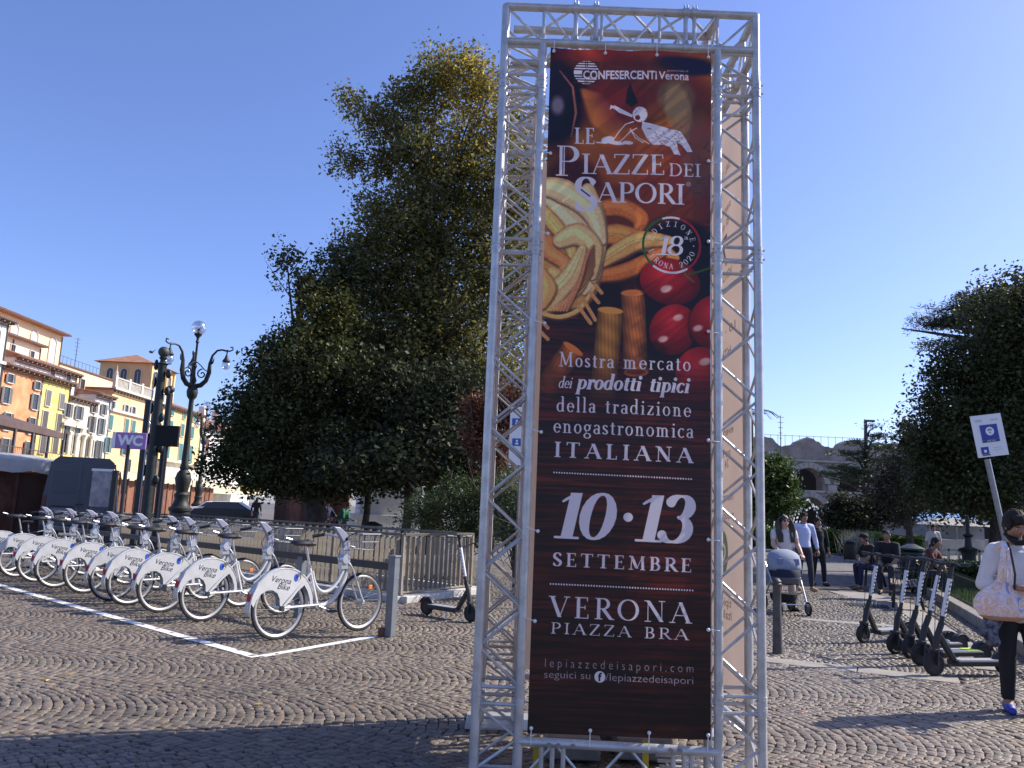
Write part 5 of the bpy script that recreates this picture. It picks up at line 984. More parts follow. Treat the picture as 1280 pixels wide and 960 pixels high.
def bin_(label, p, r, h, m):
    t = thing('litter_bin', label, 'bin', (p.x, p.y, 0)); b = MB(); b.lathe([(r*.9, .06), (r, .1), (r, h*.85), (r*1.08, h*.87), (r*1.08, h*.92), (r*.8, h*.93), (r*.3, h)], (0, 0, 0), 16); b.obj('drum', m, t, True); b = MB(); b.lathe([(r*1.1, h*.98), (r*1.1, h*1.02), (r*.3, h*1.12)], (0, 0, 0), 16); b.tube([(r, 0, 0), (r, 0, h)], .02, 6); b.tube([(-r, 0, 0), (-r, 0, h)], .02, 6); b.obj('hood', m, t, True); return t
BINM = mat('brown_bin', (.03, .022, .02), .6); bin_('dark brown square-shouldered bin left of the seated person in a cap', G(1063, 701), .26, .80, BINM); bin_('tall dark green bin behind the slatted bench', V0(W(1140, 700, 19.5)), .27, 1.0, mat('green_bin', (.012, .03, .035), .5)); bin_('narrow dark bin among the bushes left, behind the railing', V0(W(466, 650, 24)), .28, .95, BINM)
# drain grating
gr = thing('drain_grating', 'dark slotted drain grating set in the pale flagstones', 'grating', (0, 0, 0)); p = V0(G(1083, 757)); M0 = R(-12)
for i in range(9): b = MB(); b.box(p+Vector((-.32+.08*i, 0, .011)), (.028, .55, .012), R(-20)); b.obj('grate_bar', BI, gr)
b = MB(); b.box(p+Vector((0, 0, .006)), (.78, .60, .006), R(-20)); b.obj('grate_pan', mat('pit_black', (.01, .01, .01), .9), gr)
# ---------------------------------------------------------------- houses along the left side of the square
PANE = mat('dark_window_pane', (.03, .035, .04), .12); STN = mat('stone_trim', (.60, .56, .48), .8, c2=(.50, .46, .40), scale=2); SHG = mat('grey_shutter', (.16, .16, .155), .7); SHT = mat('teal_shutter', (.07, .19, .19), .7); SHD = mat('dark_shutter', (.10, .09, .09), .7); SHB = mat('brown_shutter', (.10, .03, .025), .7)
TILE = mat('clay_roof_tile', (.30, .13, .08), .85, c2=(.42, .22, .14), scale=1.2, bump=.6, bscale=8); WSL = mat('white_curtain', (.45, .47, .50), .7)
def pl(name, c, c2): return mat(name, tuple(v*.76 for v in c), .9, c2=c2, scale=.55, detail=8, bump=.15, bscale=3, coord='Object')
WM = {}
def win_mesh(w, h, arch=False):
    k = (w, h, arch)
    if k in WM: return WM[k]
    f = MB(); p = MB(); t = .09; o = .12
    if not arch:
        f.box((0, 0, h/2+t/2), (o*2, w+2*t, t)); f.box((0, 0, -h/2-t/2), (o*3, w+2.6*t, t))
        for s in (-1, 1): f.box((0, s*(w/2+t/2), 0), (o*2, t, h))
        f.box((-.02, 0, 0), (.10, .06, h)); p.box((0, 0, 0), (.06, w, h))
    else:
        pts = [(-w/2, -h/2), (w/2, -h/2)]+[(w/2*math.cos(R(a)), h/2-w/2+w/2*math.sin(R(a))) for a in range(0, 181, 20)]; p.prism(pts, .06, (0, 0, 0), (0, 1, 0), (0, 0, 1))
        f.tube([(.04, w/2*1.08*math.cos(R(a)), h/2-w/2+w/2*1.08*math.sin(R(a))) for a in range(0, 181, 15)], .09, 6); f.box((0, 0, -h/2-.06), (.3, w+.3, .12))
        for s in (-1, 1): f.bar((.04, s*w*.54, -h/2), (.04, s*w*.54, h/2-w/2), .13, .13)
        f.box((.03, 0, -.2), (.05, .07, h*.8))
    WM[k] = (f.mesh('window', STN), p.mesh('pane', PANE)); return WM[k]
SM = {}
def sh_mesh(w, h, m, closed):
    k = (w, h, m.name, closed)
    if k in SM: return SM[k]
    b = MB(); x0 = w/4 if closed else w/2+w*.2+.05
    for s in (1,):
        b.box((.13, s*x0, 0), (.05, w/2-.02 if closed else w*.38, h))
        for i in range(int(h/.22)): b.box((.165, s*x0, -h/2+.14+i*.22), (.03, w/2-.12 if closed else w*.28, .12))
    SM[k] = b.mesh('shutter', m); return SM[k]
def window(par, X, y, z, w=1., h=1.7, sh=None, closed=False, arch=False, rz=0., pane=None):
    w, h = round(w*.84, 2), round(h*.86, 2)
    f, p = win_mesh(w, h, arch); o = inst('window', f, par, (X, y, z), rz); q = inst('pane', p, o)
    if pane: q.data = q.data.copy(); q.data.materials[0] = pane
    if sh:
        for q_ in (0, 1): s_ = inst('shutter', sh_mesh(w, h, sh, closed), o); s_.scale = (1, 1-2*q_, 1)
    return o
def wpx(par, X, pts, **k):
    z0 = None
    for px, py in pts:
        p = WX(px, py, X)
        if z0 is None: z0 = p.z
        window(par, X+.02, p.y, z0, **k)
def house(label, y0, y1, h, m, X=-51., depth=12., roof=1.6, over=.7, dent=True, name='town_house', z0=0., tile=None):
    t = thing(name, label, 'house', (0, 0, 0)); yc, L = (y0+y1)/2, y1-y0
    b = MB(); b.box((X-depth/2, yc, (h+z0)/2), (depth, L-.02, h-z0)); b.obj('wall', m, t)
    b = MB(); b.add([(X+over, y0-.2, h+.12), (X+over, y1+.2, h+.12), (X-depth/2, y1-.3, h+roof), (X-depth/2, y0+.3, h+roof), (X-depth-over, y0-.2, h+.12), (X-depth-over, y1+.2, h+.12), (X+over, y0-.2, h-.02), (X+over, y1+.2, h-.02), (X-depth-over, y0-.2, h-.02), (X-depth-over, y1+.2, h-.02)],
        [(0, 1, 2, 3), (3, 2, 5, 4), (0, 3, 4), (1, 5, 2), (6, 7, 1, 0), (8, 4, 5, 9), (6, 8, 9, 7), (6, 0, 4, 8), (7, 9, 5, 1)]); rf = b.obj('roof', tile or TILE, t)
    n = int(L/.32); b = MB()
    for i in range(n+1): y = y0-.1+(L+.2)*i/n; b.tube([(X+over+.02, y, h+.16), (X-depth/2, y*.96+yc*.04, h+roof+.03)], .07, 5)
    rt = b.obj('roof_tile_row', TILE, rf); stuff(rt)
    if dent:
        b = MB(); k = int(L/.8)
        for i in range(k): b.box((X+over/2+.03, y0+.4+i*(L-.5)/max(1, k-1), h-.16), (over-.1, .16, .20))
        b.box((X+.06, yc, h-.42), (.12, L-.04, .12)); b.obj('cornice', mat('eaves_wood', (.22, .15, .10), .8), t)
    b = MB(); b.tube([(X+.09, y1-.22, h-.2), (X+.09, y1-.22, max(z0, 3.2))], .06, 6); b.tube([(X+over+.04, y0-.15, h+.03), (X+over+.04, y1+.15, h+.03)], .08, 6); b.obj('downpipe', SHD, t)
    return t
GREYW = pl('pale_plaster', (.62, .62, .60), (.70, .70, .67)); ORA = pl('orange_plaster', (.72, .27, .12), (.82, .36, .18)); YLW = pl('yellow_plaster', (.78, .60, .16), (.86, .70, .26)); CRM = pl('cream_plaster', (.74, .66, .50), (.82, .75, .62)); PCH = pl('peach_plaster', (.78, .50, .26), (.84, .58, .33)); YL2 = pl('ochre_plaster', (.78, .56, .24), (.84, .64, .32)); WHP = pl('white_plaster', (.74, .73, .70), (.80, .79, .76))
h = house('pale grey house cut by the left edge of the photo, beside the orange one', 66, 79.2, 18.4, GREYW, roof=.6); 
for z in (16.4, 12, 7.6): [window(h, -50.98, y, z, 1.1, 2., SHG) for y in (70, 73.5, 77)]
for z in (14.2, 9.8, 5.5): b = MB(); b.box((-50.9, 72.6, z), (.5, 13, .3)); b.obj('cornice', STN, h)
h = house('orange house with grey shutters, left of the yellow one', 79.3, 86.3, 14.1, ORA, roof=1.3); wpx(h, -51, ((11.9, 473), (46, 482)), w=1., h=1., sh=SHG); wpx(h, -51, ((7, 494), (43, 502.5)), w=1.1, h=1.9, sh=SHG); wpx(h, -51, ((8, 527), (39, 531)), w=1.1, h=2., sh=SHD); wpx(h, -51, ((5, 560), (35, 560)), w=1.2, h=2.2, sh=SHD)
h = house('bright yellow house between the orange house and the cream palace', 86.3, 91.9, 14.05, YLW, roof=1.3); wpx(h, -51, ((59.4, 497.5), (76.5, 502)), w=1., h=2.0, sh=SHG, closed=True); wpx(h, -51, ((55, 525), (72.5, 530)), w=1.1, h=2.3, sh=SHD, closed=True); wpx(h, -51, ((52.5, 555), (68, 557)), w=1.2, h=2.4, sh=SHD, closed=True)
b = MB(); b.box((-50.4, 89.1, 5.0), (1.3, 5.2, .25)); b.box((-49.85, 89.1, 5.5), (.1, 5.2, .8)); b.obj('balcony', YLW, h)
t = house('cream neoclassical palace front with pediments and a balustraded top floor', 91.9, 97.6, 12.6, CRM, roof=.3, over=.5, name='palace'); wpx(t, -51, ((84, 513), (98, 515.5)), w=1.2, h=1.8, sh=SHG); wpx(t, -51, ((81, 549), (94, 551)), w=1.5, h=3.6)
for px, py in ((83, 527.5), (97.5, 530.6)): p = WX(px, py, -51); b = MB(); b.prism([(-1.3, 0), (1.3, 0), (0, .75)], .5, (-50.8, p.y, p.z-.2), (0, 1, 0), (0, 0, 1)); b.box((-50.75, p.y, p.z-.35), (.6, 2.7, .2)); b.obj('pediment', STN, t)
for y in (92.3, 94.0, 95.6, 97.2): b = MB(); b.tube([(-50.75, y, 4.2), (-50.75, y, 8.4)], .24, 10); b.box((-50.75, y, 8.5), (.6, .6, .25)); b.obj('column', CRM, t, True)
b = MB(); b.box((-50.3, 94.7, 3.7), (1.2, 5.6, .25)); b.box((-49.8, 94.7, 4.6), (.2, 5.6, .14)); [b.box((-49.8, 92.1+.35*i, 4.2), (.12, .14, .8)) for i in range(16)]; b.obj('balustrade', STN, t)
t2 = house('white top floor with long tiled roof set back above the orange, yellow and cream fronts', 84.8, 97.4, 15.9, WHP, X=-53.5, roof=2.2, name='town_house', z0=8); wpx(t2, -53.5, ((64, 470), (84, 475.6), (102, 480.6)), w=1.2, h=1.7)
b = MB(); b.box((-52.6, 94.8, 13.0), (.2, 5.2, .14)); b.box((-52.6, 94.8, 12.1), (.4, 5.2, .2)); [b.box((-52.6, 92.3+.35*i, 12.55), (.12, .14, .8)) for i in range(15)]; b.obj('balustrade', STN, t2)
h = house('narrow white house between the cream palace and the wide peach building', 97.6, 101.5, 13.8, WHP, roof=1.1); wpx(h, -51, ((117, 509), (129, 510.6)), w=1., h=1.5, sh=SHG); wpx(h, -51, ((114, 530.6), (126, 532.5)), w=1.1, h=2.3, sh=SHG); wpx(h, -51, ((110.6, 560), (122.5, 560)), w=1.1, h=2.5, sh=SHD)
h = house('wide peach building topped by a white balustrade, behind the WC sign', 101.5, 116.6, 15.0, PCH, roof=.2, over=.35, name='palace')
b = MB(); b.box((-50.85, 109, 12.4), (.35, 15, .35)); b.box((-50.8, 109, 15.2), (.6, 15.4, .3)); b.box((-50.9, 109, 16.6), (.35, 15.2, .16))
for i in range(44): b.box((-50.9, 101.9+i*.335, 16.0), (.16, .16, 1.1))
for i in range(5): b.box((-50.9, 101.7+i*3.68, 16.1), (.4, .55, 1.7))
b.lathe([(.2, 16.9), (.22, 17.2), (.08, 17.5), (.05, 18.2)], (-50.9, 101.8, 0), 8); b.obj('balustrade', STN, h)
wpx(h, -51, ((140, 507), (157, 511), (166, 512.6)), w=1., h=1.3, sh=WSL); wpx(h, -51, ((137.5, 528), (157.5, 531.6), (166, 532.5)), w=1.1, h=2.2, sh=SHT, closed=True); wpx(h, -51, ((134, 556), (154, 566), (184, 566)), w=1.1, h=2.2, sh=SHT); wpx(h, -51, ((160, 583), (178, 584)), w=1.2, h=2.2)
h = house('ochre house with teal shutters, right of the ball-topped post', 116.9, 132.0, 15.1, YL2, roof=2.2); wpx(h, -51, ((215, 514), (230, 516.7), (243, 518)), w=1.2, h=1.5, sh=SHT, closed=True); wpx(h, -51, ((213, 534), (227.5, 536), (240, 538)), w=1.3, h=2.2, sh=SHT, closed=True); wpx(h, -51, ((209, 562), (225, 562), (238, 564)), w=1.4, h=3.0, sh=SHT, closed=True); wpx(h, -51, ((207.5, 585), (221.7, 586.7), (236, 588)), w=1.4, h=2.6)
b = MB(); b.box((-50.5, 124.4, 7.0), (1.2, 15, .25)); b.box((-50.9, 124.4, 5.4), (.25, 15, 3.4)); b.obj('balcony', CRM, h)
h = house('white house with brown shutters half hidden by the dark magnolia', 132.3, 160, 13.6, WHP, roof=3.0, over=.9, dent=False); wpx(h, -51, ((261, 533), (278, 536), (292, 539)), w=1.8, h=2.2, sh=SHB, closed=True); wpx(h, -51, ((258, 559), (277, 562), (292, 565)), w=1.7, h=3.2, sh=SHB, closed=True)
for y in (137, 143): b = MB(); b.box((-53, y, 16), (1, 1, 2.6)); b.obj('chimney', WHP, h)
h = house('tall peach house with three arched windows rising behind the orange one', 84, 104.6, 22.3, mat('pale_peach_plaster', (.80, .60, .34), .9, c2=(.86, .68, .42), scale=.3), X=-60, depth=9, roof=2.0, over=1.0, dent=False, name='tower_house')
for px, py in ((17.5, 412), (42.5, 421), (65.6, 431)): p = WX(px, py, -60); window(h, -59.97, p.y, 19.6, 1.7, 4.4, arch=True, pane=WSL)
h = house('low cream annex below the arched windows, at the upper left', 82, 93.5, 18.6, mat('pale_cream_plaster', (.82, .68, .46), .9, c2=(.88, .76, .56), scale=.3), X=-56, depth=4, roof=.9, dent=False, z0=10)
for px, py in ((16, 430), (40, 437.5)): p = WX(px, py, -56); window(h, -55.98, p.y, 17.4, .9, .9)
for px, py in ((13, 450.6), (37, 457.5)): p = WX(px, py, -56); window(h, -55.98, p.y, 15.2, .9, 1.7, WSL)
b = MB(); b.tube([(-55.9, 88, 18.4), (-55.9, 88, 12)], .07, 6); b.obj('downpipe', SHD, h)
h = house('low peach roof terrace with railings between the tall house and the belvedere', 104.7, 128, 18.6, MATS['pale_peach_plaster'], X=-60, depth=9, roof=.2, over=.1, dent=False); b = MB()
for i in range(13): b.tube([(-61, 106+i, 18.7), (-61, 106+i, 20.)], .03, 4)
b.tube([(-61, 106, 20), (-61, 118, 20)], .03, 4); b.obj('terrace_railing', SHD, h)
p = WX(95, 445, -62); b = MB(); b.tube([(-62, p.y, 18.5), (-62, p.y, 23.6)], .05, 5); [b.tube([(-62, p.y-.8+.1*i, 23.3-.55*i), (-62, p.y+.8-.1*i, 23.4-.55*i)], .025, 4) for i in range(5)]; tag(b.obj('roof_antenna', SHD), 'thin television aerial standing on the peach roof terrace', 'antenna')
bv = thing('belvedere', 'square ochre rooftop belvedere with arched openings and hipped tile roof', 'belvedere', (0, 0, 0)); b = MB(); b.box((-64.2, 135.7, 18.5), (8.4, 9.3, 10.2)); b.obj('wall', mat('ochre_belvedere', (.62, .44, .22), .9, c2=(.70, .52, .28), scale=.4), bv)
b = MB(); x0, x1, y0, y1 = -69.2, -59.2, 130.2, 141.2; b.add([(x1, y0, 23.5), (x1, y1, 23.5), (x0, y1, 23.5), (x0, y0, 23.5), (-64.2, 134.5, 25.5), (-64.2, 137, 25.5)], [(0, 1, 5, 4), (1, 2, 5), (2, 3, 4, 5), (3, 0, 4), (3, 2, 1, 0)]); b.obj('roof', TILE, bv)
for i in range(3): window(bv, -66.6+2.3*i, 131.0, 21.2, 1.3, 3.0, arch=True, rz=R(-90))
for i in range(3): window(bv, -59.95, 132.9+2.8*i, 21.2, 1.3, 3.0, arch=True)
b = MB(); [b.box((-59.85, y, 20.5), (.3, .4, 5.6)) for y in (131.2, 134.3, 137.1, 140.2)]; b.obj('pilaster', YL2, bv)
# veranda pavilion, awnings and market huts in front
DKR = mat('brown_canopy', (.09, .055, .05), .8, c2=(.12, .08, .07), scale=1); HW = mat('hut_wood', (.12, .048, .03), .8, c2=(.20, .09, .055), scale=3); HW2 = mat('orange_hut_panel', (.26, .11, .06), .8, c2=(.18, .08, .045), scale=2); CNV = mat('white_canvas', (.58, .57, .53), .85, c2=(.46, .45, .42), scale=1.5, trans=.25); CNY = mat('cream_awning', (.76, .70, .50), .85, c2=(.66, .60, .42), scale=.6, trans=.25)
pv = thing('veranda', 'two-storey restaurant veranda with a brown sloping canopy, far left', 'veranda', (0, 0, 0)); A = W(-60, 492, 46); B = W(80, 545, 64); A.z = B.z = 6.3; d = (B-A).normalized(); n_ = Vector((-d.y, d.x, 0)); n_ = n_ if n_.x < 0 else -n_
b = MB(); b.add([A, B, B+n_*4+Vector((0, 0, 1.1)), A+n_*4+Vector((0, 0, 1.1)), A-Vector((0, 0, .45)), B-Vector((0, 0, .45)), B+n_*4, A+n_*4], [(0, 1, 2, 3), (4, 7, 6, 5), (0, 4, 5, 1), (1, 5, 6, 2), (2, 6, 7, 3), (3, 7, 4, 0)]); b.obj('canopy', DKR, pv)
for k in range(7): p = A+(B-A)*k/6; b = MB(); b.box((p.x, p.y, 2.9), (.16, .16, 5.8)); b.obj('post', SHD, pv)
b = MB(); b.bar(A+Vector((0, 0, -2.7)), B+Vector((0, 0, -2.7)), .3, .3); b.bar(A+Vector((0, 0, -1.7)), B+Vector((0, 0, -1.7)), .06, .06); b.obj('balcony_edge', DKR, pv)
b = MB(); 
for k in range(60): p = A+(B-A)*k/59; b.tube([p+Vector((0, 0, -2.6)), p+Vector((0, 0, -1.7))], .02, 4)
b.obj('balcony_bars', SHD, pv)
def hut(label, A, B, hgt, dp, m, cm, group=None, sag=.35):
    t = thing('market_hut', label, 'market stall', (0, 0, 0), 0, group); A = Vector((A.x, A.y, 0)); B = Vector((B.x, B.y, 0)); d = (B-A); L = d.length; d.normalize(); n = Vector((-d.y, d.x, 0)); n = n if n.y > 0 or abs(n.y) < .2 else -n
    if n.x > 0 and abs(n.x) > abs(n.y): n = -n
    k = max(2, round(L/1.3))
    for i in range(k):
        b = MB(); b.bar(A+d*(L*i/k+.03)+Vector((0, 0, hgt*.42)), A+d*(L*(i+1)/k-.03)+Vector((0, 0, hgt*.42)), .08, hgt*.84); o = b.obj('panel', m if i % 2 == 0 else HW, t)
        b = MB(); p = A+d*L*i/k-n*.05; b.box(p+Vector((0, 0, hgt/2)), (.12, .12, hgt)); b.obj('post', HW, t)
    b = MB(); b.bar(A+n*dp+Vector((0, 0, hgt*.45)), B+n*dp+Vector((0, 0, hgt*.45)), .08, hgt*.9); b.bar(A+Vector((0, 0, .05)), A+n*dp+Vector((0, 0, .05)), .05, hgt*.1); b.obj('back_wall', HW, t)
    b = MB(); vs = []; fs = []; N = k*4
    for i in range(N+1):
        p = A+d*(L*i/N); s = abs(math.sin(i/4*math.pi))*.10; vs += [p-n*.6+Vector((0, 0, hgt-sag-s)), p-n*.55+Vector((0, 0, hgt-s*.4)), p+n*dp/2+Vector((0, 0, hgt+.22)), p+n*(dp+.3)+Vector((0, 0, hgt))]
    for i in range(N):
        for j in range(3): a = i*4+j; fs.append((a, a+4, a+5, a+1))
    b.add(vs, fs); b.obj('canvas_roof', cm, t, True); return t
hut('brown wooden market hut with sagging white canvas at the left edge', W(-90, 600, 23), W(68, 600, 27), 2.55, 2.2, mat('brown_hut_panel', (.13, .07, .05), .8, c2=(.19, .10, .07), scale=2), CNV)
for i, (ya, lab) in enumerate(((42, 'market hut with orange side panels right behind the dark van'), (49, 'second market hut behind the van, between the two dark posts'), (56.5, 'third market hut under cream canvas, left of the ornate lamp base'), (64.5, 'fourth market hut under cream canvas, right of the ornate lamp base'))):
    hut(lab, Vector((-23.5-i*.6, ya, 0)), Vector((-24-i*.6, ya+6.4, 0)), 3.0, 3., HW2, CNY, 'market huts in a line along the square')
hut('dark brown market hut under the magnolia crown', V0(W(345, 640, 52)), V0(W(392, 640, 49)), 2.7, 2.5, mat('dark_brown_panel', (.075, .035, .028), .8, c2=(.05, .025, .02), scale=2), mat('dark_roofing', (.05, .05, .05), .9))
for i, (y0, y1) in enumerate(((84, 98), (99, 116), (117, 131), (132, 150))):
    b = MB(); b.add([(-51, y0, 4.4), (-51, y1, 4.4), (-44.5, y1, 3.0), (-44.5, y0, 3.0), (-44.5, y1, 2.55), (-44.5, y0, 2.55)], [(3, 2, 1, 0), (5, 4, 2, 3)]); o = b.obj('canvas_awning', CNY)
    tag(o, ('cream awning at the foot of the yellow and cream houses', 'cream awning at the foot of the peach building', 'cream awning at the foot of the ochre house', 'cream awning at the foot of the white house with brown shutters')[i], 'awning', 'long awnings along the house fronts')
b = MB(); c = W(316, 605, 70); b.box(c, (1.9, .8, 1.3)); tag(b.obj('yellow_canopy', mat('yellow_canvas', (.65, .45, .04), .8)), 'small yellow kiosk canopy below the magnolia leaves', 'canopy')
def car(label, loc, rz, m):
    t = thing('parked_car', label, 'car', loc, rz); pr = [(-2.0, .35), (-2.05, .75), (-1.85, .95), (-1.35, 1.0), (-.75, 1.42), (.75, 1.45), (1.5, 1.0), (2.0, .85), (2.05, .4)]
    b = MB(); b.prism(pr, 1.7, (0, 0, 0)); b.obj('body', m, t, bevel=.06); b = MB(); b.prism([(-1.2, 1.02), (-.7, 1.36), (.68, 1.38), (1.3, 1.02)], 1.72, (0, 0, 0)); b.obj('window', DW, t)
    for x in (-1.3, 1.3):
        for s in (-1, 1): b = MB(); b.lathe([(.18, -.1), (.32, -.1), (.32, .1), (.18, .1)], (x, s*.78, .32), 16, Matrix.Rotation(R(90), 3, 'X')); b.obj('wheel', RUB, t)
    return t
CW = mat('white_car_paint', (.75, .76, .78), .25); car('small white car parked below the cream awnings', V0(W(272, 620, 62)), R(20), CW); car('white car parked behind the first one, nearer the yellow canopy', V0(W(292, 620, 66)), R(20), mat('silver_car_paint', (.55, .57, .60), .25, .4)); car('dark car in front of the white cars', V0(W(284, 630, 52)), R(10), mat('black_car_paint', (.015, .016, .02), .3)); 
# ---------------------------------------------------------------- Roman amphitheatre on the right
ARN = mat('roman_brick_stone', (.21, .175, .15), .95, c2=(.35, .305, .265), scale=.45, bump=.7, bscale=1.6, detail=8); ARS = mat('pale_voussoir', (.40, .36, .32), .9, c2=(.30, .27, .24), scale=.8, bump=.4, bscale=3)
ar = thing('amphitheatre', 'ruined Roman amphitheatre wall with two tiers of arches behind the trees', 'amphitheatre', (0, 0, 0)); YA = 138.
def arena():
    rg = random.Random(7); x0, x1 = 12., 92.; bays = []; c1_ = W(1010, 575, YA); c2_ = W(1058, 590, YA); sp = 7.9; X = c1_.x
    b = MB(); top = lambda x: W(1000, 545, YA).z+.5; H = 14.7; rows = []
    k = 160; prof = []
    for i in range(k+1):
        x = x0+(x1-x0)*i/k; ph = (x-c1_.x)/sp; z = H+.12*math.sin(x*2.1)+.08*math.sin(x*5.3)+(1.5*max(0, .25+.75*math.cos((ph-.02)*2*math.pi))**.5 if -2.6 < ph < 1.5 else 1.1)+rg.uniform(-.05, .05); prof.append((x, z))
    # wall built as vertical strips with arched openings in two tiers
    def opening(x):
        u = (x-c1_.x) % sp; u = u-sp if u > sp/2 else u; r = 2.7
        if abs(u) < r: return [(0, 3.6+math.sqrt(r*r-u*u)*.9), (7.0, 8.3+math.sqrt(r*r-u*u))]
        return None
    for i in range(k):
        xa, za = prof[i]; xb, zb = prof[i+1]; xm = (xa+xb)/2; o = opening(xm); segs = [(0, None)] if o is None else []
        if o is None: b.add([(xa, YA, 0), (xb, YA, 0), (xb, YA, zb), (xa, YA, za), (xa, YA+3, 0), (xb, YA+3, 0), (xb, YA+3, zb), (xa, YA+3, za)], [(0, 1, 2, 3), (3, 2, 6, 7), (0, 3, 7, 4), (1, 5, 6, 2)])
        else:
            def oz(x, q):
                oo = opening(x); return oo[q] if oo else ((0, 3.6), (7.0, 8.3))[q]
            for lo, hi in (((lambda x: oz(x, 0)[1]), (lambda x: 7.0)), ((lambda x: oz(x, 1)[1]), None)):
                la, lb = lo(xa), lo(xb); ha, hb = (za, zb) if hi is None else (7.0, 7.0)
                b.add([(xa, YA, la), (xb, YA, lb), (xb, YA, hb), (xa, YA, ha), (xa, YA+3, la), (xb, YA+3, lb), (xb, YA+3, hb), (xa, YA+3, ha)], [(0, 1, 2, 3), (3, 2, 6, 7), (4, 5, 1, 0)])
    b.obj('wall', ARN, ar)
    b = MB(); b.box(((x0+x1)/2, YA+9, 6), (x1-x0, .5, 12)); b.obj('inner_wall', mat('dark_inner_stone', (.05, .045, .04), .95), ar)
    for j in range(-1, 10):
        cx = c1_.x+j*sp
        for cz, r in ((8.3, 2.7), (3.6, 2.7)):
            for a in range(0, 180, 15):
                b = MB(); P = [((r+q)*math.cos(R(a+e)), (r+q)*math.sin(R(a+e))*(1 if cz > 5 else .9)) for q, e in ((.02, .5), (1.0, .5), (1.0, 14.5), (.02, 14.5))]; b.prism(P, .5, (cx, YA-.15, cz), (1, 0, 0), (0, 0, 1)); b.obj('voussoir', ARS, ar)
        for z0_, z1_ in ((0, 3.5), (7.2, 8.2)): b = MB(); b.box((cx+sp/2, YA-.2, (z0_+z1_)/2), (1.5, .5, z1_-z0_)); b.obj('pier', ARS, ar)
    b = MB()
    for z in (7.0, 12.2): b.box(((x0+x1)/2, YA-.2, z), (x1-x0, .5, .35))
    b.obj('string_course', ARS, ar)
    b = MB()
    for i in range(60): x = x0+i*1.3; b.tube([(x, YA+6, 14.5), (x, YA+6, 17.2)], .04, 4)
    b.tube([(x0, YA+6, 17.1), (x1, YA+6, 17.1)], .04, 4); b.obj('rim_railing', SHG, ar)
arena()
p = W(976, 560, 120); b = MB(); zt = W(976, 519, 120).z; b.tube([(p.x, 120, 0), (p.x, 120, zt)], [.16, .05], 6); [b.tube([(p.x-.5+.07*i, 120, zt-.3-.8*i), (p.x+.5-.07*i, 120, zt-.3-.8*i)], .04, 4) for i in range(5)]; tag(b.obj('lamp_mast', SHD), 'thin latticed mast standing up before the amphitheatre', 'mast')
p = V0(W(1083, 560, 50)); zt = W(1083, 526, 50).z; b = MB(); b.tube([p, p+Vector((0, 0, zt))], .10, 8); b.box(p+Vector((.25, 0, zt)), (.6, .2, .12)); tag(b.obj('light_pole', SHD), 'straight dark light pole rising through the cedar', 'pole')
# monument steps under the left trees
mn = thing('monument', 'white stone monument base with steps behind the bushes', 'monument', (0, 0, 0)); c = V0(W(484, 640, 33)); MSW = mat('white_marble', (.62, .60, .57), .6, c2=(.50, .48, .46), scale=1.5)
for z, w_, h_ in ((.2, 4.0, .4), (.55, 3.4, .3), (.95, 2.9, .5), (1.9, 2.4, 1.5), (2.75, 2.9, .2)): b = MB(); b.box(c+Vector((0, 0, z)), (w_, w_, h_), R(15)); b.obj('step', MSW, mn, bevel=.02)
# tents and bar terrace behind the right trees
tent = thing('market_tent', 'white tent with a blue roof far behind the seated man in black', 'tent', (0, 0, 0)); c = V0(W(1135, 660, 55)); b = MB(); b.box(c+Vector((0, 0, .9)), (8, 4, 1.8)); b.obj('wall', mat('grey_tent_wall', (.22, .23, .25), .8, c2=(.32, .33, .35), scale=.6), tent); b = MB(); b.add([c+Vector((-4.6, -2.2, 2)), c+Vector((4.6, -2.2, 2)), c+Vector((4.6, 2.2, 2)), c+Vector((-4.6, 2.2, 2)), c+Vector((-3, 0, 2.7)), c+Vector((3, 0, 2.7))], [(0, 1, 5, 4), (1, 2, 5), (2, 3, 4, 5), (3, 0, 4)]); b.obj('roof', mat('blue_canvas', (.10, .25, .55), .7), tent)
for i, (px, w_) in enumerate(((1176, 3), (1192, 4), (1212, 4), (1236, 4))):
    c = V0(W(px, 672, 48+2*i)); b = MB(); b.box(c+Vector((0, 0, .45)), (w_*.34, 1.0, .9)); b.box(c+Vector((-w_*.2, 0, .9)), (.06, .06, 1.8)); b.add([c+Vector((sx_*w_*.36, sy_*.9, 1.75)) for sx_, sy_ in ((-1, -1), (1, -1), (1, 1), (-1, 1))]+[c+Vector((0, 0, 2.25))], [(0, 1, 4), (1, 2, 4), (2, 3, 4), (3, 0, 4), (3, 2, 1, 0)]); stall_ = b; tag(b.obj('white_parasol_stall', CNV), ('white stall glimpsed left of the small dark lamp base', 'white stall just right of the small dark lamp base', 'white stall between the lamp base and the wifi pole', 'white stall close behind the wifi pole')[i], 'stall', 'white stalls behind the trees')
rl = thing('terrace_fence', 'far horizontal pale fence behind the garden, left of the wifi pole', 'fence', (0, 0, 0)); A = V0(W(1160, 690, 26)); B = V0(W(1262, 690, 26))
for z in (.25, .85): b = MB(); b.bar(A+Vector((0, 0, z)), B+Vector((0, 0, z)), .06, .07); b.obj('rail', GAL, rl)
for i in range(9): p = A+(B-A)*i/8; b = MB(); b.box(p+Vector((0, 0, .45)), (.06, .06, .9)); b.obj('post', GAL, rl)
p = V0(W(1211, 690, 22)); b = MB(); b.lathe([(.26, 0), (.26, .3), (.20, .34), (.17, .8), (.22, .95), (.24, 1.0), (.10, 1.05), (.08, 1.3), (.14, 1.36), (.05, 1.42), (.06, 1.75), (.03, 1.9)], p, 14); tag(b.obj('iron_column', LG, smooth=True), 'small dark baluster-shaped iron column left of the wifi pole', 'column')
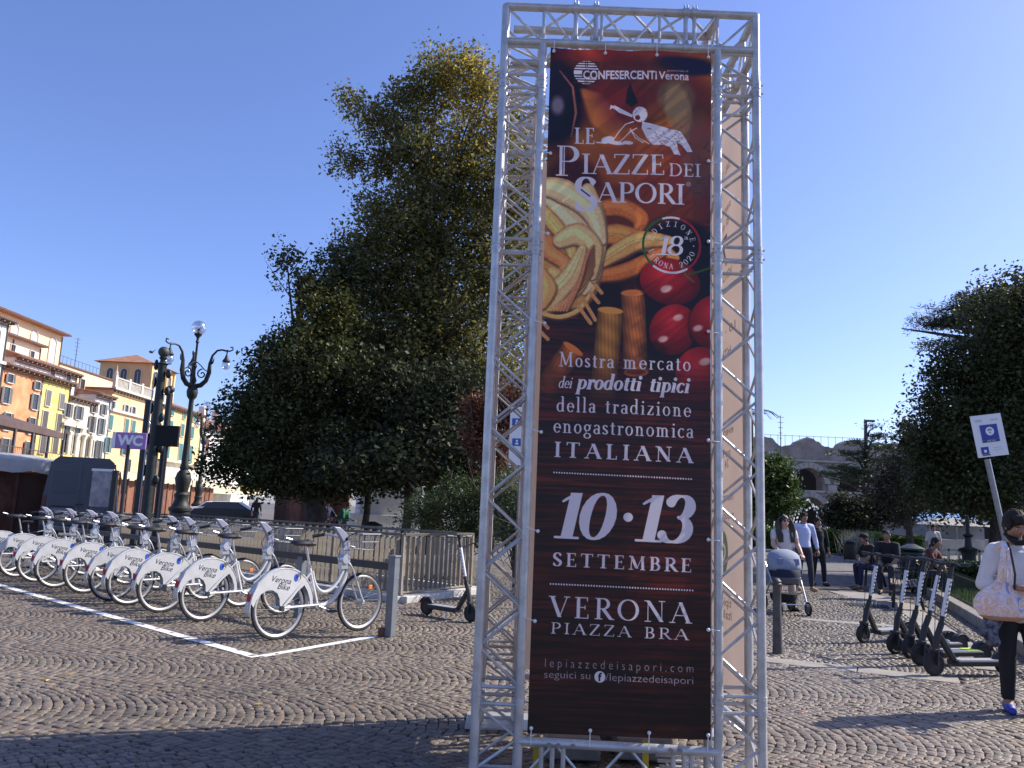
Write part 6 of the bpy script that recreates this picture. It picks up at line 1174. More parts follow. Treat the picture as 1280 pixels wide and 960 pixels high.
# fountain
fo = thing('fountain', 'fountain basin with arching white water jets behind the hedge', 'fountain', (0, 0, 0)); c = V0(W(985, 662, 52)); b = MB(); b.lathe([(4.2, 0), (4.2, .6), (3.9, .62), (3.9, .4), (.5, .4), (.4, 1.0)], c, 28); b.obj('basin', STN, fo, True)
WATER = mat('white_water', (.80, .84, .88), .3, trans=.4); rg = random.Random(4)
for k in range(16):
    a = k/16*2*math.pi; h_ = 2.5 if k % 2 else 2.1; b = MB()
    for i in range(26):
        u = (i+rg.random()*.6)/26; r = .4+2.6*u if k % 3 else 2.6-.2*u; z = .5+h_*4*u*(1-u) if k % 3 else .5+h_*u; b.ball(c+Vector((math.cos(a)*r, math.sin(a)*r, z+rg.uniform(-.05, .05))), (.035, .035, .075), 5)
    b.obj('water_jet', WATER, fo)
# ---------------------------------------------------------------- trees and shrubs
BARK = mat('tree_bark', (.045, .036, .028), .95, c2=(.09, .075, .06), scale=6, bump=.8, bscale=25)
def leafmat(name, c, tr=.3, rough=.55, spec=.4): return mat(name, c, rough, attr='tone', trans=tr, spec=spec)
def foliage(name, blobs, n, size, m, parent, seed, cr=.42, per=34, flat=0., yel=None, aspect=.5, shell=2.0):
    rg = np.random.RandomState(seed); B = np.array([b[:6] for b in blobs], float); w = np.array([(b[6] if len(b) > 6 else 1)*b[3]*b[4]*b[5] for b in blobs])**.8; w /= w.sum(); nc = max(4, n//per)
    bi = rg.choice(len(B), nc, p=w); u = rg.normal(0, 1, (nc, 3)); u /= np.linalg.norm(u, axis=1)[:, None]; r = rg.rand(nc)**(1/shell); r = .90*r*(1+.05*rg.normal(0, 1, nc)); C = B[bi, :3]+u*r[:, None]*B[bi, 3:6]
    k = rg.randint(0, nc, n); q_ = rg.normal(0, 1, (n, 3)); q_ *= (rg.rand(n)**.45*1.75/np.linalg.norm(q_, axis=1))[:, None]; P = C[k]+q_*cr*np.array([1, 1, 1-flat*.7])*rg.uniform(.5, 1.3, nc)[k][:, None]
    ct = rg.uniform(.5, 1.5, nc)[k]*rg.uniform(.7, 1.35, n)
    d = rg.normal(0, 1, (n, 3)); d[:, 2] *= .6; d[:, 2] -= .25; d /= np.linalg.norm(d, axis=1)[:, None]; q = rg.normal(0, 1, (n, 3)); s = np.cross(d, q); s /= np.linalg.norm(s, axis=1)[:, None]; sz = size*rg.uniform(.45, 1.45, n)[:, None]
    V = np.stack([P-d*sz*.5, P+s*sz*aspect*.5, P+d*sz*.5, P-s*sz*aspect*.5], 1).reshape(-1, 3); cols = np.stack([ct*rg.uniform(.9, 1.15, n), ct, ct*rg.uniform(.85, 1.1, n)], 1)
    if yel is not None:
        f = yel(P, rg); cols *= (1+f[:, None]*np.array([3.4, 2.3, .2]))
    o = link(bpy.data.objects.new(name, fast_mesh(name, V, np.arange(n*4).reshape(-1, 4), m, cols))); o.parent = parent; return o, C, bi
def tree(label, base, blobs, n, size, m, seed, trunk=(.3, 4), branches=26, name='tree', cat='tree', group=None, **k):
    t = thing(name, label, cat, (0, 0, 0), 0, group); bx, by = base; o, C, bi = foliage('crown', blobs, n, size, m, t, seed, **k); rg = random.Random(seed); zt = max(b[2]+b[5]*.6 for b in blobs); r0, zf = trunk; cx = sum(b[0] for b in blobs)/len(blobs); cy = sum(b[1] for b in blobs)/len(blobs)
    b = MB(); P = [Vector((bx, by, -.05)), Vector((bx, by, .3)), Vector((bx+.1, by, zf*.5)), Vector((bx+(cx-bx)*.3, by+(cy-by)*.3, zf)), Vector((bx+(cx-bx)*.6, by+(cy-by)*.5, (zf+zt)/2)), Vector((cx, cy, zt-1.4))]; b.tube(P, [r0*1.5, r0, r0*.85, r0*.75, r0*.42, r0*.08], 10); tr = b.obj('trunk', BARK, t, True)
    b = MB()
    for i in range(branches):
        c = Vector(C[rg.randrange(len(C))]); f = rg.uniform(.1, .75); s = P[3]+(P[5]-P[3])*f if c.z > P[3].z else P[2]+(P[3]-P[2])*.9; 
        if s.z > c.z+1: s = P[3]
        mid = (s+c)/2+Vector((rg.uniform(-.3, .3), rg.uniform(-.3, .3), rg.uniform(-.1, .4))); b.tube([s, mid, c], [r0*.22, r0*.13, .012], 5, False)
        for _ in range(3): e = c+Vector([rg.uniform(-.8, .8) for _ in range(3)]); b.tube([mid+(c-mid)*rg.uniform(.2, .9), e], [.02, .006], 4, False)
    b.obj('limbs', BARK, t, True); return t
LIND = leafmat('linden_leaf', (.150, .145, .045), .45); MAGN = leafmat('magnolia_leaf', (.060, .070, .027), .24, .5, .22); DARKL = leafmat('evergreen_leaf', (.042, .052, .024), .22, .6, .2); BUSHL = leafmat('shrub_leaf', (.055, .08, .024), .3); REDL = leafmat('copper_leaf', (.13, .055, .03), .3); CEDL = leafmat('cedar_needles', (.030, .050, .026), .15); LAUR = leafmat('laurel_leaf', (.060, .10, .022), .3); HEDL = leafmat('hedge_leaf', (.10, .17, .03), .35)
def bl(px, py, Y, rx, rz, ry=None, w=1): p = W(px, py, Y); rx = rx*.86; rz = rz*.86; return (p.x, Y, p.z, rx, ry or rx, rz, w)
T1 = [bl(562, 100, 28, 2.0, 1.9), bl(515, 115, 28, 1.3, 1.1), bl(600, 100, 28, 1.5, 1.4), bl(505, 160, 28, 2.1, 1.7), bl(462, 150, 28, 1.2, .9), bl(625, 160, 28, 2.2, 2.2), bl(475, 205, 28, 1.5, .8), bl(440, 210, 28, 1.1, .45), bl(450, 240, 28, 1.0, .35), bl(440, 125, 28, .9, .6), bl(550, 215, 28, 3.0, 2.4), bl(630, 250, 28, 3.0, 3.0), bl(478, 262, 27.5, 1.3, .7), bl(520, 300, 28, 3.2, 2.2), bl(480, 360, 28, 3.0, 1.9), bl(600, 350, 28, 3.6, 3.0), bl(560, 440, 28, 4.2, 3.0), bl(470, 440, 28, 3.6, 2.4), bl(610, 500, 28, 3.8, 2.6), bl(500, 530, 28, 4.2, 2.4), bl(430, 190, 28, .8, .5), bl(448, 312, 27, 1.3, .8), bl(480, 300, 27.5, 1.6, 1.1), bl(415, 215, 28, .5, .35)]
def lit_yl1(P, rg): c = W(575, 140, 28); d = np.sqrt(((P[:, 0]-c.x-.6)/1.6)**2+((P[:, 2]-c.z)/2.6)**2); f = np.clip(1.3-d, 0, 1)*(rg.rand(len(P)) < .7)*rg.rand(len(P)); return f+.35*(rg.rand(len(P)) < .05)  # sunlight on the upper leaves put into their colour, plus scattered yellow leaves
tree('tallest tree left of the tower, its sunlit top tinted yellow', (-2.6, 28.), T1, 150000, .15, LIND, 1, (.42, 4.5), 70, yel=lit_yl1, cr=.34, shell=1.9)
T2 = [bl(388, 358, 25, 1.3, .8), bl(356, 322, 25, .6, .35), bl(432, 345, 26, 1.5, 1.3), bl(412, 402, 25, 1.8, 1.3), bl(368, 450, 25, 1.3, 1.3), bl(400, 470, 25, 3.0, 2.0), bl(325, 508, 25, 1.25, 1.4), bl(350, 540, 25, 2.6, 2.0), bl(430, 560, 25.5, 3.0, 1.8), bl(298, 530, 25, .6, .8), bl(300, 570, 25, 1.4, 1.2), bl(265, 585, 24.5, .5, .45), bl(365, 590, 25, 2.2, .7), bl(345, 604, 25, 1.5, .45), bl(415, 604, 25.3, 1.9, .45), bl(312, 462, 25, .4, .3)]
def yl2(P, rg): c = W(405, 400, 25); d = np.hypot(P[:, 0]-c.x, (P[:, 2]-c.z)*1.2); return .8*np.clip(1-d/1.8, 0, 1)*(rg.rand(len(P)) < .5)
tree('dark broad-leaved magnolia with low skirts, right of the ornate lamp', (W(392, 640, 25).x, 25), T2, 80000, .135, MAGN, 2, (.34, 2.6), 40, yel=yl2, cr=.30, aspect=.55, shell=2.1)
T3 = [bl(560, 560, 24, 3.0, 1.0), bl(480, 585, 24, 3.4, .75), bl(420, 590, 26, 2.6, .6), bl(600, 590, 23, 1.6, 1.3), bl(540, 500, 25, 3.0, 1.6)]
tree('low dark evergreen crown shading the monument', (W(506, 640, 24).x, 24), T3, 34000, .17, DARKL, 3, (.16, 2.4), 20, cr=.4)
tree('slim-trunked dark tree beside the monument, left of it', (W(455, 640, 27).x, 27), [bl(440, 575, 27, 2.4, .8), bl(500, 560, 27, 2.6, 1.2)], 12000, .18, DARKL, 13, (.13, 2.6), 10)
T4 = [bl(603, 525, 17, .6, .6), bl(590, 545, 17, .4, .4), bl(615, 560, 17, .8, .7), bl(640, 510, 17, .8, .8), bl(592, 508, 17, .35, .3)]
def rd(P, rg): return np.zeros(len(P))
tree('small copper-leaved tree beside the left truss leg', (W(610, 700, 17).x, 17), T4, 9000, .085, REDL, 4, (.06, 1.6), 16, cr=.2, shell=1.5)
sb = [bl(540, 635, 18.5, .9, .55), bl(575, 625, 18.5, .9, .7), bl(600, 640, 18.5, .9, .8), bl(520, 650, 18.5, .7, .4), bl(630, 620, 18.5, 1.0, .9), bl(585, 665, 18.5, 1.2, .5)]
tree('light green shrub behind the corner of the steel railing', (W(580, 690, 18.5).x, 18.5), sb, 20000, .075, BUSHL, 5, (.05, .3), 14, name='shrub', cat='shrub', cr=.16, aspect=.35)
sb = [bl(640, 620, 14.5, .5, .55), bl(655, 650, 14.5, .6, .6), bl(630, 660, 14.5, .5, .4)]
tree('grey-green bush seen through the left truss leg', (W(645, 700, 14.5).x, 14.5), sb, 7000, .07, leafmat('sage_leaf', (.10, .13, .06), .3), 6, (.05, .3), 10, name='shrub', cat='shrub', cr=.14, aspect=.35)
# right side
T5 = [bl(1230, 470, 25, 1.9, 1.5), bl(1270, 400, 25, 2.2, 2.0), bl(1190, 455, 25, 1.4, 1.0), bl(1165, 500, 25, .9, 1.0), bl(1200, 540, 25, 2.2, 1.6), bl(1280, 520, 25, 3.0, 2.6), bl(1160, 560, 25, 1.3, 1.1), bl(1240, 610, 25, 3.2, 1.2), bl(1290, 370, 25, 1.0, .9), bl(1330, 450, 25, 3.2, 3.0), bl(1175, 610, 25, 1.6, .8)]
tree('large dark magnolia at the right edge behind the wifi notice', (W(1262, 700, 25).x, 25), T5, 96000, .13, MAGN, 7, (.35, 2.2), 50, cr=.34, aspect=.55, shell=1.8)
def layered(label, base, layers, n, m, seed, r0, name='cedar_tree', size=.16):
    t = thing(name, label, 'cedar', (0, 0, 0)); bs = [(p.x, p.y, p.z, rx, rx*.7, .14*rx**.5, 1) for p, rx in layers]; o, C, bi = foliage('crown', bs, n, size, m, t, seed, cr=.30, flat=.9, aspect=.18, per=40); b = MB(); zt = max(x[2] for x in bs)+.4; bx, by = base
    b.tube([(bx, by, 0), (bx, by, zt*.5), (bx, by, zt)], [r0, r0*.7, r0*.1], 9); b.obj('trunk', BARK, t, True); b = MB()
    for x, y, z, rx, *_ in bs: b.tube([(bx, by, max(.5, z-1.0-rx*.15)), ((bx+x)/2, (by+y)/2, z-.35), (x+(x-bx)*.25, y, z-.05)], [r0*.4, r0*.25, .02], 5)
    b.obj('limbs', BARK, t, True); return t
W_ = W
layered('flat-topped dark cedar whose layers reach out over the magnolia at the right', (W(1290, 700, 30).x, 30), [(W(1178, 402, 30), 1.5), (W(1200, 385, 30), 1.6), (W(1225, 377, 30), 1.7), (W(1260, 370, 30), 2.2), (W(1156, 410, 30), .7), (W(1235, 400, 30), 2.5), (W(1290, 380, 30), 3.), (W(1210, 430, 30), 2.2)], 26000, CEDL, 8, .4)
layered('thin open cedar standing before the amphitheatre', (W(1084, 640, 50).x, 50), [(W(1092, 532, 50), .8), (W(1098, 545, 50), 1.2), (W(1075, 553, 50), 1.3), (W(1100, 560, 50), 1.6), (W(1062, 566, 50), 1.5), (W(1095, 575, 50), 2.1), (W(1055, 585, 50), 1.4), (W(1040, 592, 50), 1.2), (W(1082, 590, 50), 2.0), (W(1110, 600, 50), 2.), (W(1070, 600, 50), 1.9), (W(1118, 575, 50), 1.3), (W(1034, 594, 50), .7)], 15000, leafmat('thin_cedar_needles', (.045, .07, .035), .2), 9, .22, size=.2)
tree('round laurel tree with a sunlit top, right of the tower', (W(975, 660, 38).x, 38), [bl(962, 592, 38, 1.35, 1.2), bl(983, 606, 38, .75, .7), bl(960, 630, 38, 1.8, .9), bl(985, 628, 38, 1.0, .7), bl(940, 600, 38, 1.5, 1.6)], 24000, .17, LAUR, 10, (.15, 1.2), 14, cr=.25)
tree('dark low evergreen mass under the thin cedar', (W(1060, 660, 44).x, 44), [bl(1055, 642, 44, 1.5, .8), bl(1085, 638, 44, 1.8, .9), bl(1120, 632, 44, 1.9, 1.2), bl(1065, 652, 44, 2.1, .6), bl(1048, 628, 44, .9, .6)], 15000, .2, DARKL, 11, (.2, 1.), 10, cr=.3)
tree('airy brownish tree between the thin cedar and the big magnolia', (W(1135, 670, 36).x, 36), [bl(1130, 590, 36, 1.6, 1.6), bl(1150, 560, 36, 1.4, 1.5), bl(1115, 620, 36, 1.6, 1.2), bl(1150, 620, 36, 2., 1.6), bl(1135, 535, 36, .9, .8)], 11000, .15, leafmat('brown_green_leaf', (.055, .055, .028), .25), 12, (.18, 1.6), 24, cr=.35)
tree('broad dark tree closing the view far right behind the cedar', (W(1240, 670, 40).x, 40), [bl(1220, 560, 40, 2.6, 2.8), bl(1265, 560, 40, 4., 3.4), bl(1310, 520, 40, 5., 4.5), bl(1205, 622, 40, 2.4, 1.1), bl(1260, 620, 40, 4, 1.4)], 36000, .26, DARKL, 14, (.3, 2.), 14, cr=.5)
def hedge(label, A, B, h, dp, n, seed, m):
    t = thing('hedge', label, 'hedge', (0, 0, 0)); A = V0(A); B = V0(B); rg = np.random.RandomState(seed); d = B-A; L = d.length; d.normalize(); nn = Vector((-d.y, d.x, 0)); u = rg.rand(n); v = rg.rand(n); z = rg.rand(n)**.6; sc_ = 1+.06*np.sin(u*L*2.1)
    P = np.stack([A.x+d.x*L*u+nn.x*dp*(v-.5), A.y+d.y*L*u+nn.y*dp*(v-.5), z*h*sc_], 1); a = rg.normal(0, 1, (n, 3)); a /= np.linalg.norm(a, axis=1)[:, None]; s = np.cross(a, rg.normal(0, 1, (n, 3))); s /= np.linalg.norm(s, axis=1)[:, None]; k = .11*rg.uniform(.6, 1.3, n)[:, None]
    V = np.stack([P-a*k*.5, P+s*k*.3, P+a*k*.5, P-s*k*.3], 1).reshape(-1, 3); tt = rg.uniform(.6, 1.4, n); o = link(bpy.data.objects.new('leaves', fast_mesh('leaves', V, np.arange(n*4).reshape(-1, 4), m, np.stack([tt, tt, tt], 1)))); o.parent = t
    b = MB(); b.bar(A+Vector((0, 0, h*.42)), B+Vector((0, 0, h*.42)), dp*.6, h*.8); b.obj('twigs', mat('hedge_core', (.02, .03, .01), .95), t)
hedge('sunlit clipped hedge before the fountain, behind the couple', W(935, 692, 43), W(1068, 692, 43), 1.25, 1.2, 14000, 20, HEDL); hedge('sunlit clipped hedge right of the seated person in a cap', W(1075, 692, 42), W(1150, 692, 42), 1.15, 1.2, 9000, 21, HEDL); hedge('dark clipped hedge inside the garden, below the far pale fence', W(1150, 700, 19), W(1300, 700, 19), .75, .9, 9000, 22, leafmat('dark_hedge_leaf', (.03, .05, .015), .2))
# palm fronds beside the tower, white-flowered grass tuft
pm = thing('palm_tree', 'palm fronds peeping out right of the tower above the laurel', 'palm', (0, 0, 0)); c = W(938, 520, 46); b = MB(); b.tube([(c.x, 46, 0), (c.x, 46, c.z)], [.22, .16], 9); b.obj('trunk', BARK, pm, True); PLM = leafmat('palm_leaf', (.05, .075, .03), .2)
for k in range(14):
    a = k/14*6.283; b = MB(); pts = [c+Vector((math.cos(a)*r, math.sin(a)*r, .55*math.sin(r*1.3)-.22*r*r)) for r in (0, .4, .8, 1.2, 1.6)]
    for i in range(4):
        for s in (-1, 1):
            for j in range(3): p = pts[i]+(pts[i+1]-pts[i])*j/3; t_ = Vector((-math.sin(a), math.cos(a), 0))*s*.28+Vector((math.cos(a)*.2, math.sin(a)*.2, -.12)); b.add([p, p+Vector((0, 0, .02)), p+t_], [(0, 1, 2)])
    b.tube(pts, .015, 4); b.obj('frond', PLM, pm)
tg = stuff(blades('ornamental_grass', 900, lambda rg, n: np.stack([W(1073, 700, 41).x+rg.normal(0, .3, n), 41+rg.normal(0, .3, n), np.full(n, .1)], 1), 1.0, .02, None, 8, mat('silver_grass', (.34, .34, .28), .8, attr='tone', trans=.3)))
# street tree out of the photo at the right whose crown shades the paving
# ---------------------------------------------------------------- people
def cap(b, p0, r0, p1, r1, n=12):
    p0 = Vector(p0); p1 = Vector(p1); b.tube([p0, p0+(p1-p0)*.25, p0+(p1-p0)*.5, p0+(p1-p0)*.75, p1], [r0, r0*.8+r1*.2+.003, (r0+r1)/2+.003, r0*.2+r1*.8, r1], n); b.ball(p0, r0*1.0, n); b.ball(p1, r1*1.0, n)
def chain(b, P, n=16):
    """P: (centre, rx, ry) ellipsoids run together"""
    for i in range(len(P)-1):
        (a, ax, ay), (c, cx, cy) = P[i], P[i+1]
        for k in range(6): t = k/5; p = Vector(a)*(1-t)+Vector(c)*t; b.ball(p, (ax*(1-t)+cx*t, ay*(1-t)+cy*t, .07), n)
SKA = mat('skin_tan', (.30, .165, .11), .6, c2=(.34, .19, .13), scale=5); SKB = mat('skin_light', (.55, .34, .25), .55); HAIRB = mat('black_hair', (.008, .007, .007), .8, c2=(.02, .016, .014), scale=30, bump=.9, bscale=60)
HAIRD = mat('dark_brown_hair', (.02, .012, .009), .45, c2=(.04, .022, .015), scale=30, bump=.4, bscale=80); LIPS = mat('lips', (.30, .10, .09), .5); EYEW = mat('eye_white', (.6, .58, .55), .3)
def head_mb(b, c, M, s=1.):
    """c head centre, M rotation, faces local -Y"""
    vs = []; fs = []; n = 20; k = 16
    for i in range(k+1):
        t = math.pi*i/k; z = -math.cos(t)
        for j in range(n):
            a = 2*math.pi*j/n; x = math.sin(t)*math.cos(a); y = math.sin(t)*math.sin(a); w = 1.
            if z < 0: w = 1-.30*(-z)**1.6
            X = x*.076*w; Y = y*.096*(1-.12*max(0, -z)); Z = z*.118
            if y < -.2 and abs(x) < .45 and -.5 < z < .25: pass
            if y < 0: Y += .012*math.exp(-((z-.12)/.12)**2)*math.exp(-((abs(x)-.38)/.2)**2)     # sockets
            if y < 0: Y -= .020*math.exp(-(x/.13)**2)*math.exp(-((z+.10)/.17)**2)                # nose
            if y < 0: Y -= .006*math.exp(-(x/.35)**2)*math.exp(-((z+.40)/.09)**2); Y -= .008*math.exp(-(x/.3)**2)*math.exp(-((z+.75)/.15)**2)
            vs.append(Vector(c)+M @ (Vector((X, Y, Z))*s))
    for i in range(k):
        for j in range(n): q = (j+1) % n; fs.append((i*n+j, i*n+q, (i+1)*n+q, (i+1)*n+j))
    b.add(vs, fs)
    for sd_ in (-1, 1): b.ball(Vector(c)+M @ (Vector((sd_*.078, .008, -.005))*s), (.010*s, .020*s, .030*s), 8, M)
def hand_mb(b, wr, el, s=1., curl=.5, side=1, up=None):
    wr = Vector(wr); d = (wr-Vector(el)).normalized(); u = Vector(up) if up else Vector((0, 1, 0)); sdv = d.cross(u).normalized()*side; nrm = sdv.cross(d).normalized()
    pl_ = wr+d*.045*s; Mx = Matrix((sdv, d, nrm)).transposed(); b.ball(pl_, (.040*s, .052*s, .016*s), 10, Mx)
    for i, (o, l_) in enumerate(((-.030, .066), (-.010, .078), (.010, .073), (.029, .058))):
        a = wr+d*.085*s+sdv*o*s; m1_ = a+(d*math.cos(curl)+nrm*math.sin(curl))*l_*.45*s; m2 = m1_+(d*math.cos(curl*2)+nrm*math.sin(curl*2))*l_*.33*s; m3 = m2+(d*math.cos(curl*2.8)+nrm*math.sin(curl*2.8))*l_*.25*s; b.tube([a-d*.02*s, a, m1_, m2, m3], [.0085*s, .0092*s, .0085*s, .0078*s, .006*s], 7)
    a = wr+d*.025*s-sdv*.032*s; b.tube([a, a+(d*.5-sdv*.75+nrm*.3)*.035*s, a+(d*.9-sdv*.75+nrm*.6)*.058*s, a+(d*1.5-sdv*.6+nrm*.8)*.066*s], [.012*s, .011*s, .0095*s, .007*s], 7)
def add_mesh(b, me): vs = [tuple(v.co) for v in me.vertices]; fs = [tuple(p.vertices) for p in me.polygons]; b.add(vs, fs)
def human(label, loc, rz, J, skin, top, bot, hair=HAIRD, voxel=.015, sleeve=1., shoe=None, hairlong=False, hat=None, extra=None, curl=.5, handup=None):
    """J: joints in local metres; person faces local -Y. sleeve 0..1 share of the arm covered (up to 2 = to the wrist)"""
    t = thing('person', label, 'person', loc, rz); V = {k: Vector(v) for k, v in J.items()}; b = MB()
    Mh = Euler((R(J.get('nod', (0, 0, 0))[0]), 0, R(J.get('nod', (0, 0, 0))[2]))).to_matrix() if 'nod' in J else Matrix.Identity(3)
    pel, ch, nk, hd_ = V['pelvis'], V['chest'], V['neck'], V['head']; sh = (V['ls']+V['rs'])/2
    tors = [(pel, .150, .105), (pel*.55+ch*.45, .130, .098), (ch, .155, .110), (sh*.7+ch*.3, .150, .095)]
    chain(b, tors); cap(b, sh-(nk-sh)*.2, .075, nk, .055); cap(b, nk, .054, nk*.4+hd_*.6, .052)
    for s in 'lr':
        cap(b, sh*.4+V[s+'s']*.6, .065, V[s+'s'], .058); cap(b, V[s+'s'], .052, V[s+'e'], .040); cap(b, V[s+'e'], .040, V[s+'w'], .027)
        cap(b, V[s+'h'], .085, V[s+'k'], .056); cap(b, V[s+'k'], .055, V[s+'a'], .038); f = V[s+'a']; toe = V.get(s+'t', f+Vector((0, -.16, -.05))); cap(b, f, .038, f*.5+toe*.5-Vector((0, 0, .015)), .036); cap(b, f*.5+toe*.5-Vector((0, 0, .015)), .036, toe, .028)
    head_mb(b, hd_, Mh); me = remeshed(b, 'body_base', skin, voxel, 3); b = MB(); add_mesh(b, me); bpy.data.meshes.remove(me)
    for s in 'lr': hand_mb(b, V[s+'w'], V[s+'e'], .95, curl, 1 if s == 'l' else -1, handup)
    b.obj('body', skin, t, True)
    # shirt
    b = MB(); chain(b, [(p, rx+.016, ry+.016) for p, rx, ry in ([(pel+(ch-pel)*.04, .150, .105)]+tors[1:])]); cap(b, sh-(nk-sh)*.3, .095, sh+(nk-sh)*.35, .07)
    for s in 'lr':
        cap(b, sh*.4+V[s+'s']*.6, .078, V[s+'s'], .070)
        if sleeve <= 1: cap(b, V[s+'s'], .066, V[s+'s']*(1-sleeve)+V[s+'e']*sleeve, .058)
        else: cap(b, V[s+'s'], .066, V[s+'e'], .056); q = V[s+'e']*(2-sleeve)+V[s+'w']*(sleeve-1); cap(b, V[s+'e'], .055, q, .044)
    o = link(bpy.data.objects.new('shirt', remeshed(b, 'shirt', top, voxel, 2))); o.parent = t
    # trousers
    b = MB(); chain(b, [(pel-Vector((0, 0, .06)), .155, .115), (pel+(ch-pel)*.15, .160, .116)])
    for s in 'lr': cap(b, V[s+'h'], .098, V[s+'k'], .068); cap(b, V[s+'k'], .067, V[s+'k']*.12+V[s+'a']*.88, .056)
    o = link(bpy.data.objects.new('trousers', remeshed(b, 'trousers', bot, voxel, 2))); o.parent = t
    for s in 'lr':
        f = V[s+'a']; toe = V.get(s+'t', f+Vector((0, -.16, -.05))); b = MB(); m_ = f*.45+toe*.55-Vector((0, 0, .02)); cap(b, f-Vector((0, -.03, .035)), .042, m_, .042, 10); cap(b, m_, .042, toe+(toe-f)*.12, .034, 10); b.obj('shoe', shoe or BLK, t, True)
    # hair: shell over the skull with the face left free
    b = MB(); vs = []; fs = []; n = 22; k = 14
    for i in range(k+1):
        th = math.pi*.62*i/k
        for j in range(n):
            a = 2*math.pi*j/n; x = math.sin(th)*math.cos(a); y = math.sin(th)*math.sin(a); z = math.cos(th); front = max(0, -y); lim = .16+.36*front
            zz = max(z, lim-.72*(1-front)) if True else z; w = .006*math.sin(j*3.1+i*1.7); vs.append(hd_+Mh @ Vector((x*(.080+w), y*(.101+w)+.004, zz*(.124+w))))
    for i in range(k):
        for j in range(n): q = (j+1) % n; fs.append((i*n+j, (i+1)*n+j, (i+1)*n+q, i*n+q))
    b.add(vs, fs)
    if hairlong:
        for s in (-1, 1):
            for q in range(7): x = s*(.055+.006*q); b.tube([hd_+Mh @ Vector((x*1.1, .03-.02*q*.3, .06)), hd_+Vector((x*1.55, -.01-.006*q, -.06)), nk+Vector((x*1.8, -.06, -.02)), ch+Vector((x*1.5, -.115, .10-.02*q)), ch+Vector((x*1.35, -.125, -.02))], [.02, .028, .026, .02, .006], 6)
        b.ball(hd_+Vector((0, .05, -.06)), (.09, .06, .14), 12)
    else: b.ball(hd_+Mh @ Vector((0, .045, -.03)), (.074, .06, .075), 12)
    b.obj('hair', hair, t, True)
    for s in (-1, 1): b = MB(); b.ball(hd_+Mh @ Vector((s*.030, -.081, .012)), (.012, .006, .006), 8, Mh); e = b.obj('eye', EYEW, t, True); b = MB(); b.ball(hd_+Mh @ Vector((s*.030, -.086, .012)), (.005, .003, .005), 8, Mh); b.obj('iris', BLK, e); b = MB(); b.tube([hd_+Mh @ Vector((s*.048, -.078, .028)), hd_+Mh @ Vector((s*.030, -.090, .034)), hd_+Mh @ Vector((s*.014, -.092, .030))], .003, 5); b.obj('brow', hair, t)
    b = MB(); b.tube([hd_+Mh @ Vector((-.022, -.088, -.048)), hd_+Mh @ Vector((0, -.096, -.046)), hd_+Mh @ Vector((.022, -.088, -.048))], [.002, .0055, .002], 6); b.obj('mouth', LIPS, t, True)
    if hat: b = MB(); b.ball(hd_+Vector((0, .01, .055)), (.096, .112, .08), 16); b.loft([(hd_.x, hd_.y-.09, hd_.z+.045, .075, .075), (hd_.x, hd_.y-.10, hd_.z+.052, .07, .07)], 14); b.obj('cap', hat, t, True)
    return t, V, Mh
def stand(h=1.72, arms=((.27, .02, 1.12), (.28, -.06, .86)), armr=((-.27, .02, 1.12), (-.28, -.06, .86)), stride=.12):
    k = h/1.72; f = lambda *a: tuple(v*k for v in a)
    return {'pelvis': f(0, 0, .95), 'chest': f(0, 0, 1.25), 'neck': f(0, -.005, 1.46), 'head': f(0, -.02, 1.605), 'ls': f(.185, 0, 1.40), 'rs': f(-.185, 0, 1.40), 'le': f(*arms[0]), 'lw': f(*arms[1]), 're': f(*armr[0]), 'rw': f(*armr[1]), 'lh': f(.09, 0, .90), 'rh': f(-.09, 0, .90), 'lk': f(.10, -stride*.7, .49), 'rk': f(-.10, stride*.2, .49), 'la': f(.10, -stride, .075), 'ra': f(-.10, stride, .085), 'lt': f(.12, -stride-.15, .035), 'rt': f(-.12, stride-.14, .03)}
SH_BL = mat('pale_blue_shirt', (.46, .50, .70), .8, c2=(.52, .56, .74), scale=3, bump=.4, bscale=18); DKT = mat('dark_trousers', (.022, .024, .035), .8, bump=.3, bscale=20); SAND = mat('sand_suede', (.40, .26, .14), .8); BLKT = mat('black_cotton', (.010, .010, .012), .85, bump=.4, bscale=18); CRT = mat('cream_top', (.62, .56, .52), .8, bump=.4, bscale=20); NAVY = mat('navy_cotton', (.02, .03, .09), .85)
# couple with the pushchair
q = V0(G(1006, 738)); human('man in a pale blue shirt and dark trousers walking beside the pushchair', q, R(8), stand(1.76, ((.29, .04, 1.13), (.30, -.05, .88)), ((-.26, .06, 1.13), (-.24, .0, .88)), .13), SKA, SH_BL, DKT, shoe=SAND, sleeve=1.75, hair=HAIRB, curl=.6)
q = V0(W(981, 740, 14.4)); J = stand(1.63, ((.24, -.05, 1.18), (.20, -.30, 1.02)), ((-.24, -.05, 1.18), (-.20, -.30, 1.02)), .1)
t, V, Mh = human('dark-haired woman in sunglasses pushing the grey pushchair', q, R(6), J, SKB, CRT, mat('beige_trousers', (.45, .33, .26), .8), hairlong=True, sleeve=.45, curl=1.1)
b = MB()
for s in (-1, 1): b.ball(V['head']+Vector((s*.031, -.088, .012)), (.027, .007, .020), 10)
b.tube([V['head']+Vector((-.03, -.09, .018)), V['head']+Vector((.03, -.09, .018))], .004, 6); b.obj('sunglasses', BLK, t, True)
pr = thing('pushchair', 'grey and navy pushchair with hood up, pushed by the woman in sunglasses', 'pushchair', V0(W(981, 740, 13.9)), R(6)); HG = mat('grey_hood_fabric', (.22, .25, .32), .8, c2=(.28, .31, .38), scale=5, bump=.3); NVF = mat('navy_fabric', (.012, .016, .04), .8); ALF = mat('pushchair_frame', (.55, .56, .58), .3, .8)
b = MB(); 
for i in range(9):
    a = R(20+i*17); b.loft([(0, 0, 0, .001, .001)]*2, 4) if False else None
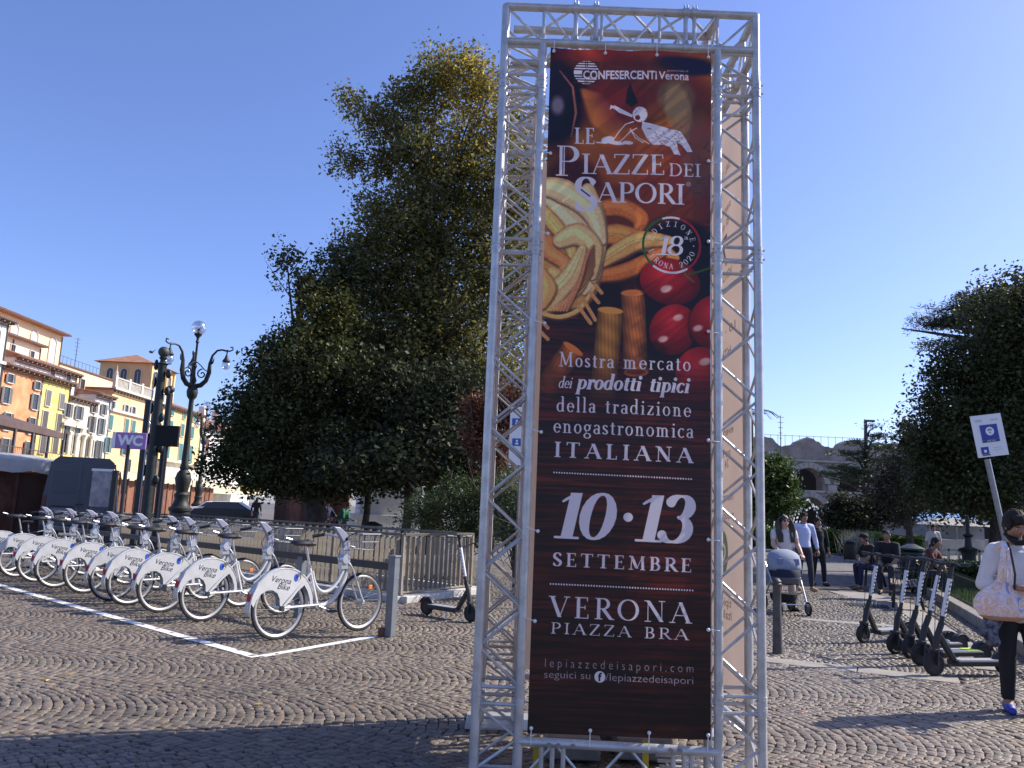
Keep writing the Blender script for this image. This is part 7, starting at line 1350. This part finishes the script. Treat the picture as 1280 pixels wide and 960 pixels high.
vs = []; fs = []; n = 14; k = 8
for i in range(k+1):
    ph = R(-8+i*13.5)
    for j in range(n+1): a = math.pi*j/n; vs.append((.265*math.cos(a), -.22*math.cos(ph)*math.sin(a)**.6*1.05+.05, .74+.30*math.sin(ph)*(.55+.45*math.sin(a)) if j not in (0, n) else .74+.16*math.sin(ph)))
for i in range(k):
    for j in range(n): a = i*(n+1)+j; fs.append((a, a+1, a+n+2, a+n+1))
b.add(vs, fs); hd2 = b.obj('hood', HG, pr, True); s_ = hd2.modifiers.new('s', 'SOLIDIFY'); s_.thickness = .02
b = MB(); b.box((0, -.16, .86), (.38, .02, .10), M=Matrix.Rotation(R(-15), 4, 'X')); b.obj('hood_pocket', mat('grey_pocket', (.16, .18, .26), .8), pr, bevel=.01)
b = MB(); b.loft([(0, .0, .48, .17, .20), (0, -.02, .54, .235, .27), (0, -.02, .66, .25, .28), (0, 0, .73, .25, .26)], 20); b.obj('carrycot', NVF, pr, True); b = MB(); b.loft([(0, -.03, .50, .20, .25), (0, -.04, .56, .242, .285), (0, -.04, .60, .245, .29)], 20); b.obj('cot_band', mat('grey_band', (.10, .10, .115), .8), pr, True)
b = MB()
for s in (-1, 1): b.tube([(s*.27, .36, 1.02), (s*.27, .05, .70), (s*.25, -.15, .42), (s*.24, -.33, .14)], .013, 8); b.tube([(s*.26, -.05, .55), (s*.26, .30, .14)], .013, 8); b.tube([(s*.245, -.2, .36), (s*.245, .2, .30)], .010, 6)
b.tube([(-.27, .36, 1.02), (.27, .36, 1.02)], .018, 8); b.tube([(-.24, -.31, .17), (.24, -.31, .17)], .010, 6); b.obj('frame', ALF, pr, True)
b = MB(); b.loft([(0, .05, .18, .18, .17), (0, .05, .24, .22, .21), (0, .05, .32, .23, .22)], 14); b.obj('basket', BLKT, pr, True)
for x in (-.25, .25):
    for y, r_ in ((-.33, .095), (.30, .14)): b = MB(); b.ring((x, y, r_+.018), (1, 0, 0), r_, .02, 20, 7); w_ = b.obj('wheel', RUB, pr, True); b = MB(); b.lathe([(r_*.7, -.012), (r_*.7, .012)], (x, y, r_+.018), 14, Matrix.Rotation(R(90), 3, 'Y')); b.obj('hub', mat('wheel_grey', (.12, .12, .13), .5), w_)
# others
q = V0(W(1023, 716, 20.5)); human('person in black walking half hidden behind the man in the pale blue shirt', q, R(10), stand(1.66), SKA, BLKT, BLKT, voxel=.02, hair=HAIRB, sleeve=1.5)
def sit(h=1., lean=.0, knee=.45, facing=None, armz=.5): return {'pelvis': (0, 0, .55), 'chest': (0, -lean*.5, .84), 'neck': (0, -lean, 1.06), 'head': (0, -lean*1.25-.02, 1.20), 'ls': (.18, -lean*.9, 1.0), 'rs': (-.18, -lean*.9, 1.0), 'le': (.22, -lean*.8-.14, .76), 'lw': (.12, -.38, .62), 're': (-.22, -lean*.8-.14, .76), 'rw': (-.12, -.38, .62), 'lh': (.09, -.02, .52), 'rh': (-.09, -.02, .52), 'lk': (.12, -.45, .54), 'rk': (-.12, -.45, .54), 'la': (.12, -.50, .08), 'ra': (-.10, -.42, .08), 'lt': (.12, -.66, .035), 'rt': (-.10, -.58, .035)}
q = V0(G(1088, 738)); human('seated person in a dark cap and navy trousers, leaning forward on the dark bench', q+Vector((.28, .3, 0)), R(-82), sit(lean=.22), SKA, BLKT, mat('navy_trousers', (.012, .016, .045), .8), hat=BLKT, shoe=mat('brown_sandal', (.16, .09, .05), .7), sleeve=.7)
q = V0(W(1112, 730, 17.3)); human('man in a black T-shirt sitting behind the slatted bench, arms on his knees', q+Vector((.0, 0, .12)), R(-35), sit(lean=.12), SKA, BLKT, DKT, hair=HAIRB, sleeve=.8)
q = V0(W(1157, 720, 18.)); human('person in a dark red top sitting at the far end behind the scooters', q, R(40), sit(lean=.18), SKA, mat('dark_red_cotton', (.10, .025, .018), .85), DKT, hair=HAIRB, voxel=.02)
q = V0(W(1168, 700, 30)); human('far white-topped person standing behind the garden', q, R(0), stand(1.65), SKA, mat('white_cotton', (.5, .5, .5), .8), DKT, voxel=.025, hair=HAIRB)
q = V0(W(320, 640, 45)); human('distant person in dark clothes standing below the yellow canopy', q, R(170), stand(1.75), SKA, BLKT, DKT, voxel=.025, hair=HAIRB, sleeve=1.5)
q = V0(W(408, 645, 30)); human('distant cyclist in dark top among parked bicycles under the trees', q, R(60), stand(1.68, ((.24, -.2, 1.15), (.2, -.42, 1.05)), ((-.24, -.2, 1.15), (-.2, -.42, 1.05))), SKA, NAVY, DKT, voxel=.025)
J = stand(1.7, ((.22, -.28, 1.0), (.2, -.5, .98)), ((-.22, -.28, 1.0), (-.2, -.5, .98))); 
for k_ in ('chest', 'neck', 'head', 'ls', 'rs'): v = J[k_]; J[k_] = (v[0], v[1]-(v[2]-.95)*.5, v[2]-(v[2]-.95)*.16)
q = V0(W(424, 645, 30)); human('distant person in a green jacket bending over a bicycle', q, R(75), J, SKB, mat('green_jacket', (.02, .14, .07), .8), DKT, voxel=.025, sleeve=1.9)
for i, px in enumerate((402, 418, 428)):
    c = copy_tree(c1); q = V0(W(px, 645, 29+i*.4)); place(c, q, R(20+50*i), ('parked bicycle under the trees, left of the dark-topped cyclist', 'parked bicycle under the trees in front of the green jacket', 'parked bicycle under the trees right of the green jacket')[i])
# woman at the right edge looking at her phone
q = V0(G(1277, 893)); WS = mat('white_gauze_shirt', (.66, .65, .66), .8, c2=(.58, .58, .60), scale=6, bump=.7, bscale=14); k = 1.0
J = stand(1.66, ((.27, -.10, 1.10), (.05, -.30, 1.06)), ((-.285, -.05, 1.085), (-.03, -.27, 1.075)), .05); J['nod'] = (24, 0, 12); J['head'] = (0.0, -.06, 1.548); J['neck'] = (0, -.015, 1.42); J['rs'] = (-.155, 0, 1.335); J['ls'] = (.19, 0, 1.345)
wm, V, Mh = human('woman in a white shirt with a patterned shoulder bag, looking at her phone, right edge', q+Vector((.05, .05, 0)), R(-14), J, SKA, WS, BLKT, hair=HAIRB, voxel=.010, sleeve=1.0, curl=.9, shoe=mat('blue_shoe', (.02, .04, .30), .5), handup=(0, -.6, .8))
b = MB(); cap(b, V['re'], .056, V['re']+(V['rw']-V['re'])*.22, .050); cap(b, V['rs'], .070, V['re'], .058); cap(b, V['le'], .062, V['le']+(V['lw']-V['le'])*.22, .055); chain(b, [((0, 0, .80), .185, .135), ((0, 0, .98), .168, .125), ((0, 0, 1.2), .150, .125)]); cap(b, (-.08, 0, 1.34), .07, (-.14, 0, 1.325), .066); o = link(bpy.data.objects.new('loose_shirt', remeshed(b, 'loose_shirt', WS, .010, 3))); o.parent = wm
b = MB(); b.ball(V['head']+Mh @ Vector((0, .022, .028)), (.094, .106, .118), 22, Mh); b.ball(V['head']+Mh @ Vector((0, -.045, .085)), (.075, .055, .045), 16, Mh); [b.ball(V['head']+Mh @ Vector((s*.074, -.03, .03)), (.018, .035, .055), 10, Mh) for s in (-1, 1)]; rj = random.Random(2); b.v = [tuple(c_+rj.uniform(-.006, .006) for c_ in v_) for v_ in b.v]; b.obj('hair_top', HAIRB, wm, True); b = MB(); b.tube([V['head']+Vector((-.07, -.02, -.10)), V['head']+Vector((-.04, -.11, -.135)), V['head']+Vector((.04, -.11, -.135)), V['head']+Vector((.07, -.02, -.10))], [.012, .028, .028, .012], 8); b.tube([V['neck']+Vector((-.06, .03, .06)), V['neck']+Vector((-.05, -.06, .03)), V['neck']+Vector((0, -.085, .01))], [.016, .02, .02], 7); b.obj('face_mask', BLKT, wm, True)
ph = MB(); ph.box((0, 0, 0), (.075, .010, .15), M=Matrix.Rotation(R(-50), 4, 'X')); po_ = ph.obj('phone', BLK, None, bevel=.004); po_.location = q+Vector((.06, -.36, 1.12)); tag(po_, 'black phone held in front of the woman in white', 'phone')
def bag_mat():
    m = mat('pastel_print_fabric', (.7, .6, .6), .7, bump=.5, bscale=12); n = m.node_tree.nodes; l = m.node_tree.links; tc = n.new('ShaderNodeTexCoord'); nz = n.new('ShaderNodeTexNoise'); nz.inputs['Scale'].default_value = 7; nz.inputs['Detail'].default_value = 2.5; nz.inputs['Distortion'].default_value = 1.6
    l.new(tc.outputs['Object'], nz.inputs['Vector']); cr = n.new('ShaderNodeValToRGB'); e = cr.color_ramp.elements; e[0].position = .30; e[0].color = (.28, .30, .52, 1); e[1].position = .68; e[1].color = (.60, .42, .58, 1)
    for p_, c_ in ((.40, (.62, .58, .68)), (.47, (.75, .70, .70)), (.53, (.72, .45, .32)), (.60, (.74, .66, .66))): x = e.new(p_); x.color = col3(c_)
    l.new(nz.outputs[0], cr.inputs[0]); l.new(cr.outputs[0], n['Principled BSDF'].inputs['Base Color']); return m
BGM = bag_mat(); bg_ = thing('shoulder_bag', 'pastel patterned tote bag hanging from the shoulder of the woman in white', 'bag', q+Vector((-.17, -.10, 0)), R(-14)); b = MB()
b.loft([(0, 0, .77, .12, .05), (0, 0, .80, .18, .08), (0, 0, .86, .212, .095), (-.005, 0, .92, .21, .09), (-.005, 0, .98, .18, .07), (0, 0, 1.03, .13, .05), (.01, 0, 1.07, .075, .035), (.015, 0, 1.10, .05, .03)], 36)
b.v = [(x*(1+.06*math.sin(math.atan2(y, x)*9+z*14)*(1 if z > .8 else .3)), y*(1+.10*math.sin(math.atan2(y, x)*7-z*20)), z) for x, y, z in b.v]; bm_ = remeshed(b, 'bag_body', BGM, .009, 2); o = link(bpy.data.objects.new('bag_body', bm_)); o.parent = bg_
b = MB(); b.tube([(-.02, -.045, 1.08), (-.005, -.07, 1.22), (.02, -.05, 1.36), (.03, .02, 1.405), (.02, .10, 1.34)], [.03, .026, .022, .02, .02], 8); b.tube([(.05, -.04, 1.08), (.045, -.075, 1.2), (.045, -.06, 1.35), (.045, .02, 1.41)], [.02, .016, .014, .014], 8); b.obj('bag_strap', BGM, bg_, True); b = MB(); b.loft([(0, 0, .765, .12, .052), (0, 0, .785, .165, .078), (0, 0, .80, .186, .088)], 20); b.obj('bag_base', mat('tan_leather', (.45, .26, .17), .6), bg_, True); b = MB(); b.tube([(.085, -.03, 1.0), (.08, -.09, 1.15), (.065, -.06, 1.36), (.07, .02, 1.405)], .009, 6); b.obj('thin_strap', BLK, bg_, True)
sc_f = thing('dark_scarf', 'dark blue spotted scarf hanging below the patterned bag', 'scarf', q+Vector((-.22, -.06, 0)), 0); b = MB(); [b.ball((-.03+.02*math.sin(i), 0, .83-.035*i), (.10-.006*i, .05, .05), 12) for i in range(8)]; SCF = mat('spotted_navy', (.012, .015, .035), .8, c2=(.16, .18, .24), scale=26); o = link(bpy.data.objects.new('cloth', remeshed(b, 'cloth', SCF, .014, 3))); o.parent = sc_f
# bird
p = W(189, 440, 40); b = MB(); b.ball(p, (.10, .16, .07), 10); b.add([p+Vector((-.05, 0, .02)), p+Vector((-.30, .05, .14)), p+Vector((-.05, .12, .02))], [(0, 1, 2)]); b.add([p+Vector((.05, 0, .02)), p+Vector((.26, .05, .20)), p+Vector((.05, .12, .02))], [(0, 1, 2)]); tag(b.obj('bird', BLK), 'small dark bird flying left of the ball-topped post', 'bird')
